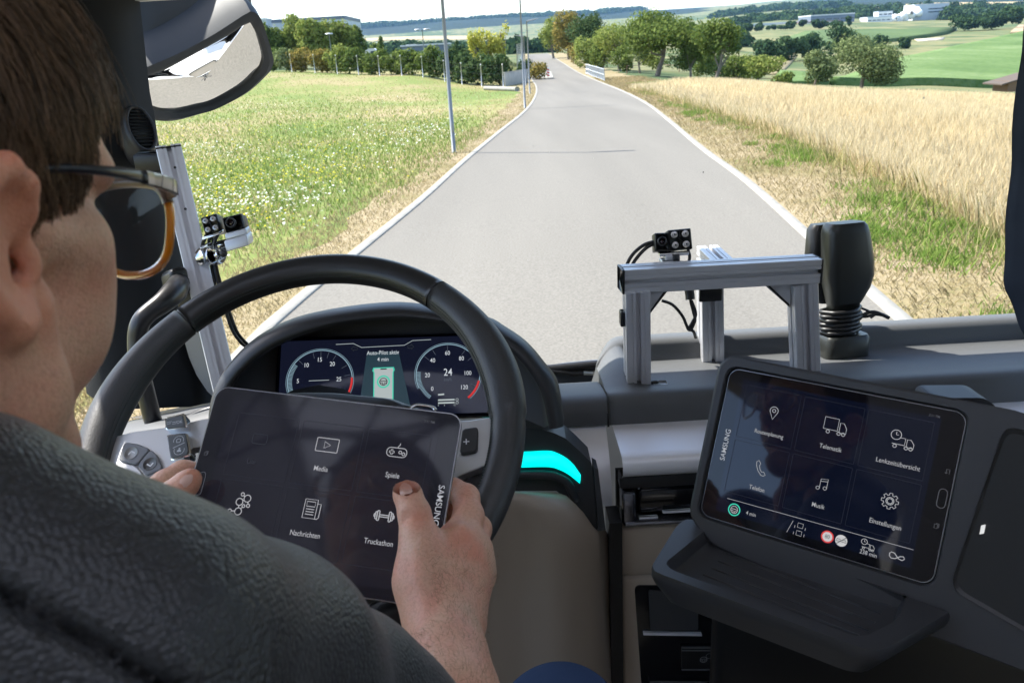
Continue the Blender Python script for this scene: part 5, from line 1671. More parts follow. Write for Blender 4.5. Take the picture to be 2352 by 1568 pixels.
mb = MB(); CL.poly(mb, [(x + a, y + b) for a, b in ((-.0130, -.034), (.0130, -.034), (.0130, .016), (.0142, .0185), (.0135, .0225), (-.0135, .0225), (-.0142, .0185), (-.0130, .016))], 0.0015); mb.obj("truck_picture", M_LITS, K, smooth_=False)
mb = MB(); CL.ring(mb, x, y + 0.002, 0.0085, 0.0022, 0.0018); mb.obj("green_ring", M_LITG, K, smooth_=False)
mb = MB(); put_icon(CL, mb, 'wheel', x, y + 0.002, 0.011, 0.0012, 0.0019); CL.poly(mb, [(x - .005, y + .0205), (x + .005, y + .0205), (x + .004, y + .0222), (x - .004, y + .0222)], 0.0017); mb.obj("icon", mat("screen_dark_print", (0.02, 0.03, 0.03), 0.5), K, smooth_=False)
mb = MB()
for (xa, xb, yy) in ((1672, 1735, 690), (1672, 1842, 745), (1672, 1842, 775)):
    a, b = CL.px(634 + xa * .22266, 753.4 + yy * .22266), CL.px(634 + xb * .22266, 753.4 + (yy - 6) * .22266)
    CL.stroke(mb, [a, b], 0.0024, L0)
for xx in (1868,):
    for yy in (740, 770):
        CL.ring(mb, *CL.px(634 + xx * .22266, 753.4 + yy * .22266), 0.0018, 0.0006, L0)
CL.text(mb, "0", *CL.px(1007, 931.5), 0.0036, L0); CL.text(mb, "6", *CL.px(1021, 931), 0.0036, L0); CL.text(mb, "12", *CL.px(1044, 930.5), 0.0036, L0)
mb.obj("bar_graph", M_LITS, K, smooth_=False)
mb = MB()
for x0, d in ((815, -1), (943, 1)):
    q = CL.px(x0, 801 if d < 0 else 797)
    CL.stroke(mb, [q + np.array(p_) * [d, 1] * 0.004 for p_ in ((-1, .5), (.3, .5), (.3, 1), (1.2, 0), (.3, -1), (.3, -.5), (-1, -.5))], 0.0005, L0, True)
mb.obj("indicator_arrow", mat("dim_outline", (0, 0, 0), 0.6, emit=(0.2, 0.24, 0.22), estr=0.06), K, smooth_=False)

# ---------------------------------------------------------------- curtain at the passenger door
edge = spline([P(x, y, 1.25) for x, y in ((2372, -60), (2360, 20), (2350, 90), (2338, 165), (2326, 300), (2319, 400), (2312, 500), (2305, 595), (2308, 650), (2320, 695), (2342, 745), (2372, 800), (2400, 850))], 40)
rings = []
for k, e in enumerate(edge):
    r = []
    for j in range(70):
        u = j / 69
        fold = math.sin(u * 34 + 0.03 * k) * 0.014 * min(1, u * 7) + 0.006 * math.sin(u * 77 + 0.12 * k) * min(1, u * 7) + 0.0035 * math.sin(k * 0.9 + u * 9)
        d = np.array([0.42, -0.70, 0.0]) * u
        r.append(e + d + np.array([0.86, 0.5, 0]) * (fold + 0.018 * math.sqrt(min(u * 12, 1))))
    rings.append(np.array([e + [0.03, 0.012, 0]] + r))
t = thing("curtain", "dark blue-grey curtain hanging in folds at the passenger's side window", "curtain", edge[20])
def cloth(name, c1, c2, s=900):
    m = mat(name, c1, 0.9, spec=0.2, bump=(s, 0.3, 0.0006), var=(14, c2, 0.3))
    return m
obj("cloth", *loft(rings), cloth("navy_curtain_cloth", (0.035, 0.046, 0.066), (0.055, 0.068, 0.092)), t)
# ================================================================ steering wheel
WC = np.array([-0.2222, 0.7360, -0.3560])
WN = unit((-0.0525, -0.590, 0.8057))
WX = unit(np.array([1.0, 0, 0]) - WN * WN[0]); WY = np.cross(WN, WX)
W = thing("steering_wheel", "black leather steering wheel with silver spokes and stitched rim", "steering wheel", WC)
M_LEATHER = mat("black_leather", (0.040, 0.041, 0.043), 0.46, bump=(420, 0.35, 0.0008, 3))
M_LEATH2 = mat("smooth_black_leather", (0.017, 0.017, 0.018), 0.36, bump=(500, 0.15, 0.0006))
RM, rm = 0.2140, 0.0172
def rim_r(a):
    """the rim swells into grips at ten and two"""
    d = math.degrees(a) % 360
    b = 0.0032 * math.exp(-((d - 16) / 20.0) ** 2) + 0.0032 * math.exp(-((d - 164) / 20.0) ** 2)
    return rm + b
def wpt(a, r, z=0.0):
    return WC + (WX * math.cos(a) + WY * math.sin(a)) * r + WN * z
def rim_seg(a0, a1, n, extra=0.0):
    rings = []
    for a in np.radians(np.linspace(a0, a1, n)):
        r_ = rim_r(a) + extra
        dx = WX * math.cos(a) + WY * math.sin(a)
        rings.append([wpt(a, RM) + dx * r_ * 1.02 * math.cos(t) + WN * r_ * 0.98 * math.sin(t) for t in np.linspace(0, 2 * math.pi, 20, endpoint=False)])
    return loft(rings, True, True)
obj("rim_top", *rim_seg(49.0, 133.0, 60), M_LEATH2, W)
obj("rim_grip", *rim_seg(133.6, 232, 60), M_LEATHER, W)
obj("rim_grip", *rim_seg(-52, 48.4, 60), M_LEATHER, W)
obj("rim_bottom", *rim_seg(232.6, 307.4, 50), M_LEATH2, W)
for a in (48.7, 133.3, 232.3, -52.3):
    obj("rim_seam", *rim_seg(a - 0.35, a + 0.35, 3, -0.0012), M_BLACK, W)
# stitches along the inner side
st = MB()
for a in np.arange(-50, 231, 0.85):
    if abs(a - 48.7) < 1.2 or abs(a - 133.3) < 1.2: continue
    for tt in (2.55, 2.75):
        ps = []
        for d in (-0.26, 0.26):
            ar = math.radians(a + d + (0.25 if tt > 2.6 else 0))
            r_ = rim_r(ar) + 0.0003
            dx = WX * math.cos(ar) + WY * math.sin(ar)
            ps.append(wpt(ar, RM) + dx * r_ * 1.02 * math.cos(tt) + WN * r_ * 0.98 * math.sin(tt))
        st.add(*tube(ps, 0.0005, 4, False))
st.obj("stitching", mat("dark_green_thread", (0.02, 0.035, 0.03), 0.7), W)['kind'] = 'stuff'
# hub and spokes
hubp = [(595, 912), (640, 903), (686, 899), (760, 899), (807, 903), (870, 909), (908, 914), (940, 926), (965, 938), (985, 1010), (960, 1140), (860, 1240), (720, 1290), (580, 1250), (500, 1140), (480, 1040), (510, 960)]
WPZ = lambda z: (WC + WN * z, WN)
hb = np.array([on_plane(x, y, *WPZ(0.004)) for x, y in hubp])
hc = hb.mean(0)
hb = spline(np.concatenate([hb, hb[:1]]), 60)[:-1]
obj("hub", *loft([hb - WN * 0.05, hb - WN * 0.006, hb + (hc - hb) * 0.03, hb + (hc - hb) * 0.10 + WN * 0.006, hb + (hc - hb) * 0.45 + WN * 0.012, hb + (hc - hb) * 0.98 + WN * 0.013], True, True), mat("soft_hub_plastic", (0.024, 0.025, 0.027), 0.42, bump=(700, 0.2, 0.0005)), W)
badge = [on_plane(x, y, *WPZ(0.014)) for x, y in ((942, 938), (955, 931), (975, 932), (995, 936), (1000, 942))]
obj("hub_trim", *tube(spline(badge, 12), 0.0022, 6), M_CHROME, W)
def plate(name, px, z, th, m, parent=W, r=0.004, sharp=35):
    base = np.array([on_plane(x, y, WC + WN * z, WN) for x, y in px])
    b = rounded(base, r, 4)
    c = b.mean(0)
    ins = b + (c - b) / np.linalg.norm(c - b, axis=1)[:, None] * min(0.0012, th * 0.5) + WN * min(0.0008, th * 0.3)
    return obj(name, *loft([b - WN * th, b, ins], True, True), m, parent, sharp=sharp)
M_SPOKE = mat("satin_silver_spoke", (0.56, 0.57, 0.58), 0.38, 0.55)
plate("spoke", [(238, 1010), (305, 992), (380, 982), (470, 962), (560, 955), (560, 1010), (430, 1030), (420, 1060), (445, 1120), (470, 1230), (300, 1230), (262, 1120)], 0.000, 0.012, M_SPOKE)
plate("spoke", [(1132, 958), (1075, 966), (1010, 970), (1010, 1120), (1060, 1090), (1100, 1075), (1140, 1060)], 0.000, 0.012, M_SPOKE)
plate("spoke_back", [(255, 1080), (300, 1180), (470, 1260), (950, 1250), (1100, 1150), (1120, 1060), (900, 1100), (500, 1100)], -0.014, 0.012, M_DARK, r=0.01)
# rocker buttons on the left spoke (zoomed crop coordinates -> picture)
zc = lambda pts: [(238.9 + x * 0.1953, 900.4 + y * 0.1953) for x, y in pts]
M_BTN = mat("grey_button", (0.15, 0.16, 0.175), 0.4)
M_BTN2 = mat("pale_grey_button", (0.42, 0.43, 0.44), 0.4)
def disc_on(name, p, r, z, m, par, h=0.0012):
    c = on_plane(*p, WC + WN * z, WN)
    return obj(name, *disc(c, WN, r, 24, h, r * 0.88), m, par)
b1 = plate("button", zc([(238, 590), (400, 610), (545, 668), (385, 855), (165, 805)]), 0.004, 0.006, M_BTN)
disc_on("button_dish", zc([(322, 720)])[0], 0.0078, 0.0042, M_BTN2, b1)
b2 = plate("button", zc([(552, 672), (625, 740), (690, 905), (490, 985), (400, 850)]), 0.004, 0.006, M_BTN)
disc_on("button_dish", zc([(545, 845)])[0], 0.0078, 0.0042, M_BTN, b2)
b3 = plate("button", zc([(150, 820), (370, 860), (440, 940), (475, 1010), (150, 1000)]), 0.003, 0.006, M_SPOKE)
b4 = plate("button", zc([(490, 995), (680, 915), (730, 980), (700, 1130), (520, 1130)]), 0.004, 0.006, M_BTN)
SW = Pane(WC + WN * 0.0058, WX, WY, WN)
M_PRINT = mat("white_print", (0.75, 0.76, 0.77), 0.5)
for par, kind, pts in ((b1, 'chev', [(285, 735), (325, 695), (365, 715)]), (b2, 'chev', [(505, 845), (545, 870), (580, 830)])):
    mb = MB(); SW.stroke(mb, [SW.px(*q) for q in zc(pts)], 0.0013, 0.0003); mb.obj("arrow_mark", M_PRINT, par, smooth_=False)
mb = MB(); SW.poly(mb, [SW.px(*q) for q in zc([(570, 1040), (630, 1020), (585, 995)])], -0.0008); SW.stroke(mb, [SW.px(*q) for q in zc([(630, 985), (652, 1022)])], 0.001, -0.0008); mb.obj("skip_mark", M_PRINT, b4, smooth_=False)
for k, (ol, inn) in enumerate((([(720, 310), (745, 295), (950, 245), (985, 410), (725, 445)], [(735, 310), (930, 270), (955, 405), (735, 435)]), ([(735, 500), (985, 480), (1025, 700), (1020, 745), (790, 810)], [(750, 515), (960, 490), (1000, 700), (975, 740), (790, 780)]))):
    fr_ = plate("button", zc(ol), 0.010, 0.012, M_CHROME, r=0.003)
    plate("button_face", zc(inn), 0.0112, 0.005, mat("slate_button_face", (0.075, 0.085, 0.095), 0.45), fr_, r=0.002)
    pn = Pane(WC + WN * 0.0122, WX, WY, WN)
    mb = MB()
    if k == 0:
        pn.text(mb, "OK", *pn.px(*zc([(888, 352)])[0]), 0.0050, 0.0003, math.radians(8))
        for xx in (765, 828):
            c = pn.px(*zc([(xx, 365)])[0]); pn.stroke(mb, [c + [-.0025, .001], c + [.0025, .0018]], 0.0006, 0.0003); pn.stroke(mb, [c + [-.002, -.001], c + [.002, -.0004]], 0.0006, 0.0003)
    else:
        c1, c2 = pn.px(*zc([(878, 570)])[0]), pn.px(*zc([(885, 680)])[0])
        pn.ring(mb, *c1, 0.0052, 0.0005, 0.0003, -20, 200); pn.ring(mb, *c2, 0.0052, 0.0005, 0.0003, 160, 380)
        pn.stroke(mb, [pn.px(*q) for q in zc([(810, 658), (950, 592)])], 0.0007, 0.0003)
        pn.rect(mb, c1[0], c1[1], 0.004, 0.004, 0.001, 0.0006, 0.0003); pn.poly(mb, [c2 + np.array(q) * 0.0022 for q in ((-1, -.9), (1, -.9), (.9, -.2), (.3, .3), (.5, .9), (0, 1.2), (-.5, .9), (-.3, .3), (-.9, -.2))], 0.0003)
    mb.obj("button_print", mat("pale_print", (0.42, 0.44, 0.46), 0.5), fr_, smooth_=False)
b5 = plate("button", [(1062, 985), (1098, 980), (1096, 1035), (1056, 1042)], 0.006, 0.008, M_DARK)
pn = Pane(WC + WN * 0.0075, WX, WY, WN); mb = MB(); c = pn.px(1071, 1014)
pn.stroke(mb, [c + [-.003, 0], c + [.003, 0]], .0011, .0003); pn.stroke(mb, [c + [0, -.003], c + [0, .003]], .0011, .0003); mb.obj("plus_mark", M_PRINT, b5, smooth_=False)
# steering column under the wheel
ctop = WC - WN * 0.03
obj("column", *tube([ctop, ctop - WN * 0.2, ctop - WN * 0.2 + [0, 0.1, -0.3], [-0.2, 1.0, -1.3]], [0.075, 0.07, 0.07, 0.09], 16), M_BLACK, W)

# ================================================================ tablet in the driver's hands
TC = Pane((-0.1805, 0.6242, -0.3583), (0.9795, -0.1694, -0.1091), (0.1936, 0.6421, 0.7418), (-0.0556, -0.7477, 0.6617))
T = thing("tablet_computer", "black tablet computer held in both hands in front of the steering wheel", "tablet", TC.c)
TW, TH = 0.237, 0.169
pr = rrect(TW, TH, 0.0125, 8)
def slab(pane, pr, zs, k):
    return loft([[pane.at(x * kk, y * kk, z) for x, y in pr] for z, kk in zip(zs, k)], True, True)
obj("casing", *slab(TC, pr, (-0.0068, -0.0062, -0.004, -0.0012, -0.0004), (0.975, 0.988, 1.0, 1.0, 0.998)), mat("dark_metal_edge", (0.33, 0.33, 0.34), 0.3, 0.9), T, sharp=40)
M_GLASS = mat("black_tablet_glass", (0.010, 0.010, 0.013), 0.07, emit=(0.016, 0.017, 0.026), estr=0.12, coat=0.0)
obj("front_glass", *slab(TC, rrect(TW - 0.0022, TH - 0.0022, 0.0115, 8), (-0.0006, 0.0, 0.0002), (1, 1, 0.998)), M_GLASS, T, sharp=40)
zx = lambda x, y: TC.px(404 + x * 0.5038, 588 + y * 0.5038)
def scr(name, m, fn, parent=T):
    mb = MB(); fn(mb); return mb.obj(name, m, parent, smooth_=False)
sl = 0.0009
M_UI = mat("lit_tablet_white", (0, 0, 0), 0.6, emit=(0.70, 0.70, 0.74), estr=0.20)
M_UID = mat("lit_tablet_faint", (0, 0, 0), 0.6, emit=(0.20, 0.22, 0.30), estr=0.030)
M_UIF = mat("lit_tablet_dim", (0, 0, 0), 0.6, emit=(0.30, 0.31, 0.36), estr=0.081)
obj("display", *box(TC.at(0.0, 0.0, 0.0003), TC.X, TC.Y, TC.N, 0.1985, 0.1485, 0.0003), mat("tablet_display", (0.012, 0.012, 0.017), 0.07, emit=(0.030, 0.030, 0.046), estr=0.10), T, smooth_=False)
for kind, p_, s_, w_ in (('media', (692, 862), .0205, .0007), ('pad', (1008, 895), .0185, .0007), ('social', (295, 1125), .0185, .0008), ('news', (618, 1152), .0165, .0007), ('dumbbell', (950, 1185), .0170, .0009)):
    scr("icon", M_UI, lambda mb: put_icon(TC, mb, kind, *zx(*p_), s_, w_, sl))
for s_, p_ in (("Media", (662, 970)), ("Spiele", (988, 1000)), ("Social Media", (262, 1232)), ("Nachrichten", (590, 1268)), ("Truckathon", (925, 1305))):
    scr("lettering", M_UI, lambda mb: TC.text(mb, s_, *zx(*p_), 0.0066, sl))
scr("lettering", M_UID, lambda mb: TC.text(mb, "Uhr", *zx(347, 938), 0.0066, sl))
scr("icon", M_UID, lambda mb: TC.rect(mb, *zx(385, 835), 0.014, 0.009, 0.002, 0.0006, sl))
scr("lettering", M_UIF, lambda mb: TC.text(mb, "7:11 PM", *zx(1157, 757), 0.0036, sl))
scr("maker_lettering", mat("silver_print_glow", (0.62, 0.62, 0.64), 0.4, emit=(.6, .6, .6), estr=0.12), lambda mb: TC.text(mb, "SAMSUNG", *TC.px(1007, 1160), 0.0078, 0.0006, -math.pi / 2, 1.0))  # silver print plus a weak added glow; the lettering is no light source
def tiles(mb):
    for i in (-1, 0, 1):
        for j in (0, 1):
            TC.rect(mb, i * 0.0625 + 0.002, 0.032 - j * 0.062, 0.058, 0.058, 0.001, 0.0003, sl)
scr("tile_outline", M_UID, tiles)
scr("home_dot", M_UI, lambda mb: (TC.ring(mb, *zx(587, 1378), 0.0018, 0.0022, sl), TC.ring(mb, *zx(587, 1378), 0.0032, 0.0005, sl)))
scr("recent_mark", M_UIF, lambda mb: put_icon(TC, mb, 'recent', *TC.px(474.5, 1041), 0.005, 0.0005, sl))
scr("home_button", M_UIF, lambda mb: TC.rect(mb, TC.px(461, 1110)[0], TC.px(461, 1110)[1], 0.006, 0.021, 0.003, 0.0006, sl))
for k in range(10):
    obj("speaker_hole", *disc(TC.at(TW / 2 + 0.0001, 0.045 - 0.0022 * k, -0.003), TC.X, 0.0006, 6, 0.0002), M_BLACK, T)
obj("power_key", *box(TC.at(0.055, -TH / 2, -0.0035), TC.X, TC.N, TC.Y, 0.014, 0.002, 0.0015, 0.0005), M_CHROME, T)

# ================================================================ display console on the right
DP = Pane((0.3195, 0.7323, -0.4287), (0.7975, -0.6033, -0.0062), (0.269, 0.3464, 0.8987), (-0.54, -0.7184, 0.4385))
Hs = thing("display_console", "matt black console housing that holds the right tablet, with a ribbed tray below", "console", DP.c)
M_HOUS = mat("matt_charcoal_housing", (0.042, 0.044, 0.050), 0.45, bump=(900, 0.12, 0.0004))
M_TRAYM = mat("smooth_tray_plastic", (0.016, 0.016, 0.018), 0.38)
def dpoly(pts, z):
    return [DP.at(*q, z) for q in pts]
hp = [DP.px(*q) for q in ((1686, 818), (1660, 836), (1589, 1180), (1640, 1250), (2110, 1452), (2130, 1452), (2352, 1535), (2560, 1610), (2620, 1080), (2352, 947))]
hp = rounded(np.array([hp[0], hp[2], hp[4], hp[7], hp[8]]) if False else np.array(hp), 0.012, 4)
wp = np.array(rrect(0.2395, 0.1715, 0.012, 6))
# face with the opening for the tablet: ring between the opening and the outer outline
def resample_star(poly, c, n=96):
    """outline sampled by direction from c"""
    out = []
    m = len(poly)
    for a in np.linspace(0, 2 * math.pi, n, endpoint=False):
        d = np.array([math.cos(a), math.sin(a)])
        best = None
        for i in range(m):
            p, q = poly[i] - c, poly[(i + 1) % m] - c
            e = q - p
            den = d[0] * e[1] - d[1] * e[0]
            if abs(den) < 1e-12: continue
            t = (p[0] * e[1] - p[1] * e[0]) / den
            s = (p[0] * d[1] - p[1] * d[0]) / den
            if t > 0 and -1e-9 <= s <= 1 + 1e-9 and (best is None or t > best):
                best = t
        out.append(c + d * best)
    return np.array(out)
c0 = np.zeros(2)
ro, ri = resample_star(hp, c0, 160), resample_star(wp, c0, 160)
ro_in = ro - ro / np.linalg.norm(ro, axis=1)[:, None] * 0.003
obj("housing", *loft([dpoly(ro, -0.05), dpoly(ro, 0.0105), dpoly(ro_in, 0.0125), dpoly(ri * 1.012, 0.0125), dpoly(ri, 0.0105), dpoly(ri, -0.002), dpoly(ri * 0.5, -0.010), dpoly(ri * 0.02, -0.010)], True), M_HOUS, Hs, sharp=30)
# recessed field on the right part of the housing, with its lit key
rp = np.array([DP.px(*q) for q in ((2312, 978), (2560, 1080), (2560, 1560), (2186, 1345))])
rp = rounded(rp, 0.014, 5); rcen = rp.mean(0)
obj("recess_rim", *loft([dpoly(rp + (rp - rcen) * 0.02, 0.0127), dpoly(rp + (rp - rcen) * 0.012, 0.0150), dpoly(rp, 0.0145), dpoly(rp + (rcen - rp) * 0.04, 0.0128)], True), M_TRAYM, Hs, sharp=50)
obj("recess_floor", np.array(dpoly(rp + (rcen - rp) * 0.03, 0.0130)), [tuple(range(len(rp)))], mat("dark_soft_mat", (0.020, 0.021, 0.022), 0.7), Hs, smooth_=False)
obj("lit_key", *prism(dpoly(np.array([DP.px(*q) for q in ((2256, 1204), (2266, 1202), (2262, 1222), (2252, 1224))]), 0.0128), DP.N, 0.002), mat("lit_key_white", (0.1, 0.1, 0.1), 0.5, emit=(0.9, 0.9, 0.9), estr=0.279), Hs, smooth_=False)
# tray: level shelf under the screen
TZ = -0.512
tp = np.array([on_z(x, y, TZ) for x, y in ((1580, 1186), (1553, 1204), (1495, 1297), (1500, 1312), (1985, 1490), (2030, 1494), (2195, 1400), (2125, 1385))])
tpr = rounded(tp, 0.012, 4); tcen = np.mean([on_z(x, y, TZ) for x, y in ((1640, 1212), (1535, 1297), (1990, 1462), (2085, 1345))], axis=0)
ip = np.array([on_z(x, y, TZ) for x, y in ((1636, 1207), (1531, 1292), (1545, 1308), (1975, 1462), (2060, 1420), (2083, 1352))])
ipr = rounded(ip, 0.010, 4)
def star3(poly, n=120):
    r2 = resample_star(poly[:, :2], tcen[:2], n)
    return np.concatenate([r2, np.full((n, 1), TZ)], 1)
to, ti = star3(tpr), star3(ipr)
sc = lambda a, k: tcen + (a - tcen) * k
obj("tray", *loft([sc(to, 0.86) - [0, 0, 0.038], sc(to, 0.985) - [0, 0, 0.015], to - [0, 0, 0.011], to - [0, 0, 0.003], sc(to, 0.99), sc(ti, 1.015), ti - [0, 0, 0.003], sc(ti, 0.965) - [0, 0, 0.013], sc(ti, 0.93) - [0, 0, 0.0145], sc(ti, 0.02) - [0, 0, 0.0145]], True, True), M_HOUS, Hs, sharp=40)
TF = TZ - 0.0145
for k, (a, b) in enumerate((((1676, 1253), (2076, 1403)), ((1660, 1268), (2050, 1420)), ((1640, 1284), (2037, 1440)), ((1624, 1300), (2022, 1459)), ((1604, 1315), (2000, 1470)))):
    qa, qb = on_z(*a, TF), on_z(*b, TF)
    qa, qb = qa + (qb - qa) * 0.03, qb - (qb - qa) * 0.06
    obj("tray_rib", *tube([qa, qb], 0.0014, 6), mat("tray_rib_plastic", (0.03, 0.03, 0.034), 0.35) if k == 0 else bpy.data.materials["tray_rib_plastic"], Hs)
# body and bracket behind and below the housing
bc = DP.at(0.05, -0.12, -0.10)
obj("body", *box(bc + np.array([0.16, 0.02, -0.22]), unit(DP.X * [1, 1, 0]), unit(DP.N * [1, 1, 0]), EZ, 0.62, 0.2, 0.42, 0.03), M_BLACK, Hs)
t = thing("console_mount", "silver grey mount showing behind the console's upper edge", "mount", on_y(2230, 915, 1.12))
v, f = prism([on_y(x, y, 1.10) for x, y in rounded(np.array([(2140, 914), (2262, 913), (2290, 935), (2320, 1010), (2120, 1010)], float), 18)], EY, 0.05)
obj("plate", v, f, mat("slate_mount", (0.035, 0.037, 0.042), 0.5, 0.0), t, smooth_=False)
cable = thing("charging_cable", "dark cables hanging under the console's right end", "cable", P(2230, 1520, 0.9))
for dx in (0, 14):
    obj("strand", *tube(spline([P(2212 + dx * 3, 1440, 0.9), P(2218 + dx * 2, 1500, 0.9), P(2232 + dx * 3, 1560, 0.9), P(2250 + dx * 4, 1640, 0.9)], 12), 0.0022, 6), M_DARK, cable)

# tablet sitting in the housing
DT = Pane(DP.at(0, 0, 0.0065), DP.X, DP.Y, DP.N)
T2 = thing("tablet_computer", "black tablet set into the console housing, showing icons under blue tint", "tablet", DT.c)
obj("casing", *slab(DT, rrect(TW, TH, .0118, 8), (-0.0068, -0.0062, -0.004, -0.0012, -0.0004), (0.975, 0.988, 1.0, 1.0, 0.998)), bpy.data.materials["dark_metal_edge"], T2, sharp=40)
M_GLASS2 = mat("black_console_glass", (0.004, 0.004, 0.006), 0.04, emit=(0.016, 0.017, 0.026), estr=0.03)
obj("front_glass", *slab(DT, rrect(TW - 0.002, TH - 0.002, 0.011, 8), (-0.0006, 0.0, 0.0002), (1, 1, 0.998)), M_GLASS2, T2, sharp=40)
obj("display", *box(DT.at(-0.002, 0.0, 0.0003), DT.X, DT.Y, DT.N, 0.1985, 0.1485, 0.0003), mat("console_display", (0.004, 0.005, 0.010), 0.04, emit=(0.006, 0.010, 0.030), estr=0.12), T2, smooth_=False)
d5 = lambda x, y: DT.px(1378 + x * 0.4965, 790 + y * 0.4965)
M_UI2 = mat("lit_console_white", (0, 0, 0), 0.6, emit=(0.72, 0.73, 0.76), estr=0.17)
for kind, p_, s_, w_ in (('pin', (805, 318), .0145, .0007), ('truck', (1090, 380), .0225, .0007), ('clocktruck', (1400, 447), .0215, .0007), ('phone', (745, 573), .0155, .0007), ('music', (1030, 647), .0130, .0006), ('gear', (1342, 725), .0165, .0008), ('lane', (925, 855), .0135, .0005), ('clocktruck', (1240, 930), .0125, .0006), ('loop', (1375, 982), .0140, .0009)):
    scr("icon", M_UI2, lambda mb: put_icon(DT, mb, kind, *d5(*p_), s_, w_, sl), T2)
for s_, p_, z_ in (("Routenplanung", (782, 415), .0062), ("Telematik", (1067, 480), .0066), ("Lenkzeitübersicht", (1378, 555), .0068), ("Telefon", (727, 668), .0066), ("Musik", (1010, 747), .0066), ("Einstellungen", (1320, 832), .0068), ("4 min", (700, 785), .0058), ("238 min", (1242, 968), .0060)):
    scr("lettering", M_UI2, lambda mb: DT.text(mb, s_, *d5(*p_), z_, sl), T2)
scr("lettering", M_UIF, lambda mb: DT.text(mb, "7:11 PM", *d5(1548, 333), .0036, sl), T2)
scr("maker_lettering", bpy.data.materials["silver_print_glow"], lambda mb: DT.text(mb, "SAMSUNG", *d5(582, 465), 0.0078, 0.0006, math.pi / 2, 1.0), T2)
scr("green_ring", M_LITG, lambda mb: DT.ring(mb, *d5(622, 765), 0.0062, 0.0013, sl), T2)
scr("icon", M_UI2, lambda mb: put_icon(DT, mb, 'wheel', *d5(622, 765), 0.008, 0.0008, sl), T2)
scr("screen_line", M_UI2, lambda mb: DT.stroke(mb, [d5(590, 712), d5(1450, 950)], 0.0005, sl), T2)
def signs(mb):
    for p_, r_ in ((d5(1053, 890), 0.0050), (d5(1117, 908), 0.0058)):
        DT.poly(mb, [(p_[0] + r_ * math.cos(a), p_[1] + r_ * math.sin(a)) for a in np.linspace(0, 2 * math.pi, 24, endpoint=False)], sl)
scr("sign_disc", mat("lit_sign_white", (0, 0, 0), 0.6, emit=(0.7, 0.7, 0.72), estr=0.279), signs, T2)
scr("red_ring", M_LITR, lambda mb: DT.ring(mb, *d5(1053, 890), 0.0056, 0.0014, sl + 0.0001), T2)
scr("lettering", bpy.data.materials["screen_dark_print"], lambda mb: (DT.text(mb, "80", *d5(1053, 890), 0.0058, sl + 0.0002), put_icon(DT, mb, 'cars', *d5(1117, 908), 0.010, 0.0007, sl + 0.0002)), T2)
def tiles2(mb):
    for i in (-1, 0, 1):
        for j in (0, 1):
            DT.rect(mb, i * 0.064 - 0.002, 0.040 - j * 0.062, 0.060, 0.058, 0.001, 0.0003, sl)
scr("tile_outline", M_UID, tiles2, T2)
scr("home_button", M_UIF, lambda mb: DT.rect(mb, *d5(1583, 713), 0.0075, 0.0185, 0.0036, 0.0007, sl), T2)
scr("recent_mark", M_UIF, lambda mb: put_icon(DT, mb, 'recent', *d5(1557, 840), 0.006, 0.0006, sl), T2)
scr("back_mark", M_UIF, lambda mb: put_icon(DT, mb, 'back', *d5(1610, 588), 0.006, 0.0006, sl), T2)

# ================================================================ aluminium rigs, cameras, handset, mirror
def profile(name, a, b, up, w, parent, slot=0.2):
    """slotted aluminium bar from a to b; up fixes its roll"""
    a, b = np.asarray(a, float), np.asarray(b, float)
    t = unit(b - a); u = unit(np.asarray(up, float) - t * np.dot(up, t)); s = np.cross(t, u)
    h = w / 2; g, l, d = 0.095 * w, 0.16 * w, 0.26 * w
    side = [(-h + .03 * w, h), (-.27 * w, h), (-.27 * w, h - .035 * w), (-.22 * w, h - .035 * w), (-.22 * w, h), (-g, h), (-g, h - d), (g, h - d), (g, h), (.22 * w, h), (.22 * w, h - .035 * w), (.27 * w, h - .035 * w), (.27 * w, h), (h - .03 * w, h)]
    out = []
    for k in range(4):
        c, sn = math.cos(-math.pi / 2 * k), math.sin(-math.pi / 2 * k)
        out += [(x * c - y * sn, x * sn + y * c) for x, y in side]
    r0 = [a + s * x + u * y for x, y in out]
    r1 = [b + s * x + u * y for x, y in out]
    return obj(name, *loft([r0, r1], True, True), M_ALU, parent, smooth_=False)
def cap_plate(c, t, u, w, parent, name="end_cap"):
    s = np.cross(unit(t), unit(u))
    return obj(name, *box(c, s, unit(u), unit(t), w * 1.02, w * 1.02, 0.004, 0.0015), M_BLACK, parent)

FR = thing("aluminium_gantry", "slotted aluminium gantry standing on the dashboard tray", "frame", (0.35, 1.27, -0.55))
pw = 0.0405
bl, br = on_y(1429, 641, 1.268), on_y(1873, 616.5, 1.292)
profile("crossbar", bl, br, EZ, pw, FR)
bd = unit(br - bl)
cap_plate(bl - bd * 0.002, bd, EZ, pw, FR); cap_plate(br + bd * 0.002, bd, EZ, pw, FR)
for xt, yt, xb, yb, Y in ((1461, 668, 1464, 884, 1.262), (1842, 650, 1850, 870, 1.288)):
    a, b = on_y(xt, yt - 3, Y), on_y(xb, yb, Y)
    profile("upright", b, a, EY, pw, FR)
mp0, mp1 = on_y(1633, 842, 1.395), on_y(1630, 618, 1.395)
profile("upright", mp0, mp1, EY, pw, FR)
obj("foot_plate", *box(mp0 + [0, -0.004, 0.0015], EX, EY, EZ, 0.07, 0.05, 0.003, 0.001), mat("bare_steel_plate", (0.4, 0.37, 0.34), 0.4, 0.8), FR)
obj("foot_screw", *disc(mp0 + [0.004, -0.024, 0.003], EZ, 0.006, 10, 0.004), M_BLACK, FR)
ar = np.array([mp1[0], bl[1] + (br[1] - bl[1]) * 0.45 + 0.021, bl[2] * .55 + br[2] * .45 - 0.004])
profile("stay", ar, mp1 + np.array([0, 0.022, ar[2] - mp1[2]]), EZ, pw * 0.95, FR)
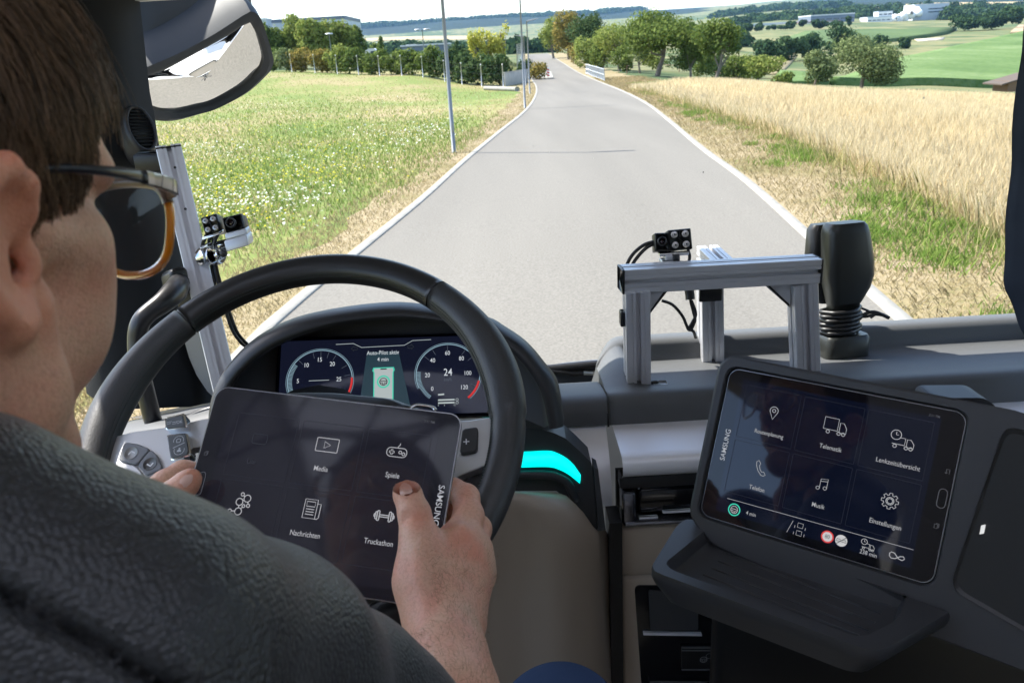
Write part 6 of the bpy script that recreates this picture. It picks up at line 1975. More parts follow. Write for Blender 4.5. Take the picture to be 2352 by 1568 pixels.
obj("connector", *box(on_y(1632, 676, 1.371), EX, EY, EZ, 0.041, 0.006, 0.026, 0.002), M_BLACK, FR)
for q in ([(1487, 668), (1536, 665), (1530, 672), (1492, 722)], [(1817, 648), (1756, 651), (1762, 660), (1814, 706)]):
    Y = 1.258 if q[0][0] < 1600 else 1.284
    v, f = prism([on_y(x, y, Y) for x, y in q], EY, 0.024); obj("gusset", v, f, M_ALU, FR, smooth_=False)
    v, f = prism([on_y(*q[1], Y - 0.001), on_y(*q[3], Y - 0.001), on_y(*(np.array(q[3]) + [0, -7]), Y - 0.001), on_y(*(np.array(q[1]) + [-8, 1] if q[0][0] < 1600 else np.array(q[1]) + [8, 1]), Y - 0.001)], EY, 0.026); obj("gusset_cap", v, f, M_BLACK, FR, smooth_=False)
obj("tape", *box(on_y(1516, 879, 1.247), EX, EY, EZ, 0.024, 0.018, 0.0015, 0.0004), M_WHITE, FR)
obj("knob", *ball(on_y(1504, 878, 1.247), 0.007, 0.005, 0.004), M_BLACK, FR)
obj("side_clip", *box(on_y(1429, 730, 1.262), EX, EY, EZ, 0.008, 0.02, 0.026, 0.002), M_BLACK, FR)

M_LENS = mat("dark_lens", (0.02, 0.01, 0.012), 0.05, coat=1.0)
M_LED = mat("clear_lamp_dome", (0.55, 0.52, 0.50), 0.15, 0.3, coat=0.8)
def cam_unit(label, led_q, cam_q, dpt, led_first, loc):
    """led_q, cam_q: picture outline (tl, tr, br, bl) of the lamp block and the camera"""
    t = thing("camera_unit", label, "camera", loc, "small black cameras with four-lamp blocks")
    def blk(q, dep, name):
        c = [P(*p_, dpt) for p_ in q]
        ctr = sum(c) / 4; X = unit(c[1] - c[0] + c[2] - c[3]); Yv = c[0] - c[3]; Yv = unit(Yv - X * (Yv @ X)); N = np.cross(X, Yv)
        w = (np.linalg.norm(c[1] - c[0]) + np.linalg.norm(c[2] - c[3])) / 2; h = (np.linalg.norm(c[0] - c[3]) + np.linalg.norm(c[1] - c[2])) / 2
        obj(name, *box(ctr - N * dep / 2, X, Yv, N, w, h, dep, 0.002), M_BLACK, t)
        return ctr, X, Yv, N, w, h
    c, X, Y, N, w, h = blk(led_q, 0.03, "lamp_block")
    for i in (-1, 1):
        for j in (-1, 1):
            p = c + X * w * 0.235 * i + Y * h * 0.25 * j
            r = min(w, h) * 0.165
            L = obj("lamp", *loft([[p + (X * math.cos(a) + Y * math.sin(a)) * rr + N * z for a in np.linspace(0, 2 * math.pi, 16, endpoint=False)] for rr, z in ((r, 0), (r, 0.002), (r * .8, 0.0035), (r * .45, 0.0012), (r * .3, 0.003), (r * .05, 0.0034))], True, True), M_LED, t)
            obj("lamp_core", *disc(p + N * 0.0033, N, r * 0.25, 10, 0.0006), M_DARK, L)
    obj("block_seam", *box(c + N * 0.0002, X, Y, N, w * 0.02, h * 0.98, 0.001), M_DARK, t, smooth_=False)
    c2, X2, Y2, N2, w2, h2 = blk(cam_q, 0.028, "camera_body")
    pc_ = c2 + X2 * w2 * (0.0 if not led_first else -0.08) + Y2 * h2 * 0.02
    r = min(w2, h2) * 0.33
    L = obj("lens_barrel", *loft([[pc_ + (X2 * math.cos(a) + Y2 * math.sin(a)) * rr + N2 * z for a in np.linspace(0, 2 * math.pi, 22, endpoint=False)] for rr, z in ((r, 0), (r, 0.006), (r * .92, 0.007), (r * .72, 0.006), (r * .62, 0.002))], True, True), M_DARK, t)
    obj("lens", *ball(pc_ + N2 * 0.0015, r * .6, r * .6, 0.0025, (X2, Y2, N2), 6, 16), M_LENS, L)
    return t, (c, X, Y, N, w, h), (c2, X2, Y2, N2, w2, h2)
t, A, B = cam_unit("small black camera left of a four-lamp block, mounted on the dashboard gantry", [(1535, 528), (1589, 524), (1589, 571), (1536, 577)], [(1504, 535), (1536, 534), (1537, 576), (1504, 577)], 1.352, False, P(1545, 605, 1.352))
q = P(1546, 581, 1.356)
obj("bracket", *box(q, EX, EY, EZ, 0.050, 0.022, 0.005, 0.001), M_CHROME, t)
obj("bracket", *box(P(1540, 590, 1.358), EX, EY, EZ, 0.022, 0.022, 0.014, 0.002), M_ALU, t)
obj("clamp_screw", *tube([P(1546, 593, 1.345), P(1560, 592, 1.345)], 0.006, 10), M_DARK, t)
obj("bracket", *box(P(1537, 600, 1.358), EX, EY, EZ, 0.030, 0.03, 0.007, 0.002), M_ALU, t)
obj("base_plate", *box(P(1538, 607, 1.355), unit(br - bl), EY, EZ, 0.052, 0.032, 0.002, 0.0008), M_CHROME, t)

LP_ = thing("aluminium_post", "slotted aluminium post beside the driver's pillar, carrying a camera", "post", P(470, 760, 1.35))
pa, pb_ = P(388, 341, 1.335), P(520, 900, 1.335)
prof_up = np.array([0.35, -0.9, 0.1])
profile("post_bar", pb_, pa, prof_up, 0.0395, LP_)
tdir = unit(pa - pb_)
cap_plate(pa + tdir * 0.002, tdir, prof_up, 0.041, LP_)
obj("arm", *box(P(350, 370, 1.355), EX, unit(np.array([0, .9, .1])), EZ, 0.05, 0.034, 0.03, 0.003), M_BLACK, LP_)
obj("arm", *box(P(440, 680, 1.375), EX, EY, EZ, 0.04, 0.034, 0.055, 0.003), M_BLACK, LP_)
for q in ((402, 385), (426, 480), (455, 600)):
    obj("screw", *disc(P(*q, 1.313), np.array([0.3, -0.9, 0.2]), 0.0022, 8, 0.001), M_DARK, LP_)
t, A, B = cam_unit("small black camera right of a four-lamp block, clamped to the post by the pillar", [(460, 499), (497, 491), (507, 529), (471, 542)], [(509, 500), (553, 490), (563, 523), (519, 535)], 1.30, True, P(490, 585, 1.30))
obj("bracket", *box(P(489, 539, 1.302), unit(P(507, 533, 1.3) - P(471, 545, 1.3)), EY, unit(P(480, 520, 1.3) - P(489, 545, 1.3)), 0.030, 0.022, 0.004, 0.001), M_CHROME, t)
obj("bracket", *box(P(546, 535, 1.303), unit(P(563, 528, 1.3) - P(519, 540, 1.3)), EY, unit(P(535, 510, 1.3) - P(541, 534, 1.3)), 0.036, 0.022, 0.010, 0.002), M_ALU, t)
obj("clamp_block", *box(P(549, 554, 1.303), unit(P(575, 546, 1.3) - P(520, 562, 1.3)), EY, unit(P(545, 540, 1.3) - P(552, 570, 1.3)), 0.038, 0.03, 0.018, 0.002), M_ALU, t)
obj("clamp_arm", *tube([P(530, 559, 1.305), P(497, 568, 1.31), P(470, 577, 1.315)], [0.009, 0.0095, 0.012], 14), M_CHROME, t)
obj("clamp_body", *tube([P(466, 590, 1.32), P(497, 585, 1.30)], [0.0155, 0.0155], 18), M_CHROME, t)
obj("clamp_ring", *tube([P(494, 586, 1.302), P(498, 585, 1.298)], [0.0165, 0.0165], 18), M_CHROME, t)
obj("clamp_screw", *tube([P(497, 586, 1.297), P(510, 583, 1.290)], [0.0055, 0.0055], 10), M_CHROME, t)
obj("clamp_screw", *ball(P(513, 582, 1.29), 0.0065), M_DARK, t)

# cables
def cable_thing(label, paths, dpt, r, loc, group="black cables of the cameras"):
    t = thing("camera_cable", label, "cable", loc, group)
    for pth in paths:
        obj("strand", *tube(spline([P(*q[:2], q[2] if len(q) > 2 else dpt) for q in pth], 26), r, 7), M_CABLE, t)
    return t
cable_thing("pair of black cables looping from the gantry camera down behind the crossbar", [[(1506, 554), (1480, 562), (1455, 582), (1440, 608), (1436, 640), (1440, 680, 1.40)], [(1506, 558), (1486, 568), (1466, 588), (1452, 610), (1448, 640), (1450, 690, 1.40)]], 1.37, 0.0032, P(1470, 580, 1.36))
cable_thing("black cables hanging from the gantry crossbar to the tray", [[(1580, 572, 1.36), (1584, 590, 1.36), (1580, 608, 1.38)], [(1584, 660), (1586, 690), (1592, 715), (1596, 735), (1588, 756)], [(1588, 690), (1598, 720), (1590, 740), (1580, 757)], [(1520, 690), (1545, 700), (1567, 725), (1576, 745), (1582, 757), (1592, 760), (1598, 775, 1.46)]], 1.42, 0.0028, P(1585, 720, 1.42))
cable_thing("black plug connector hanging under the gantry crossbar", [[(1582, 664), (1584, 676), (1585, 688)]], 1.415, 0.0085, P(1584, 676, 1.415))
cable_thing("black cables dropping from the pillar camera behind the steering wheel", [[(474, 540, 1.31), (467, 556, 1.315), (464, 568, 1.33)], [(484, 540, 1.31), (480, 560, 1.33), (486, 610, 1.33), (494, 660, 1.33), (504, 740, 1.34), (510, 800, 1.35), (516, 855, 1.37)], [(489, 540, 1.31), (490, 560, 1.33), (494, 620, 1.33), (510, 680, 1.33), (530, 750, 1.34), (552, 785, 1.35), (566, 796, 1.37)], [(502, 535, 1.30), (492, 560, 1.30), (494, 600, 1.31), (506, 650, 1.33), (528, 720, 1.34), (546, 765, 1.35), (570, 792, 1.37)]], 1.33, 0.0030, P(500, 660, 1.33))

# handset
HD = thing("handset", "tall dark radio handset standing on the tray with a cable coiled round its neck", "handset", on_z(1932, 812, -0.556))
hb0 = on_z(1932, 800, -0.556)
hz = np.array([0.02, 0.10, 1.0]); hz = unit(hz)
hx = unit(np.array([1, 0.15, 0])); hy = np.cross(hz, hx)
sc_ = np.dot(hb0, FW) / F_PX * 0.93
def hring(pxw, dep, up_px, r, dx=0, n=5, dy=0):
    c = hb0 + hz * up_px * sc_ * 1.02 + hx * dx * sc_ + hy * dy * sc_
    return [c + hx * x + hy * y for x, y in rrect(pxw * sc_, dep * sc_, r * sc_, n)]
M_HAND = mat("dark_olive_black_plastic", (0.022, 0.024, 0.022), 0.36, bump=(900, 0.1, 0.0003))
obj("base_block", *loft([hring(112, 80, -14, 16), hring(114, 82, -8, 18), hring(114, 82, 30, 18), hring(104, 72, 38, 16)], True, True), M_HAND, HD, sharp=40)
obj("neck", *loft([hring(70, 50, 34, 14, -8), hring(70, 50, 115, 14, -2)], True, True), M_HAND, HD)
obj("body", *loft([hring(60, 40, 96, 14, -6), hring(82, 52, 118, 18, -2), hring(106, 66, 150, 22, 2), hring(120, 72, 180, 24, 2), hring(118, 72, 215, 24, 0), hring(106, 68, 280, 22, -10), hring(98, 64, 297, 22, -12), hring(84, 54, 305, 18, -13)], True, True), M_HAND, HD, sharp=60)
obj("back_shell", *loft([hring(70, 40, 110, 14, -14, 5, 40), hring(112, 48, 170, 20, -20, 5, 44), hring(112, 48, 230, 20, -26, 5, 44), hring(100, 44, 288, 18, -30, 5, 44), hring(84, 36, 300, 14, -30, 5, 44)], True, True), M_BLACK, HD, sharp=60)
coil = []
for k in range(170):
    a = k / 170 * 2 * math.pi * 6.2
    up = 40 + 62 * k / 170
    coil.append(hb0 + hz * (up * sc_ * 1.02) + hx * (math.cos(a) * 46 - 8 + 4 * math.sin(k)) * sc_ + hy * math.sin(a) * 34 * sc_)
obj("coiled_cable", *tube(coil, 0.0042, 8), M_CABLE, HD)
for k, pth in enumerate(([(1962, 745), (1985, 722), (2005, 716), (2025, 722), (2042, 730)], [(1960, 720), (1985, 727), (2010, 722), (2030, 724)], [(1958, 700), (1990, 712), (2008, 722), (2000, 730)])):
    obj("cable_tail", *tube(spline([P(x, y, 1.47) for x, y in pth], 16), 0.0034 - 0.0006 * k, 7), M_CABLE, HD)

# kerb mirror outside the windscreen
KM = thing("kerb_mirror", "large dark grey outside mirror hanging in front of the windscreen corner", "mirror", P(455, 120, 1.85))
md = 1.85
mc = P(452, 165, md)
mn = unit(np.array([0.42, -0.52, -0.74]))
gl = [(293, 182), (330, 170), (369, 160), (450, 117), (521, 78), (548, 60), (570, 47), (583, 65), (591, 82), (603, 127), (600, 148), (591, 164), (554, 201), (492, 238), (450, 249), (410, 256), (380, 254), (353, 248), (316, 230), (300, 208)]
g3 = np.array([on_plane(x, y, mc, mn) for x, y in gl])
g3 = spline(np.concatenate([g3, g3[:1]]), 80)[:-1]
gc = g3.mean(0)
rings = [gc + (g3 - gc) * s + mn * (0.014 * (1 - s * s)) for s in (1.0, 0.9, 0.75, 0.6, 0.45, 0.3, 0.15, 0.02)]
obj("mirror_glass", *loft(rings, True, True), mat("mirror_silver", (0.86, 0.86, 0.84), 0.03, 1.0), KM)
ho = [(246, 190), (283, 176), (330, 152), (400, 122), (480, 80), (540, 42), (572, 22), (590, 30), (604, 56), (626, 131), (622, 150), (615, 164), (574, 203), (535, 227), (492, 247), (450, 260), (410, 271), (385, 274), (361, 273), (338, 267), (310, 250), (280, 220)]
h3 = np.array([on_plane(x, y, mc + mn * 0.004, mn) for x, y in ho])
h3 = spline(np.concatenate([h3, h3[:1]]), 80)[:-1]
# match the ring parametrisation by direction
def by_dir(poly, n=110):
    a1 = unit(np.cross(mn, EZ)); a2 = np.cross(mn, a1)
    p2 = np.stack([(poly - gc) @ a1, (poly - gc) @ a2], 1)
    r2 = resample_star(p2, np.zeros(2), n)
    return gc + r2[:, :1] * a1 + r2[:, 1:] * a2 + np.outer((poly - gc).mean(0) @ mn * np.ones(n), mn)
go, hoo = by_dir(g3), by_dir(h3)
M_MIRH = mat("dark_grey_mirror_shell", (0.020, 0.025, 0.032), 0.5, spec=0.3, bump=(60, 0.05, 0.001))
bk = -mn
obj("housing", *loft([go - mn * 0.004, go + mn * 0.006, go + (hoo - go) * 0.5 + mn * 0.012, hoo + mn * 0.006, hoo - mn * 0.02, gc + (hoo - gc) * 0.94 - mn * 0.07, gc + (hoo - gc) * 0.75 - mn * 0.12, gc + (hoo - gc) * 0.05 - mn * 0.14], True, True), M_MIRH, KM, sharp=50)
# arm and shell above
up_ = [(150, -120), (247, 2), (262, 60), (272, 120), (283, 172), (330, 148), (400, 118), (480, 76), (540, 38), (574, 14), (560, -60), (500, -140), (300, -160)]
u3 = np.array([on_plane(x, y, mc + mn * 0.0, unit(np.array([0.25, -0.95, 0.15]))) for x, y in up_])
u3 = spline(np.concatenate([u3, u3[:1]]), 80)[:-1]; ucen = u3.mean(0); un = unit(np.array([0.25, -0.95, 0.15]))
obj("shell", *loft([u3 - un * 0.10, u3 - un * 0.01, ucen + (u3 - ucen) * 0.97 + un * 0.004, ucen + (u3 - ucen) * 0.80 + un * 0.016, ucen + (u3 - ucen) * 0.70 + un * 0.018, ucen + (u3 - ucen) * 0.67 + un * 0.014, ucen + (u3 - ucen) * 0.3 + un * 0.02, ucen + (u3 - ucen) * 0.02 + un * 0.02], True, True), M_MIRH, KM, sharp=25)

# cables fixed along the roof lining behind the driver (they show in the tablet's glass)
RC = thing("roof_cables", "black cables tied together and strung loosely under the roof above the driver's head", "cables", (-0.55, 0.0, 0.74))
kn = np.array([-0.17, 0.335, 0.20])
for k, (e, w_) in enumerate((((-0.62, 0.46, 0.30), 0.006), ((-0.60, 0.30, 0.22), 0.005), ((-0.55, 0.22, 0.40), 0.0045), ((-0.45, 0.50, 0.34), 0.004), ((-0.40, 0.20, 0.20), 0.005), ((0.05, 0.42, 0.40), 0.006), ((0.12, 0.30, 0.34), 0.005), ((-0.02, 0.20, 0.45), 0.004))):
    e = np.array(e); m1 = kn * 0.65 + e * 0.35 + [0, rng.uniform(-0.03, 0.03), -0.02]; m2 = kn * 0.3 + e * 0.7 + [0, rng.uniform(-0.04, 0.04), 0.02]
    obj("strand", *tube(spline([kn, m1, m2, e, e + [0, -0.05, 0.79 - e[2]]], 26), w_, 6), M_CABLE, RC)
obj("cable_tie", *ball(kn, 0.018, 0.012, 0.012), M_CABLE, RC)

# wiper and cowl outside the screen
WP = thing("windscreen_wiper", "windscreen wiper lying in the cowl between the hood and the tray", "wiper", on_y(1330, 845, 1.66))
obj("cowl", *loft([[on_y(x, y, Y) for x, y, Y in r] for r in ([(1240, 842, 1.74), (1300, 832, 1.74), (1360, 826, 1.74), (1420, 822, 1.74)], [(1240, 848, 1.72), (1300, 838, 1.72), (1360, 832, 1.72), (1420, 828, 1.72)], [(1240, 900, 1.66), (1300, 895, 1.66), (1360, 890, 1.66), (1420, 888, 1.66)])]), mat("grey_cowl", (0.10, 0.105, 0.115), 0.4), WP)
obj("blade", *tube(spline([on_y(x, y, 1.655) for x, y in ((1250, 848), (1300, 843), (1350, 838), (1410, 834))], 12), 0.010, 8), M_BLACK, WP)
obj("arm", *tube(spline([on_y(x, y, 1.648) for x, y in ((1262, 852), (1296, 855), (1320, 858), (1340, 857))], 12), 0.006, 8), M_BLACK, WP)
obj("arm_tip", *tube([on_y(1340, 856, 1.648), on_y(1400, 859, 1.648)], 0.005, 8), mat("pale_arm_metal", (0.55, 0.54, 0.5), 0.4, 0.5), WP)
# ================================================================ the driver
def skin_mat():
    """skin: red blotches over a tan base, fine pores and creases"""
    m = bpy.data.materials.new("tanned_skin"); m.use_nodes = True
    nt = m.node_tree; b = nt.nodes["Principled BSDF"]; L = nt.links.new
    b.inputs["Roughness"].default_value = 0.48
    b.inputs["Specular IOR Level"].default_value = 0.35
    b.inputs["Subsurface Weight"].default_value = 0.22
    b.inputs["Subsurface Radius"].default_value = (0.012, 0.004, 0.002)
    b.inputs["Subsurface Scale"].default_value = 0.6
    tc = nt.nodes.new("ShaderNodeTexCoord")
    def noise(sc, det, rough=0.5):
        n = nt.nodes.new("ShaderNodeTexNoise"); n.inputs["Scale"].default_value = sc; n.inputs["Detail"].default_value = det; n.inputs["Roughness"].default_value = rough
        L(tc.outputs["Object"], n.inputs["Vector"]); return n
    n1, n2, n3 = noise(34, 3), noise(420, 4, 0.7), noise(1500, 2)
    r1 = nt.nodes.new("ShaderNodeValToRGB"); e = r1.color_ramp.elements
    e[0].position, e[0].color = 0.34, (0.74, 0.46, 0.325, 1)
    e[1].position, e[1].color = 0.66, (0.74, 0.375, 0.265, 1)
    L(n1.outputs[0], r1.inputs[0])
    r2 = nt.nodes.new("ShaderNodeValToRGB"); e = r2.color_ramp.elements
    e[0].position, e[0].color = 0.36, (0.86, 0.83, 0.81, 1)
    e[1].position, e[1].color = 0.55, (1, 1, 1, 1)
    L(n2.outputs[0], r2.inputs[0])
    mx = nt.nodes.new("ShaderNodeMix"); mx.data_type = 'RGBA'; mx.blend_type = 'MULTIPLY'; mx.inputs[0].default_value = 1.0
    L(r1.outputs[0], mx.inputs[6]); L(r2.outputs[0], mx.inputs[7]); fa = nt.nodes.new("ShaderNodeAttribute"); fa.attribute_name = "flush_glow"
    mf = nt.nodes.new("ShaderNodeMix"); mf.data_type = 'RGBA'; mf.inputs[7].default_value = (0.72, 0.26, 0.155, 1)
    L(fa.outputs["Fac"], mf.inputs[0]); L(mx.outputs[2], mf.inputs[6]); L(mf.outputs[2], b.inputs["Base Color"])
    vo = nt.nodes.new("ShaderNodeTexVoronoi"); vo.inputs["Scale"].default_value = 620
    L(tc.outputs["Object"], vo.inputs["Vector"])
    ad = nt.nodes.new("ShaderNodeMath"); ad.operation = 'ADD'
    L(vo.outputs["Distance"], ad.inputs[0]); L(n2.outputs[0], ad.inputs[1])
    bp = nt.nodes.new("ShaderNodeBump"); bp.inputs["Strength"].default_value = 0.35; bp.inputs["Distance"].default_value = 0.0007
    L(ad.outputs[0], bp.inputs["Height"]); L(bp.outputs[0], b.inputs["Normal"])
    return m
M_SKIN = skin_mat()
M_SHIRT = None
def shirt_mat():
    m = bpy.data.materials.new("slate_knit_cloth")
    m.use_nodes = True
    nt = m.node_tree
    b = nt.nodes["Principled BSDF"]
    b.inputs["Roughness"].default_value = 0.40
    b.inputs["Specular IOR Level"].default_value = 0.55
    b.inputs["Sheen Weight"].default_value = 0.15
    b.inputs["Sheen Roughness"].default_value = 0.5
    tc = nt.nodes.new("ShaderNodeTexCoord")
    mp = nt.nodes.new("ShaderNodeMapping")
    mp.inputs["Rotation"].default_value = (0.5, 0.3, 0.7)
    mp.inputs["Scale"].default_value = (1.0, 1.0, 1.0)
    nt.links.new(tc.outputs["Object"], mp.inputs[0])
    vo = nt.nodes.new("ShaderNodeTexVoronoi"); vo.inputs["Scale"].default_value = 430; vo.inputs["Randomness"].default_value = 0.7
    nt.links.new(mp.outputs[0], vo.inputs["Vector"])
    no = nt.nodes.new("ShaderNodeTexNoise"); no.inputs["Scale"].default_value = 28; no.inputs["Detail"].default_value = 3
    nt.links.new(tc.outputs["Object"], no.inputs["Vector"])
    r = nt.nodes.new("ShaderNodeValToRGB")
    r.color_ramp.elements[0].position = 0.1; r.color_ramp.elements[0].color = (0.030, 0.033, 0.041, 1)
    r.color_ramp.elements[1].position = 0.75; r.color_ramp.elements[1].color = (0.009, 0.010, 0.013, 1)
    nt.links.new(vo.outputs["Distance"], r.inputs[0])
    mx = nt.nodes.new("ShaderNodeMix"); mx.data_type = 'RGBA'; mx.inputs[0].default_value = 0.18
    nt.links.new(r.outputs[0], mx.inputs[6])
    r2 = nt.nodes.new("ShaderNodeValToRGB"); r2.color_ramp.elements[0].color = (0.010, 0.011, 0.014, 1); r2.color_ramp.elements[1].color = (0.022, 0.024, 0.030, 1)
    nt.links.new(no.outputs[0], r2.inputs[0]); nt.links.new(r2.outputs[0], mx.inputs[7])
    nt.links.new(mx.outputs[2], b.inputs["Base Color"])
    bp = nt.nodes.new("ShaderNodeBump"); bp.inputs["Strength"].default_value = 0.6; bp.inputs["Distance"].default_value = 0.0010; bp.invert = True
    nt.links.new(vo.outputs["Distance"], bp.inputs["Height"]); nt.links.new(bp.outputs[0], b.inputs["Normal"])
    return m
M_SHIRT = shirt_mat()
M_HAIR = bpy.data.materials.new("brown_hair"); M_HAIR.use_nodes = True
_b = M_HAIR.node_tree.nodes["Principled BSDF"]; _b.inputs["Roughness"].default_value = 0.36; _b.inputs["Specular IOR Level"].default_value = 0.35
_g = M_HAIR.node_tree.nodes.new("ShaderNodeNewGeometry"); _r = M_HAIR.node_tree.nodes.new("ShaderNodeValToRGB")
_r.color_ramp.elements[0].color = (0.026, 0.0155, 0.009, 1); _r.color_ramp.elements[1].color = (0.27, 0.165, 0.10, 1)
M_HAIR.node_tree.links.new(_g.outputs["Random Per Island"], _r.inputs[0]); M_HAIR.node_tree.links.new(_r.outputs[0], _b.inputs["Base Color"])

PERSON = thing("person", "brown-haired man in a slate grey shirt looking down at the tablet he holds", "person", (-0.22, 0.25, -0.75))

# head frame: x to his right, y where he faces, z up through the crown
hyaw, hpit, hrol = math.radians(-3), math.radians(-12), math.radians(1)
HYv = np.array([math.sin(-hyaw) * math.cos(hpit), math.cos(hyaw) * math.cos(hpit), math.sin(hpit)])
HXv = unit(np.cross(HYv, EZ)); HZv = np.cross(HXv, HYv)
HXv, HZv = HXv * math.cos(hrol) + HZv * math.sin(hrol), HZv * math.cos(hrol) - HXv * math.sin(hrol)
HA = np.stack([HXv, HYv, HZv])           # rows
HO = P(386, 440, 0.412) - np.array([0.0695, 0.114, 0.018]) @ HA
hw = lambda p: HO + np.asarray(p, float) @ HA
def head_sdf():
    s = SDF((-0.115, -0.135, -0.24), (0.115, 0.150, 0.165), 0.0026)
    E = s.ell
    E((0, -0.008, 0.058), (0.076, 0.098, 0.083), k=0.01)
    E((0, 0.036, 0.050), (0.068, 0.062, 0.062), k=0.03)
    E((0, 0.046, -0.026), (0.052, 0.048, 0.068), k=0.025)
    for q in (-1, 1):
        s.chain([(q * 0.058, 0.000, -0.030), (q * 0.050, 0.006, -0.066), (q * 0.026, 0.046, -0.098), (0, 0.068, -0.106)], [0.014, 0.015, 0.014, 0.016], 0.018)
        s.chain([(q * 0.061, 0.012, -0.002), (q * 0.054, 0.052, -0.006), (q * 0.042, 0.072, -0.016)], [0.009, 0.011, 0.012], 0.016)
        E((q * 0.036, 0.054, -0.038), (0.023, 0.030, 0.032), k=0.022)
        s.chain([(q * 0.012, 0.099, 0.030), (q * 0.036, 0.092, 0.032), (q * 0.058, 0.070, 0.026)], [0.007, 0.0085, 0.008], 0.014)
        E((q * 0.033, 0.104, 0.012), (0.017, 0.014, 0.012), k=0.010, sub=True)
        E((q * 0.032, 0.084, 0.012), (0.0135, 0.0125, 0.0120), k=0.005)
    s.chain([(0, 0.096, 0.022), (0, 0.108, 0.002), (0, 0.120, -0.024)], [0.007, 0.009, 0.0125], 0.012)
    for q in (-1, 1):
        E((q * 0.013, 0.106, -0.028), (0.010, 0.011, 0.009), k=0.008)
    E((0, 0.096, -0.056), (0.026, 0.014, 0.014), k=0.018)
    s.chain([(-0.020, 0.097, -0.060), (0, 0.106, -0.057), (0.020, 0.097, -0.060)], [0.003, 0.0055, 0.003], 0.006)
    s.chain([(-0.017, 0.096, -0.070), (0, 0.105, -0.071), (0.017, 0.096, -0.070)], [0.003, 0.006, 0.003], 0.006)
    E((0, 0.085, -0.100), (0.016, 0.015, 0.016), k=0.015)
    # neck
    s.chain([(0, -0.036, -0.03), (0, -0.044, -0.10), (0, -0.066, -0.20), (0, -0.07, -0.26)], [0.052, 0.047, 0.055, 0.070], 0.028)
    for q in (-1, 1):
        s.chain([(q * 0.058, -0.028, -0.035), (q * 0.040, 0.015, -0.15), (q * 0.02, 0.03, -0.24)], [0.012, 0.011, 0.012], 0.02)
    # ears: a flaring shell with a rolled rim and a lobe
    for q in (-1, 1):
        rim = [(0.068, 0.010, 0.004), (0.073, 0.013, 0.018), (0.077, 0.009, 0.029), (0.080, -0.004, 0.035), (0.0815, -0.018, 0.031), (0.082, -0.028, 0.018), (0.081, -0.030, 0.003), (0.079, -0.025, -0.011), (0.076, -0.015, -0.023), (0.073, -0.003, -0.032), (0.071, 0.005, -0.029), (0.069, 0.009, -0.018)]
        R = [(q * (0.067 + (a - 0.068) * 1.05), b - 0.021, c * 0.84 - 0.0095) for a, b, c in rim]
        s.chain(R, [0.0042, 0.0044, 0.0048, 0.0050, 0.0050, 0.0049, 0.0048, 0.0048, 0.0056, 0.0068, 0.0064, 0.005], 0.004)
        for a in range(1, 11):
            s.cap((q * 0.0665, -0.028, -0.008), R[a], 0.0055, 0.0026, k=0.006)
        E((q * 0.0850, -0.024, -0.006), (0.0080, 0.0095, 0.0145), k=0.006, sub=True)
        E((q * 0.0700, -0.005, -0.013), (0.0038, 0.005, 0.0080), k=0.006)
    return s.mesh(3)
hv, hf = head_sdf()
parts_v, parts_f, nbase = [hw(hv)], [hf], len(hv)

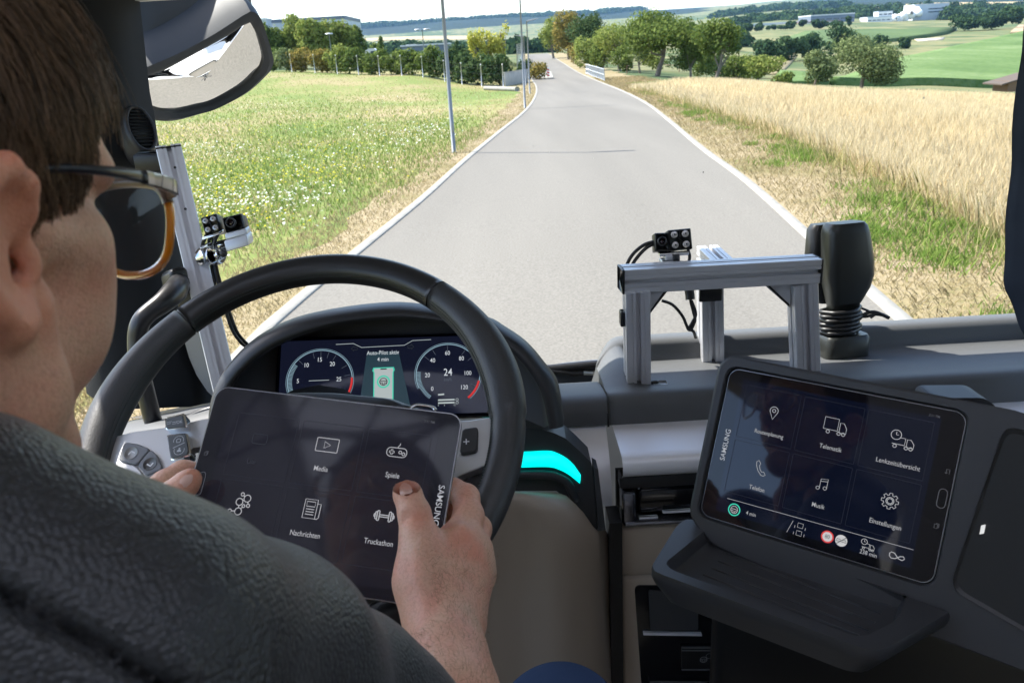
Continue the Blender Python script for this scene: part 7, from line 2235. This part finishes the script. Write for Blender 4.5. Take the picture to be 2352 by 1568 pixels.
# right arm: sleeve end, forearm, hand round the tablet's right edge.  picture columns / rows and distances
A_ = lambda x, y, d: P(x, y, d)
def right_arm():
    lo, hi = np.array([-0.17, 0.36, -0.78]), np.array([0.06, 0.74, -0.34])
    s = SDF(lo, hi, 0.0017)
    px = lambda r, d=0.66: r * d / F_PX
    # forearm and wrist
    s.chain([A_(1075, 1760, 0.52), A_(1040, 1600, 0.56), A_(1026, 1500, 0.595), A_(1012, 1420, 0.625)], [px(112, .52), px(96, .56), px(80, .595), px(68, .625)], 0.02)
    s.chain([A_(1050, 1420, 0.635), A_(1054, 1360, 0.655)], [px(50, .63), px(52, .65)], 0.02)
    # metacarpal block
    s.chain([A_(1012, 1415, 0.628), A_(1052, 1290, 0.668), A_(1058, 1238, 0.682)], [px(60), px(55), px(42)], 0.02)
    s.chain([A_(1040, 1410, 0.64), A_(1084, 1300, 0.682), A_(1092, 1262, 0.692)], [px(50), px(38), px(30)], 0.02)
    s.chain([A_(1050, 1420, 0.648), A_(1094, 1320, 0.700), A_(1098, 1290, 0.712)], [px(44), px(30), px(28)], 0.02)
    s.chain([A_(990, 1400, 0.628), A_(966, 1330, 0.640), A_(968, 1268, 0.648)], [px(50), px(50), px(44)], 0.02)      # thenar
    E_ = A_
    # thumb lying on the glass
    s.chain([E_(966, 1290, 0.645), E_(962, 1232, 0.655), E_(952, 1180, 0.664), E_(936, 1134, 0.672), E_(931, 1119, 0.674)], [px(50), px(42), px(36), px(31), px(25)], 0.006)
    s.ell(E_(934, 1128, 0.668), (px(24), 0.004, px(26)), k=0.006)
    # web between thumb and first finger
    s.cap(E_(985, 1290, 0.655), E_(1050, 1255, 0.678), px(34), px(36), 0.02)
    # fingers bend behind the tablet
    def finger(pts, r): s.chain([E_(*p_) for p_ in pts], [px(q) for q in r], 0.005)
    finger([(1058, 1240, 0.682), (1076, 1185, 0.704), (1070, 1142, 0.722), (1040, 1124, 0.733), (1005, 1120, 0.738)], [44, 37, 33, 29, 24])
    finger([(1090, 1262, 0.692), (1098, 1214, 0.722), (1075, 1180, 0.742), (1030, 1170, 0.746), (1000, 1168, 0.745)], [36, 33, 29, 27, 22])
    finger([(1096, 1290, 0.706), (1098, 1250, 0.734), (1070, 1225, 0.748), (1030, 1216, 0.747), (1004, 1214, 0.744)], [31, 30, 28, 26, 22])
    finger([(1094, 1320, 0.712), (1092, 1290, 0.738), (1066, 1272, 0.746), (1036, 1264, 0.742)], [27, 26, 25, 20])
    for k_, (x, y, d) in enumerate(((1056, 1226, 0.664), (1098, 1256, 0.688), (1102, 1286, 0.706))):
        s.ell(E_(x, y, d), np.full(3, px(22 - 3 * k_)), k=0.010)
    # tendons on the back of the hand, the thumb's two cords and the bony knob of the wrist
    s.chain([E_(1036, 1408, 0.606), E_(1050, 1310, 0.640), E_(1056, 1240, 0.662)], [px(9), px(9), px(8)], 0.010)
    s.chain([E_(1052, 1408, 0.612), E_(1078, 1320, 0.652), E_(1092, 1266, 0.674)], [px(8), px(8), px(7)], 0.010)
    s.chain([E_(985, 1420, 0.603), E_(968, 1330, 0.621), E_(966, 1262, 0.634)], [px(9), px(9), px(9)], 0.010)
    s.ell(E_(1076, 1440, 0.626), np.full(3, px(22)), k=0.014)
    # creases across the thumb's joints
    for y, x0, x1, d in ((1176, 928, 975, 0.649), (1184, 926, 980, 0.648), (1192, 928, 978, 0.6475), (1262, 934, 996, 0.632), (1272, 932, 998, 0.6305)):
        s.chain([E_(x0, y + 4, d + 0.004), E_((x0 + x1) / 2, y, d - 0.0005), E_(x1, y + 3, d + 0.003)], [0.0009] * 3, 0.003, sub=True)
    return s.mesh(2)
v_, f_ = right_arm()
right_arm_mesh = (v_, f_)
parts_v.append(v_); parts_f.append(f_ + nbase); nbase += len(v_)
def left_hand():
    lo, hi = np.array([-0.46, 0.42, -0.62]), np.array([-0.24, 0.74, -0.28])
    s = SDF(lo, hi, 0.0022)
    px = lambda r, d=0.69: r * d / F_PX
    s.chain([A_(180, 1560, 0.56), A_(260, 1380, 0.62), A_(300, 1270, 0.655)], [px(85), px(70), px(62)], 0.02)
    s.chain([A_(300, 1270, 0.66), A_(322, 1180, 0.70), A_(345, 1150, 0.712)], [px(58), px(52), px(42)], 0.02)
    s.chain([A_(320, 1240, 0.665), A_(366, 1176, 0.688), A_(400, 1138, 0.692), A_(430, 1108, 0.695), A_(440, 1098, 0.696)], [px(50), px(42), px(35), px(28), px(22)], 0.006)
    s.chain([A_(345, 1160, 0.712), A_(380, 1112, 0.728), A_(420, 1086, 0.745), A_(470, 1085, 0.752)], [px(44), px(32), px(29), px(24)], 0.008)
    s.chain([A_(335, 1180, 0.715), A_(372, 1150, 0.742), A_(420, 1125, 0.757), A_(465, 1125, 0.758)], [px(40), px(32), px(28), px(23)], 0.006)
    s.chain([A_(330, 1210, 0.715), A_(362, 1190, 0.742), A_(410, 1168, 0.756), A_(455, 1168, 0.755)], [px(36), px(30), px(27), px(22)], 0.006)
    s.chain([A_(322, 1240, 0.705), A_(352, 1228, 0.73), A_(395, 1212, 0.744), A_(432, 1210, 0.744)], [px(32), px(26), px(24), px(20)], 0.006)
    return s.mesh(2)
v_, f_ = left_hand()
left_hand_mesh = (v_, f_)
parts_v.append(v_); parts_f.append(f_ + nbase); nbase += len(v_)
# shoulders and upper arms under the shirt join head and hands
def trunk(infl, h):
    s = SDF((-0.60, -0.10, -0.86), (0.10, 0.50, -0.10), h)
    sh_r, sh_l = P(262, 1548, 0.29), np.array([-0.43, 0.245, -0.235])
    el_l = np.array([-0.50, 0.42, -0.56])
    tz = P(-150, 1335, 0.27)
    nk = hw((0, -0.05, -0.17))
    i = infl
    s.chain([nk, nk + [0, -0.02, -0.06]], [0.054 + i, 0.07 + i], 0.03)
    s.chain([nk + [0, -0.02, -0.03], tz, sh_r], [0.050 + i, 0.044 + i, 0.053 + i], 0.03)
    s.chain([sh_l, nk + [0, -0.02, -0.06]], [0.056 + i, 0.066 + i], 0.04)
    s.chain([nk + [0, -0.03, -0.1], [-0.27, 0.16, -0.45], [-0.27, 0.14, -0.75], [-0.27, 0.14, -0.95]], [0.10 + i, 0.135 + i, 0.14 + i, 0.15 + i], 0.05)
    s.chain([sh_r, P(556, 1566, 0.36), P(764, 1648, 0.44), P(868, 1712, 0.475), P(1000, 1800, 0.51)], [0.053 + i, 0.048 + i, 0.044 + i, 0.041 + i, 0.042 + i], 0.03)
    s.chain([sh_l, sh_l * 0.5 + el_l * 0.5, el_l], [0.056 + i, 0.052 + i, 0.045 + i], 0.03)
    if infl > 0:
        pass
    return s.mesh(2)
tv, tf = trunk(-0.012, 0.008)
parts_v.append(tv); parts_f.append(tf + nbase); nbase += len(tv)
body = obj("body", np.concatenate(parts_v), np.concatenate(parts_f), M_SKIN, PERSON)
# redder skin on ears, cheekbones and knuckles; ear red also paints in sun glow
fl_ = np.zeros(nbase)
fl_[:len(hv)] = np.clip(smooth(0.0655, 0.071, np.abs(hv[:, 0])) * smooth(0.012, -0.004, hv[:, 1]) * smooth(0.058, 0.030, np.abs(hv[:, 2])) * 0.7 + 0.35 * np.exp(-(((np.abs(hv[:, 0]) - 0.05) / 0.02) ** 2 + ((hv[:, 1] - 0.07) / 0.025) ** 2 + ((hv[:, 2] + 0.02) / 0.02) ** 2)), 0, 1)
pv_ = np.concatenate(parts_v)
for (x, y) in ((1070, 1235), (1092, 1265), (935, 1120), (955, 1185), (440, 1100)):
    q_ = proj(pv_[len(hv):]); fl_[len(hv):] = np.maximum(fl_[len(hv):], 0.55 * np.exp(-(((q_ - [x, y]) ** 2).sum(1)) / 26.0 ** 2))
at_ = body.data.attributes.new("flush_glow", 'FLOAT', 'POINT')
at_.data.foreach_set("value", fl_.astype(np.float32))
sv_, sf_ = trunk(0.008, 0.0042)
# the deep crease between sleeve and side, pressed into the cloth that faces the camera
crease = spline([(-60, 1325), (0, 1360), (180, 1462), (390, 1580), (520, 1660)], 60)
fn_ = np.cross(sv_[sf_[:, 1]] - sv_[sf_[:, 0]], sv_[sf_[:, 2]] - sv_[sf_[:, 0]])
vn_ = np.zeros_like(sv_)
for k in range(4): np.add.at(vn_, sf_[:, k], fn_)
vn_ /= np.linalg.norm(vn_, axis=1)[:, None] + 1e-12
front_ = (vn_ * sv_).sum(1) < 0
ps_ = proj(sv_)
dd_ = np.min(np.linalg.norm(ps_[:, None] - crease[None], axis=2), axis=1)
sv_ = sv_ - vn_ * (0.015 * np.exp(-(dd_ / 14.0) ** 2) * front_)[:, None]
wr_ = 0.0004 * np.sin(sv_[:, 0] * 70 + sv_[:, 2] * 95) * np.sin(sv_[:, 1] * 60 + 2 * sv_[:, 2] * 40) 
sv_ = sv_ + vn_ * wr_[:, None]
shirt = obj("shirt", sv_, sf_, M_SHIRT, PERSON)
# collar
nk = hw((0, -0.047, -0.128)); na = unit(hw((0, -0.03, -0.10)) - hw((0, -0.055, -0.20)))
ca = unit(np.cross(na, EX)); cb_ = np.cross(na, ca)
rings = []
for rr, z in ((0.074, -0.05), (0.068, -0.015), (0.066, 0.006), (0.069, 0.010), (0.073, 0.004), (0.081, -0.022), (0.090, -0.045)):
    rings.append([nk + na * (z - 0.012 * math.cos(u)) + rr * (math.cos(u) * ca * 1.05 + math.sin(u) * cb_) for u in np.linspace(0, 2 * math.pi, 48, endpoint=False)])
obj("collar", *loft(rings, True), M_SHIRT, PERSON)
# fingernails
M_NAIL = mat("fingernail", (0.76, 0.47, 0.37), 0.32, spec=0.5)
def nail(mesh, base, tip, w0, w1):
    """a nail plate laid on the surface of the finger; base and tip in the picture, widths in pixels"""
    mv, mf = mesh
    mp, md_ = proj(mv), mv @ FW
    b_, t_ = np.array(base, float), np.array(tip, float)
    al = (t_ - b_) / np.linalg.norm(t_ - b_); sd = np.array([-al[1], al[0]])
    rings = []
    for u in np.linspace(0, 1, 7):
        r = []
        w = (w0 + (w1 - w0) * u) * (1 - 0.55 * max(0, u - 0.75) / 0.25 - 0.5 * max(0, 0.15 - u) / 0.15)
        for a in np.linspace(-1, 1, 9):
            q = b_ + (t_ - b_) * u + sd * a * w / 2 + al * (-2.5 * a * a)
            d2 = ((mp - q) ** 2).sum(1)
            near = np.where(d2 < 9.0 ** 2)[0]
            near = near[md_[near] < md_[near].min() + 0.006]
            wt = np.exp(-d2[near] / 20.0)
            r.append(P(q[0], q[1], float((md_[near] * wt).sum() / wt.sum()) - 0.0002 - 0.0004 * (1 - a * a)))
        rings.append(r)
    obj("fingernail", *loft(rings), M_NAIL, PERSON)
nail(right_arm_mesh, (934, 1134), (927, 1108), 30, 27)
nail(left_hand_mesh, (418, 1112), (442, 1090), 24, 22)
# trousers: right thigh and knee
s = SDF((-0.12, 0.35, -1.05), (0.26, 1.0, -0.55), 0.006)
s.chain([P(1190, 1950, 0.62), P(1284, 1690, 0.86), P(1292, 1676, 0.88)], [0.075, 0.066, 0.062], 0.02)
s.cap(P(1292, 1676, 0.88), P(1298, 1770, 0.90), 0.061, 0.056, 0.03)
obj("trousers", *s.mesh(2), cloth("blue_denim", (0.030, 0.055, 0.13), (0.055, 0.085, 0.17), 1400), PERSON)

# hair: a close cap and many strands combed forward and down
def scalp_point(n):
    u = rng.normal(0, 1, (n, 3)); u /= np.linalg.norm(u, axis=1)[:, None]
    c = np.array([0, 0.004, 0.052]); r = np.array([0.0775, 0.104, 0.0875])
    p = c + u * r
    nn_ = u / r; nn_ /= np.linalg.norm(nn_, axis=1)[:, None]
    return p, nn_
def hairline(p):
    """lowest z of the hair for a given y, and the front limit"""
    x, y, z = p.T
    low = np.interp(y, [-0.12, -0.06, -0.03, -0.006, 0.012, 0.026, 0.040, 0.055, 0.075, 0.095], [-0.075, -0.062, -0.030, 0.006, -0.012, -0.016, 0.022, 0.058, 0.086, 0.098])
    return z > low
p, nn_ = scalp_point(52000)
ok = hairline(p)
p, nn_ = p[ok][:20000], nn_[ok][:20000]
def strands(p, nn_, ln, rad, stick, flow_bias, jitter, seg=6):
    n = len(p)
    g = rng.normal(0, jitter, (n, 3))
    # parting sweep: on top hair goes forward and to his right; on the sides down and a little forward
    top = smooth(0.07, 0.125, p[:, 2])[:, None]
    fl = top * np.array([0.35, 0.85, 0.05]) + (1 - top) * np.array([0.0, 0.42, -0.95]) + g + flow_bias
    fl -= nn_ * (fl * nn_).sum(1)[:, None]
    fl /= np.linalg.norm(fl, axis=1)[:, None] + 1e-9
    cur = p.copy(); d = fl * 0.8 + nn_ * stick
    d /= np.linalg.norm(d, axis=1)[:, None]
    P_ = [cur]
    c = np.array([0, 0.004, 0.052]); r = np.array([0.0775, 0.104, 0.0875])
    for k in range(seg):
        cur = cur + d * (ln / seg)[:, None]
        # stay outside the skull and hug it
        q = (cur - c) / r; L = np.linalg.norm(q, axis=1)
        side = q / L[:, None] * r + c
        cur = np.where((L < 1.03)[:, None], c + q / L[:, None] * r * 1.03, cur)
        nk_ = (q / r); nk_ /= np.linalg.norm(nk_, axis=1)[:, None]
        d = d - nk_ * ((d * nk_).sum(1) * 0.5)[:, None] + np.array([0, 0.02, -0.10]) + rng.normal(0, 0.05, (n, 3))
        d /= np.linalg.norm(d, axis=1)[:, None]
        P_.append(cur)
    P_ = np.stack(P_, 1)                      # n, seg+1, 3
    m = seg + 1
    t = np.gradient(P_, axis=1); t /= np.linalg.norm(t, axis=2)[..., None] + 1e-9
    a = np.cross(t, nn_[:, None]); a /= np.linalg.norm(a, axis=2)[..., None] + 1e-9
    b = np.cross(t, a)
    w = rad * np.linspace(1, 0.25, m)[None, :, None]
    ring = [P_ + a * w, P_ - a * w * 0.5 + b * w * 0.87, P_ - a * w * 0.5 - b * w * 0.87]
    V = np.stack(ring, 2).reshape(n, m * 3, 3)
    f = []
    for k in range(seg):
        for j in range(3):
            f.append((k * 3 + j, k * 3 + (j + 1) % 3, (k + 1) * 3 + (j + 1) % 3, (k + 1) * 3 + j))
    f = np.array(f)
    F_ = (f[None] + (np.arange(n) * m * 3)[:, None, None]).reshape(-1, 4)
    return V.reshape(-1, 3), F_
topness = smooth(0.03, 0.11, p[:, 2])
front = smooth(0.03, 0.08, p[:, 1])
ln = (0.024 + 0.026 * topness + 0.014 * front) * rng.uniform(0.55, 1.25, len(p))
ln *= 1 - 0.5 * smooth(0.095, 0.075, p[:, 2]) * smooth(0.02, 0.045, p[:, 1])
ln *= 1 - 0.35 * smooth(0.05, 0.01, p[:, 2]) * smooth(-0.01, 0.02, p[:, 1])
v1, f1 = strands(p, nn_, ln, 0.00040, 0.46, 0, 0.36)
# locks: neighbouring strands run together towards their tips
seg_, ns_ = 7, len(p)
v1 = v1.reshape(ns_, seg_ * 3, 3)
gi = rng.choice(ns_, 1600, replace=False)
near = np.concatenate([np.argmin(((p[k:k + 1000, None] - p[None, gi]) ** 2).sum(-1), 1) for k in range(0, ns_, 1000)])
tt = np.repeat(np.linspace(0, 1, seg_), 3)[None, :, None] ** 1.3 * 0.55
cen_ = v1.reshape(ns_, seg_, 3, 3).mean(2)
shift = np.repeat((cen_[gi][near] - cen_), 3, axis=1)
v1 = (v1 + shift * tt).reshape(-1, 3)
# cap below the strands
u_, w_ = np.meshgrid(np.linspace(0, 2 * math.pi, 73), np.linspace(0.03, math.pi - 0.03, 45), indexing='ij')
cp = np.stack([np.sin(w_) * np.cos(u_) * 0.0772, 0.004 + np.sin(w_) * np.sin(u_) * 0.1035, 0.052 + np.cos(w_) * 0.087], -1)
cf = np.array(grid_faces(73, 45))
cc_ = cp.reshape(-1, 3)[cf].mean(1)
shr = cc_.copy(); keep = hairline(shr - np.array([0, 0, 0.004]))
HV = np.concatenate([hw(v1), hw(cp.reshape(-1, 3))]); HFc = np.concatenate([f1, cf[keep] + len(v1)])
hair = obj("hair", HV, HFc, M_HAIR, PERSON, smooth_=True)
# short hairs on the forearm and the back of the hand
av, af = right_arm_mesh
fn = np.cross(av[af[:, 1]] - av[af[:, 0]], av[af[:, 2]] - av[af[:, 0]])
fn /= np.linalg.norm(fn, axis=1)[:, None] + 1e-12
fcn = av[af].mean(1)
pp = proj(fcn)
w_ = (pp[:, 1] > 1235) * smooth(1230, 1330, pp[:, 1]) * ((pp[:, 0] > 985) | (pp[:, 1] > 1450)) + 1e-9
w_[pp[:, 1] < 1235] = 0
k_ = rng.choice(len(fcn), 4200, p=w_ / w_.sum())
b0 = fcn[k_] + rng.normal(0, 0.0008, (len(k_), 3)); n0 = fn[k_]
updir = unit(P(1060, 1250, 0.68) - P(1030, 1500, 0.60))
side_ = unit(np.cross(updir, FW))
fl = -updir * 0.25 + side_ * 0.35 * rng.normal(0.6, 0.8, len(k_))[:, None] + updir * 0.9 * rng.uniform(0, 1, len(k_))[:, None]
fl = fl - n0 * (fl * n0).sum(1)[:, None]; fl /= np.linalg.norm(fl, axis=1)[:, None]
L_ = rng.uniform(0.005, 0.012, len(k_))[:, None]
m1 = b0 + (fl * 0.75 + n0 * 0.35) * L_ * 0.5; e1 = m1 + (fl + n0 * 0.10) * L_ * 0.5
sd_ = np.cross(fl, n0) * 0.00011
V = np.stack([b0 - sd_, b0 + sd_, m1 + sd_ * 0.8, m1 - sd_ * 0.8, e1], 1).reshape(-1, 3)
q4 = np.arange(len(k_))[:, None] * 5
Fq = [tuple(r) for r in (q4 + np.array([0, 1, 2, 3])).tolist()] + [tuple(r) for r in (q4 + np.array([3, 2, 4])).tolist()]
o = obj("arm_hair", V, Fq, mat("fair_arm_hair", (0.30, 0.17, 0.085), 0.45), PERSON, smooth_=False)
o['kind'] = 'stuff'

# ================================================================ glasses
G = thing("glasses", "glasses with amber rims and a dark striped temple arm, worn by the driver", "glasses", hw((0, 0.1, 0)))
M_AMBER = mat("amber_acetate", (0.85, 0.32, 0.01), 0.15, coat=0.6, emit=None)
M_AMBER.node_tree.nodes["Principled BSDF"].inputs["Transmission Weight"].default_value = 0.35
M_TEMP = mat("grey_brown_temple", (0.16, 0.13, 0.10), 0.3, coat=0.4)
M_TEMPD = mat("black_temple_tip", (0.012, 0.012, 0.02), 0.3, coat=0.4)
def lens_path(q):
    o = [(x * q, z) for x, z in ((0.009, 0.022), (0.030, 0.027), (0.056, 0.025), (0.066, 0.018), (0.067, 0.004), (0.060, -0.014), (0.044, -0.022), (0.024, -0.020), (0.011, -0.006))]
    o = np.array(o)
    cv = spline(np.concatenate([o, o[:1]]), 44)
    return np.array([hw((x, 0.138 - 5.0 * (abs(x) - 0.0) ** 2 * 0.9, z - 0.002)) for x, z in cv])
for q in (1, -1):
    lp = lens_path(q)
    obj("rim", *tube(lp, 0.0024, 8, False, ref=HYv), M_AMBER, G)
    br_ = lp[3:17]
    obj("brow_bar", *tube(br_ - HYv * 0.0002 + HZv * 0.0004, 0.0030, 8, True, ref=HYv), M_TEMP, G)
    lc = lp.mean(0)
    mlens = bpy.data.materials.get("clear_lens")
    if mlens is None:
        mlens = bpy.data.materials.new("clear_lens"); mlens.use_nodes = True
        nt = mlens.node_tree; nt.nodes.remove(nt.nodes["Principled BSDF"])
        gl_ = nt.nodes.new("ShaderNodeBsdfGlossy"); gl_.inputs["Roughness"].default_value = 0.02
        tr_ = nt.nodes.new("ShaderNodeBsdfTransparent"); tr_.inputs[0].default_value = (0.95, 0.97, 0.96, 1)
        fr_ = nt.nodes.new("ShaderNodeFresnel"); fr_.inputs[0].default_value = 1.22
        mx_ = nt.nodes.new("ShaderNodeMixShader")
        nt.links.new(fr_.outputs[0], mx_.inputs[0]); nt.links.new(tr_.outputs[0], mx_.inputs[1]); nt.links.new(gl_.outputs[0], mx_.inputs[2]); nt.links.new(mx_.outputs[0], nt.nodes["Material Output"].inputs[0])
    obj("lens", *loft([lp, lc + (lp - lc) * 0.5 + HYv * 0.001, lc + (lp - lc) * 0.02 + HYv * 0.0015]), mlens, G)
    tp = spline([hw((q * x, y, z)) for x, y, z in ((0.0685, 0.115, 0.018), (0.0765, 0.106, 0.0195), (0.0835, 0.066, 0.021), (0.0830, 0.030, 0.022), (0.0745, 0.000, 0.021), (0.0650, -0.026, 0.012), (0.0620, -0.044, -0.012))], 30)
    hgt = np.interp(np.linspace(0, 1, 30), [0, .25, .5, 1], [0.0042, 0.0036, 0.0020, 0.0014])
    def arm(a, b, m_, name):
        rings = []
        for k in range(a, b):
            t_ = unit(tp[min(k + 1, 29)] - tp[max(k - 1, 0)]); up_v = unit(HZv - t_ * (HZv @ t_)); sd = np.cross(t_, up_v)
            rings.append([tp[k] + up_v * hgt[k] * y + sd * 0.0014 * x for x, y in ((-1, -.8), (-.6, -1), (.6, -1), (1, -.8), (1, .8), (.6, 1), (-.6, 1), (-1, .8))])
        obj(name, *loft(rings, True, True), m_, G)
    arm(0, 11, M_TEMP, "temple_arm"); arm(10, 30, M_TEMPD, "temple_tip")
    for k in (4, 6, 8):
        c = tp[k]; t_ = unit(tp[k + 1] - tp[k - 1]); up_v = unit(HZv - t_ * (HZv @ t_)); sd = np.cross(t_, up_v)
        obj("temple_stripe", *box(c, unit(up_v * 0.85 - t_ * 0.5), unit(np.cross(sd, unit(up_v * 0.85 - t_ * 0.5))), sd, 0.0098 - 0.0004 * k, 0.0012, 0.0031), M_TEMPD, G, smooth_=False)
obj("bridge", *tube(spline([hw((-0.010, 0.1375, 0.012)), hw((0, 0.1395, 0.016)), hw((0.010, 0.1375, 0.012))], 8), 0.0022, 8), M_AMBER, G)
# ================================================================ summer haze
hz_ = bpy.data.materials.new("summer_haze"); hz_.use_nodes = True
_n = hz_.node_tree; _n.nodes.remove(_n.nodes["Principled BSDF"])
pv = _n.nodes.new("ShaderNodeVolumePrincipled")
pv.inputs["Color"].default_value = (0.34, 0.62, 1.0, 1)
pv.inputs["Density"].default_value = 0.000045
pv.inputs["Anisotropy"].default_value = 0.0
_n.links.new(pv.outputs[0], _n.nodes["Material Output"].inputs["Volume"])
zlo = float(GZ.min()) - 1.5
zhi = float(max((GZ.max(), 60))) + 80
v, f = box(np.array([0, 3200, (zlo + zhi) / 2]), EX, EY, EZ, 10800, 7200, zhi - zlo)
o = obj("haze", v, f, hz_, None, smooth_=False)
o['kind'] = 'stuff'
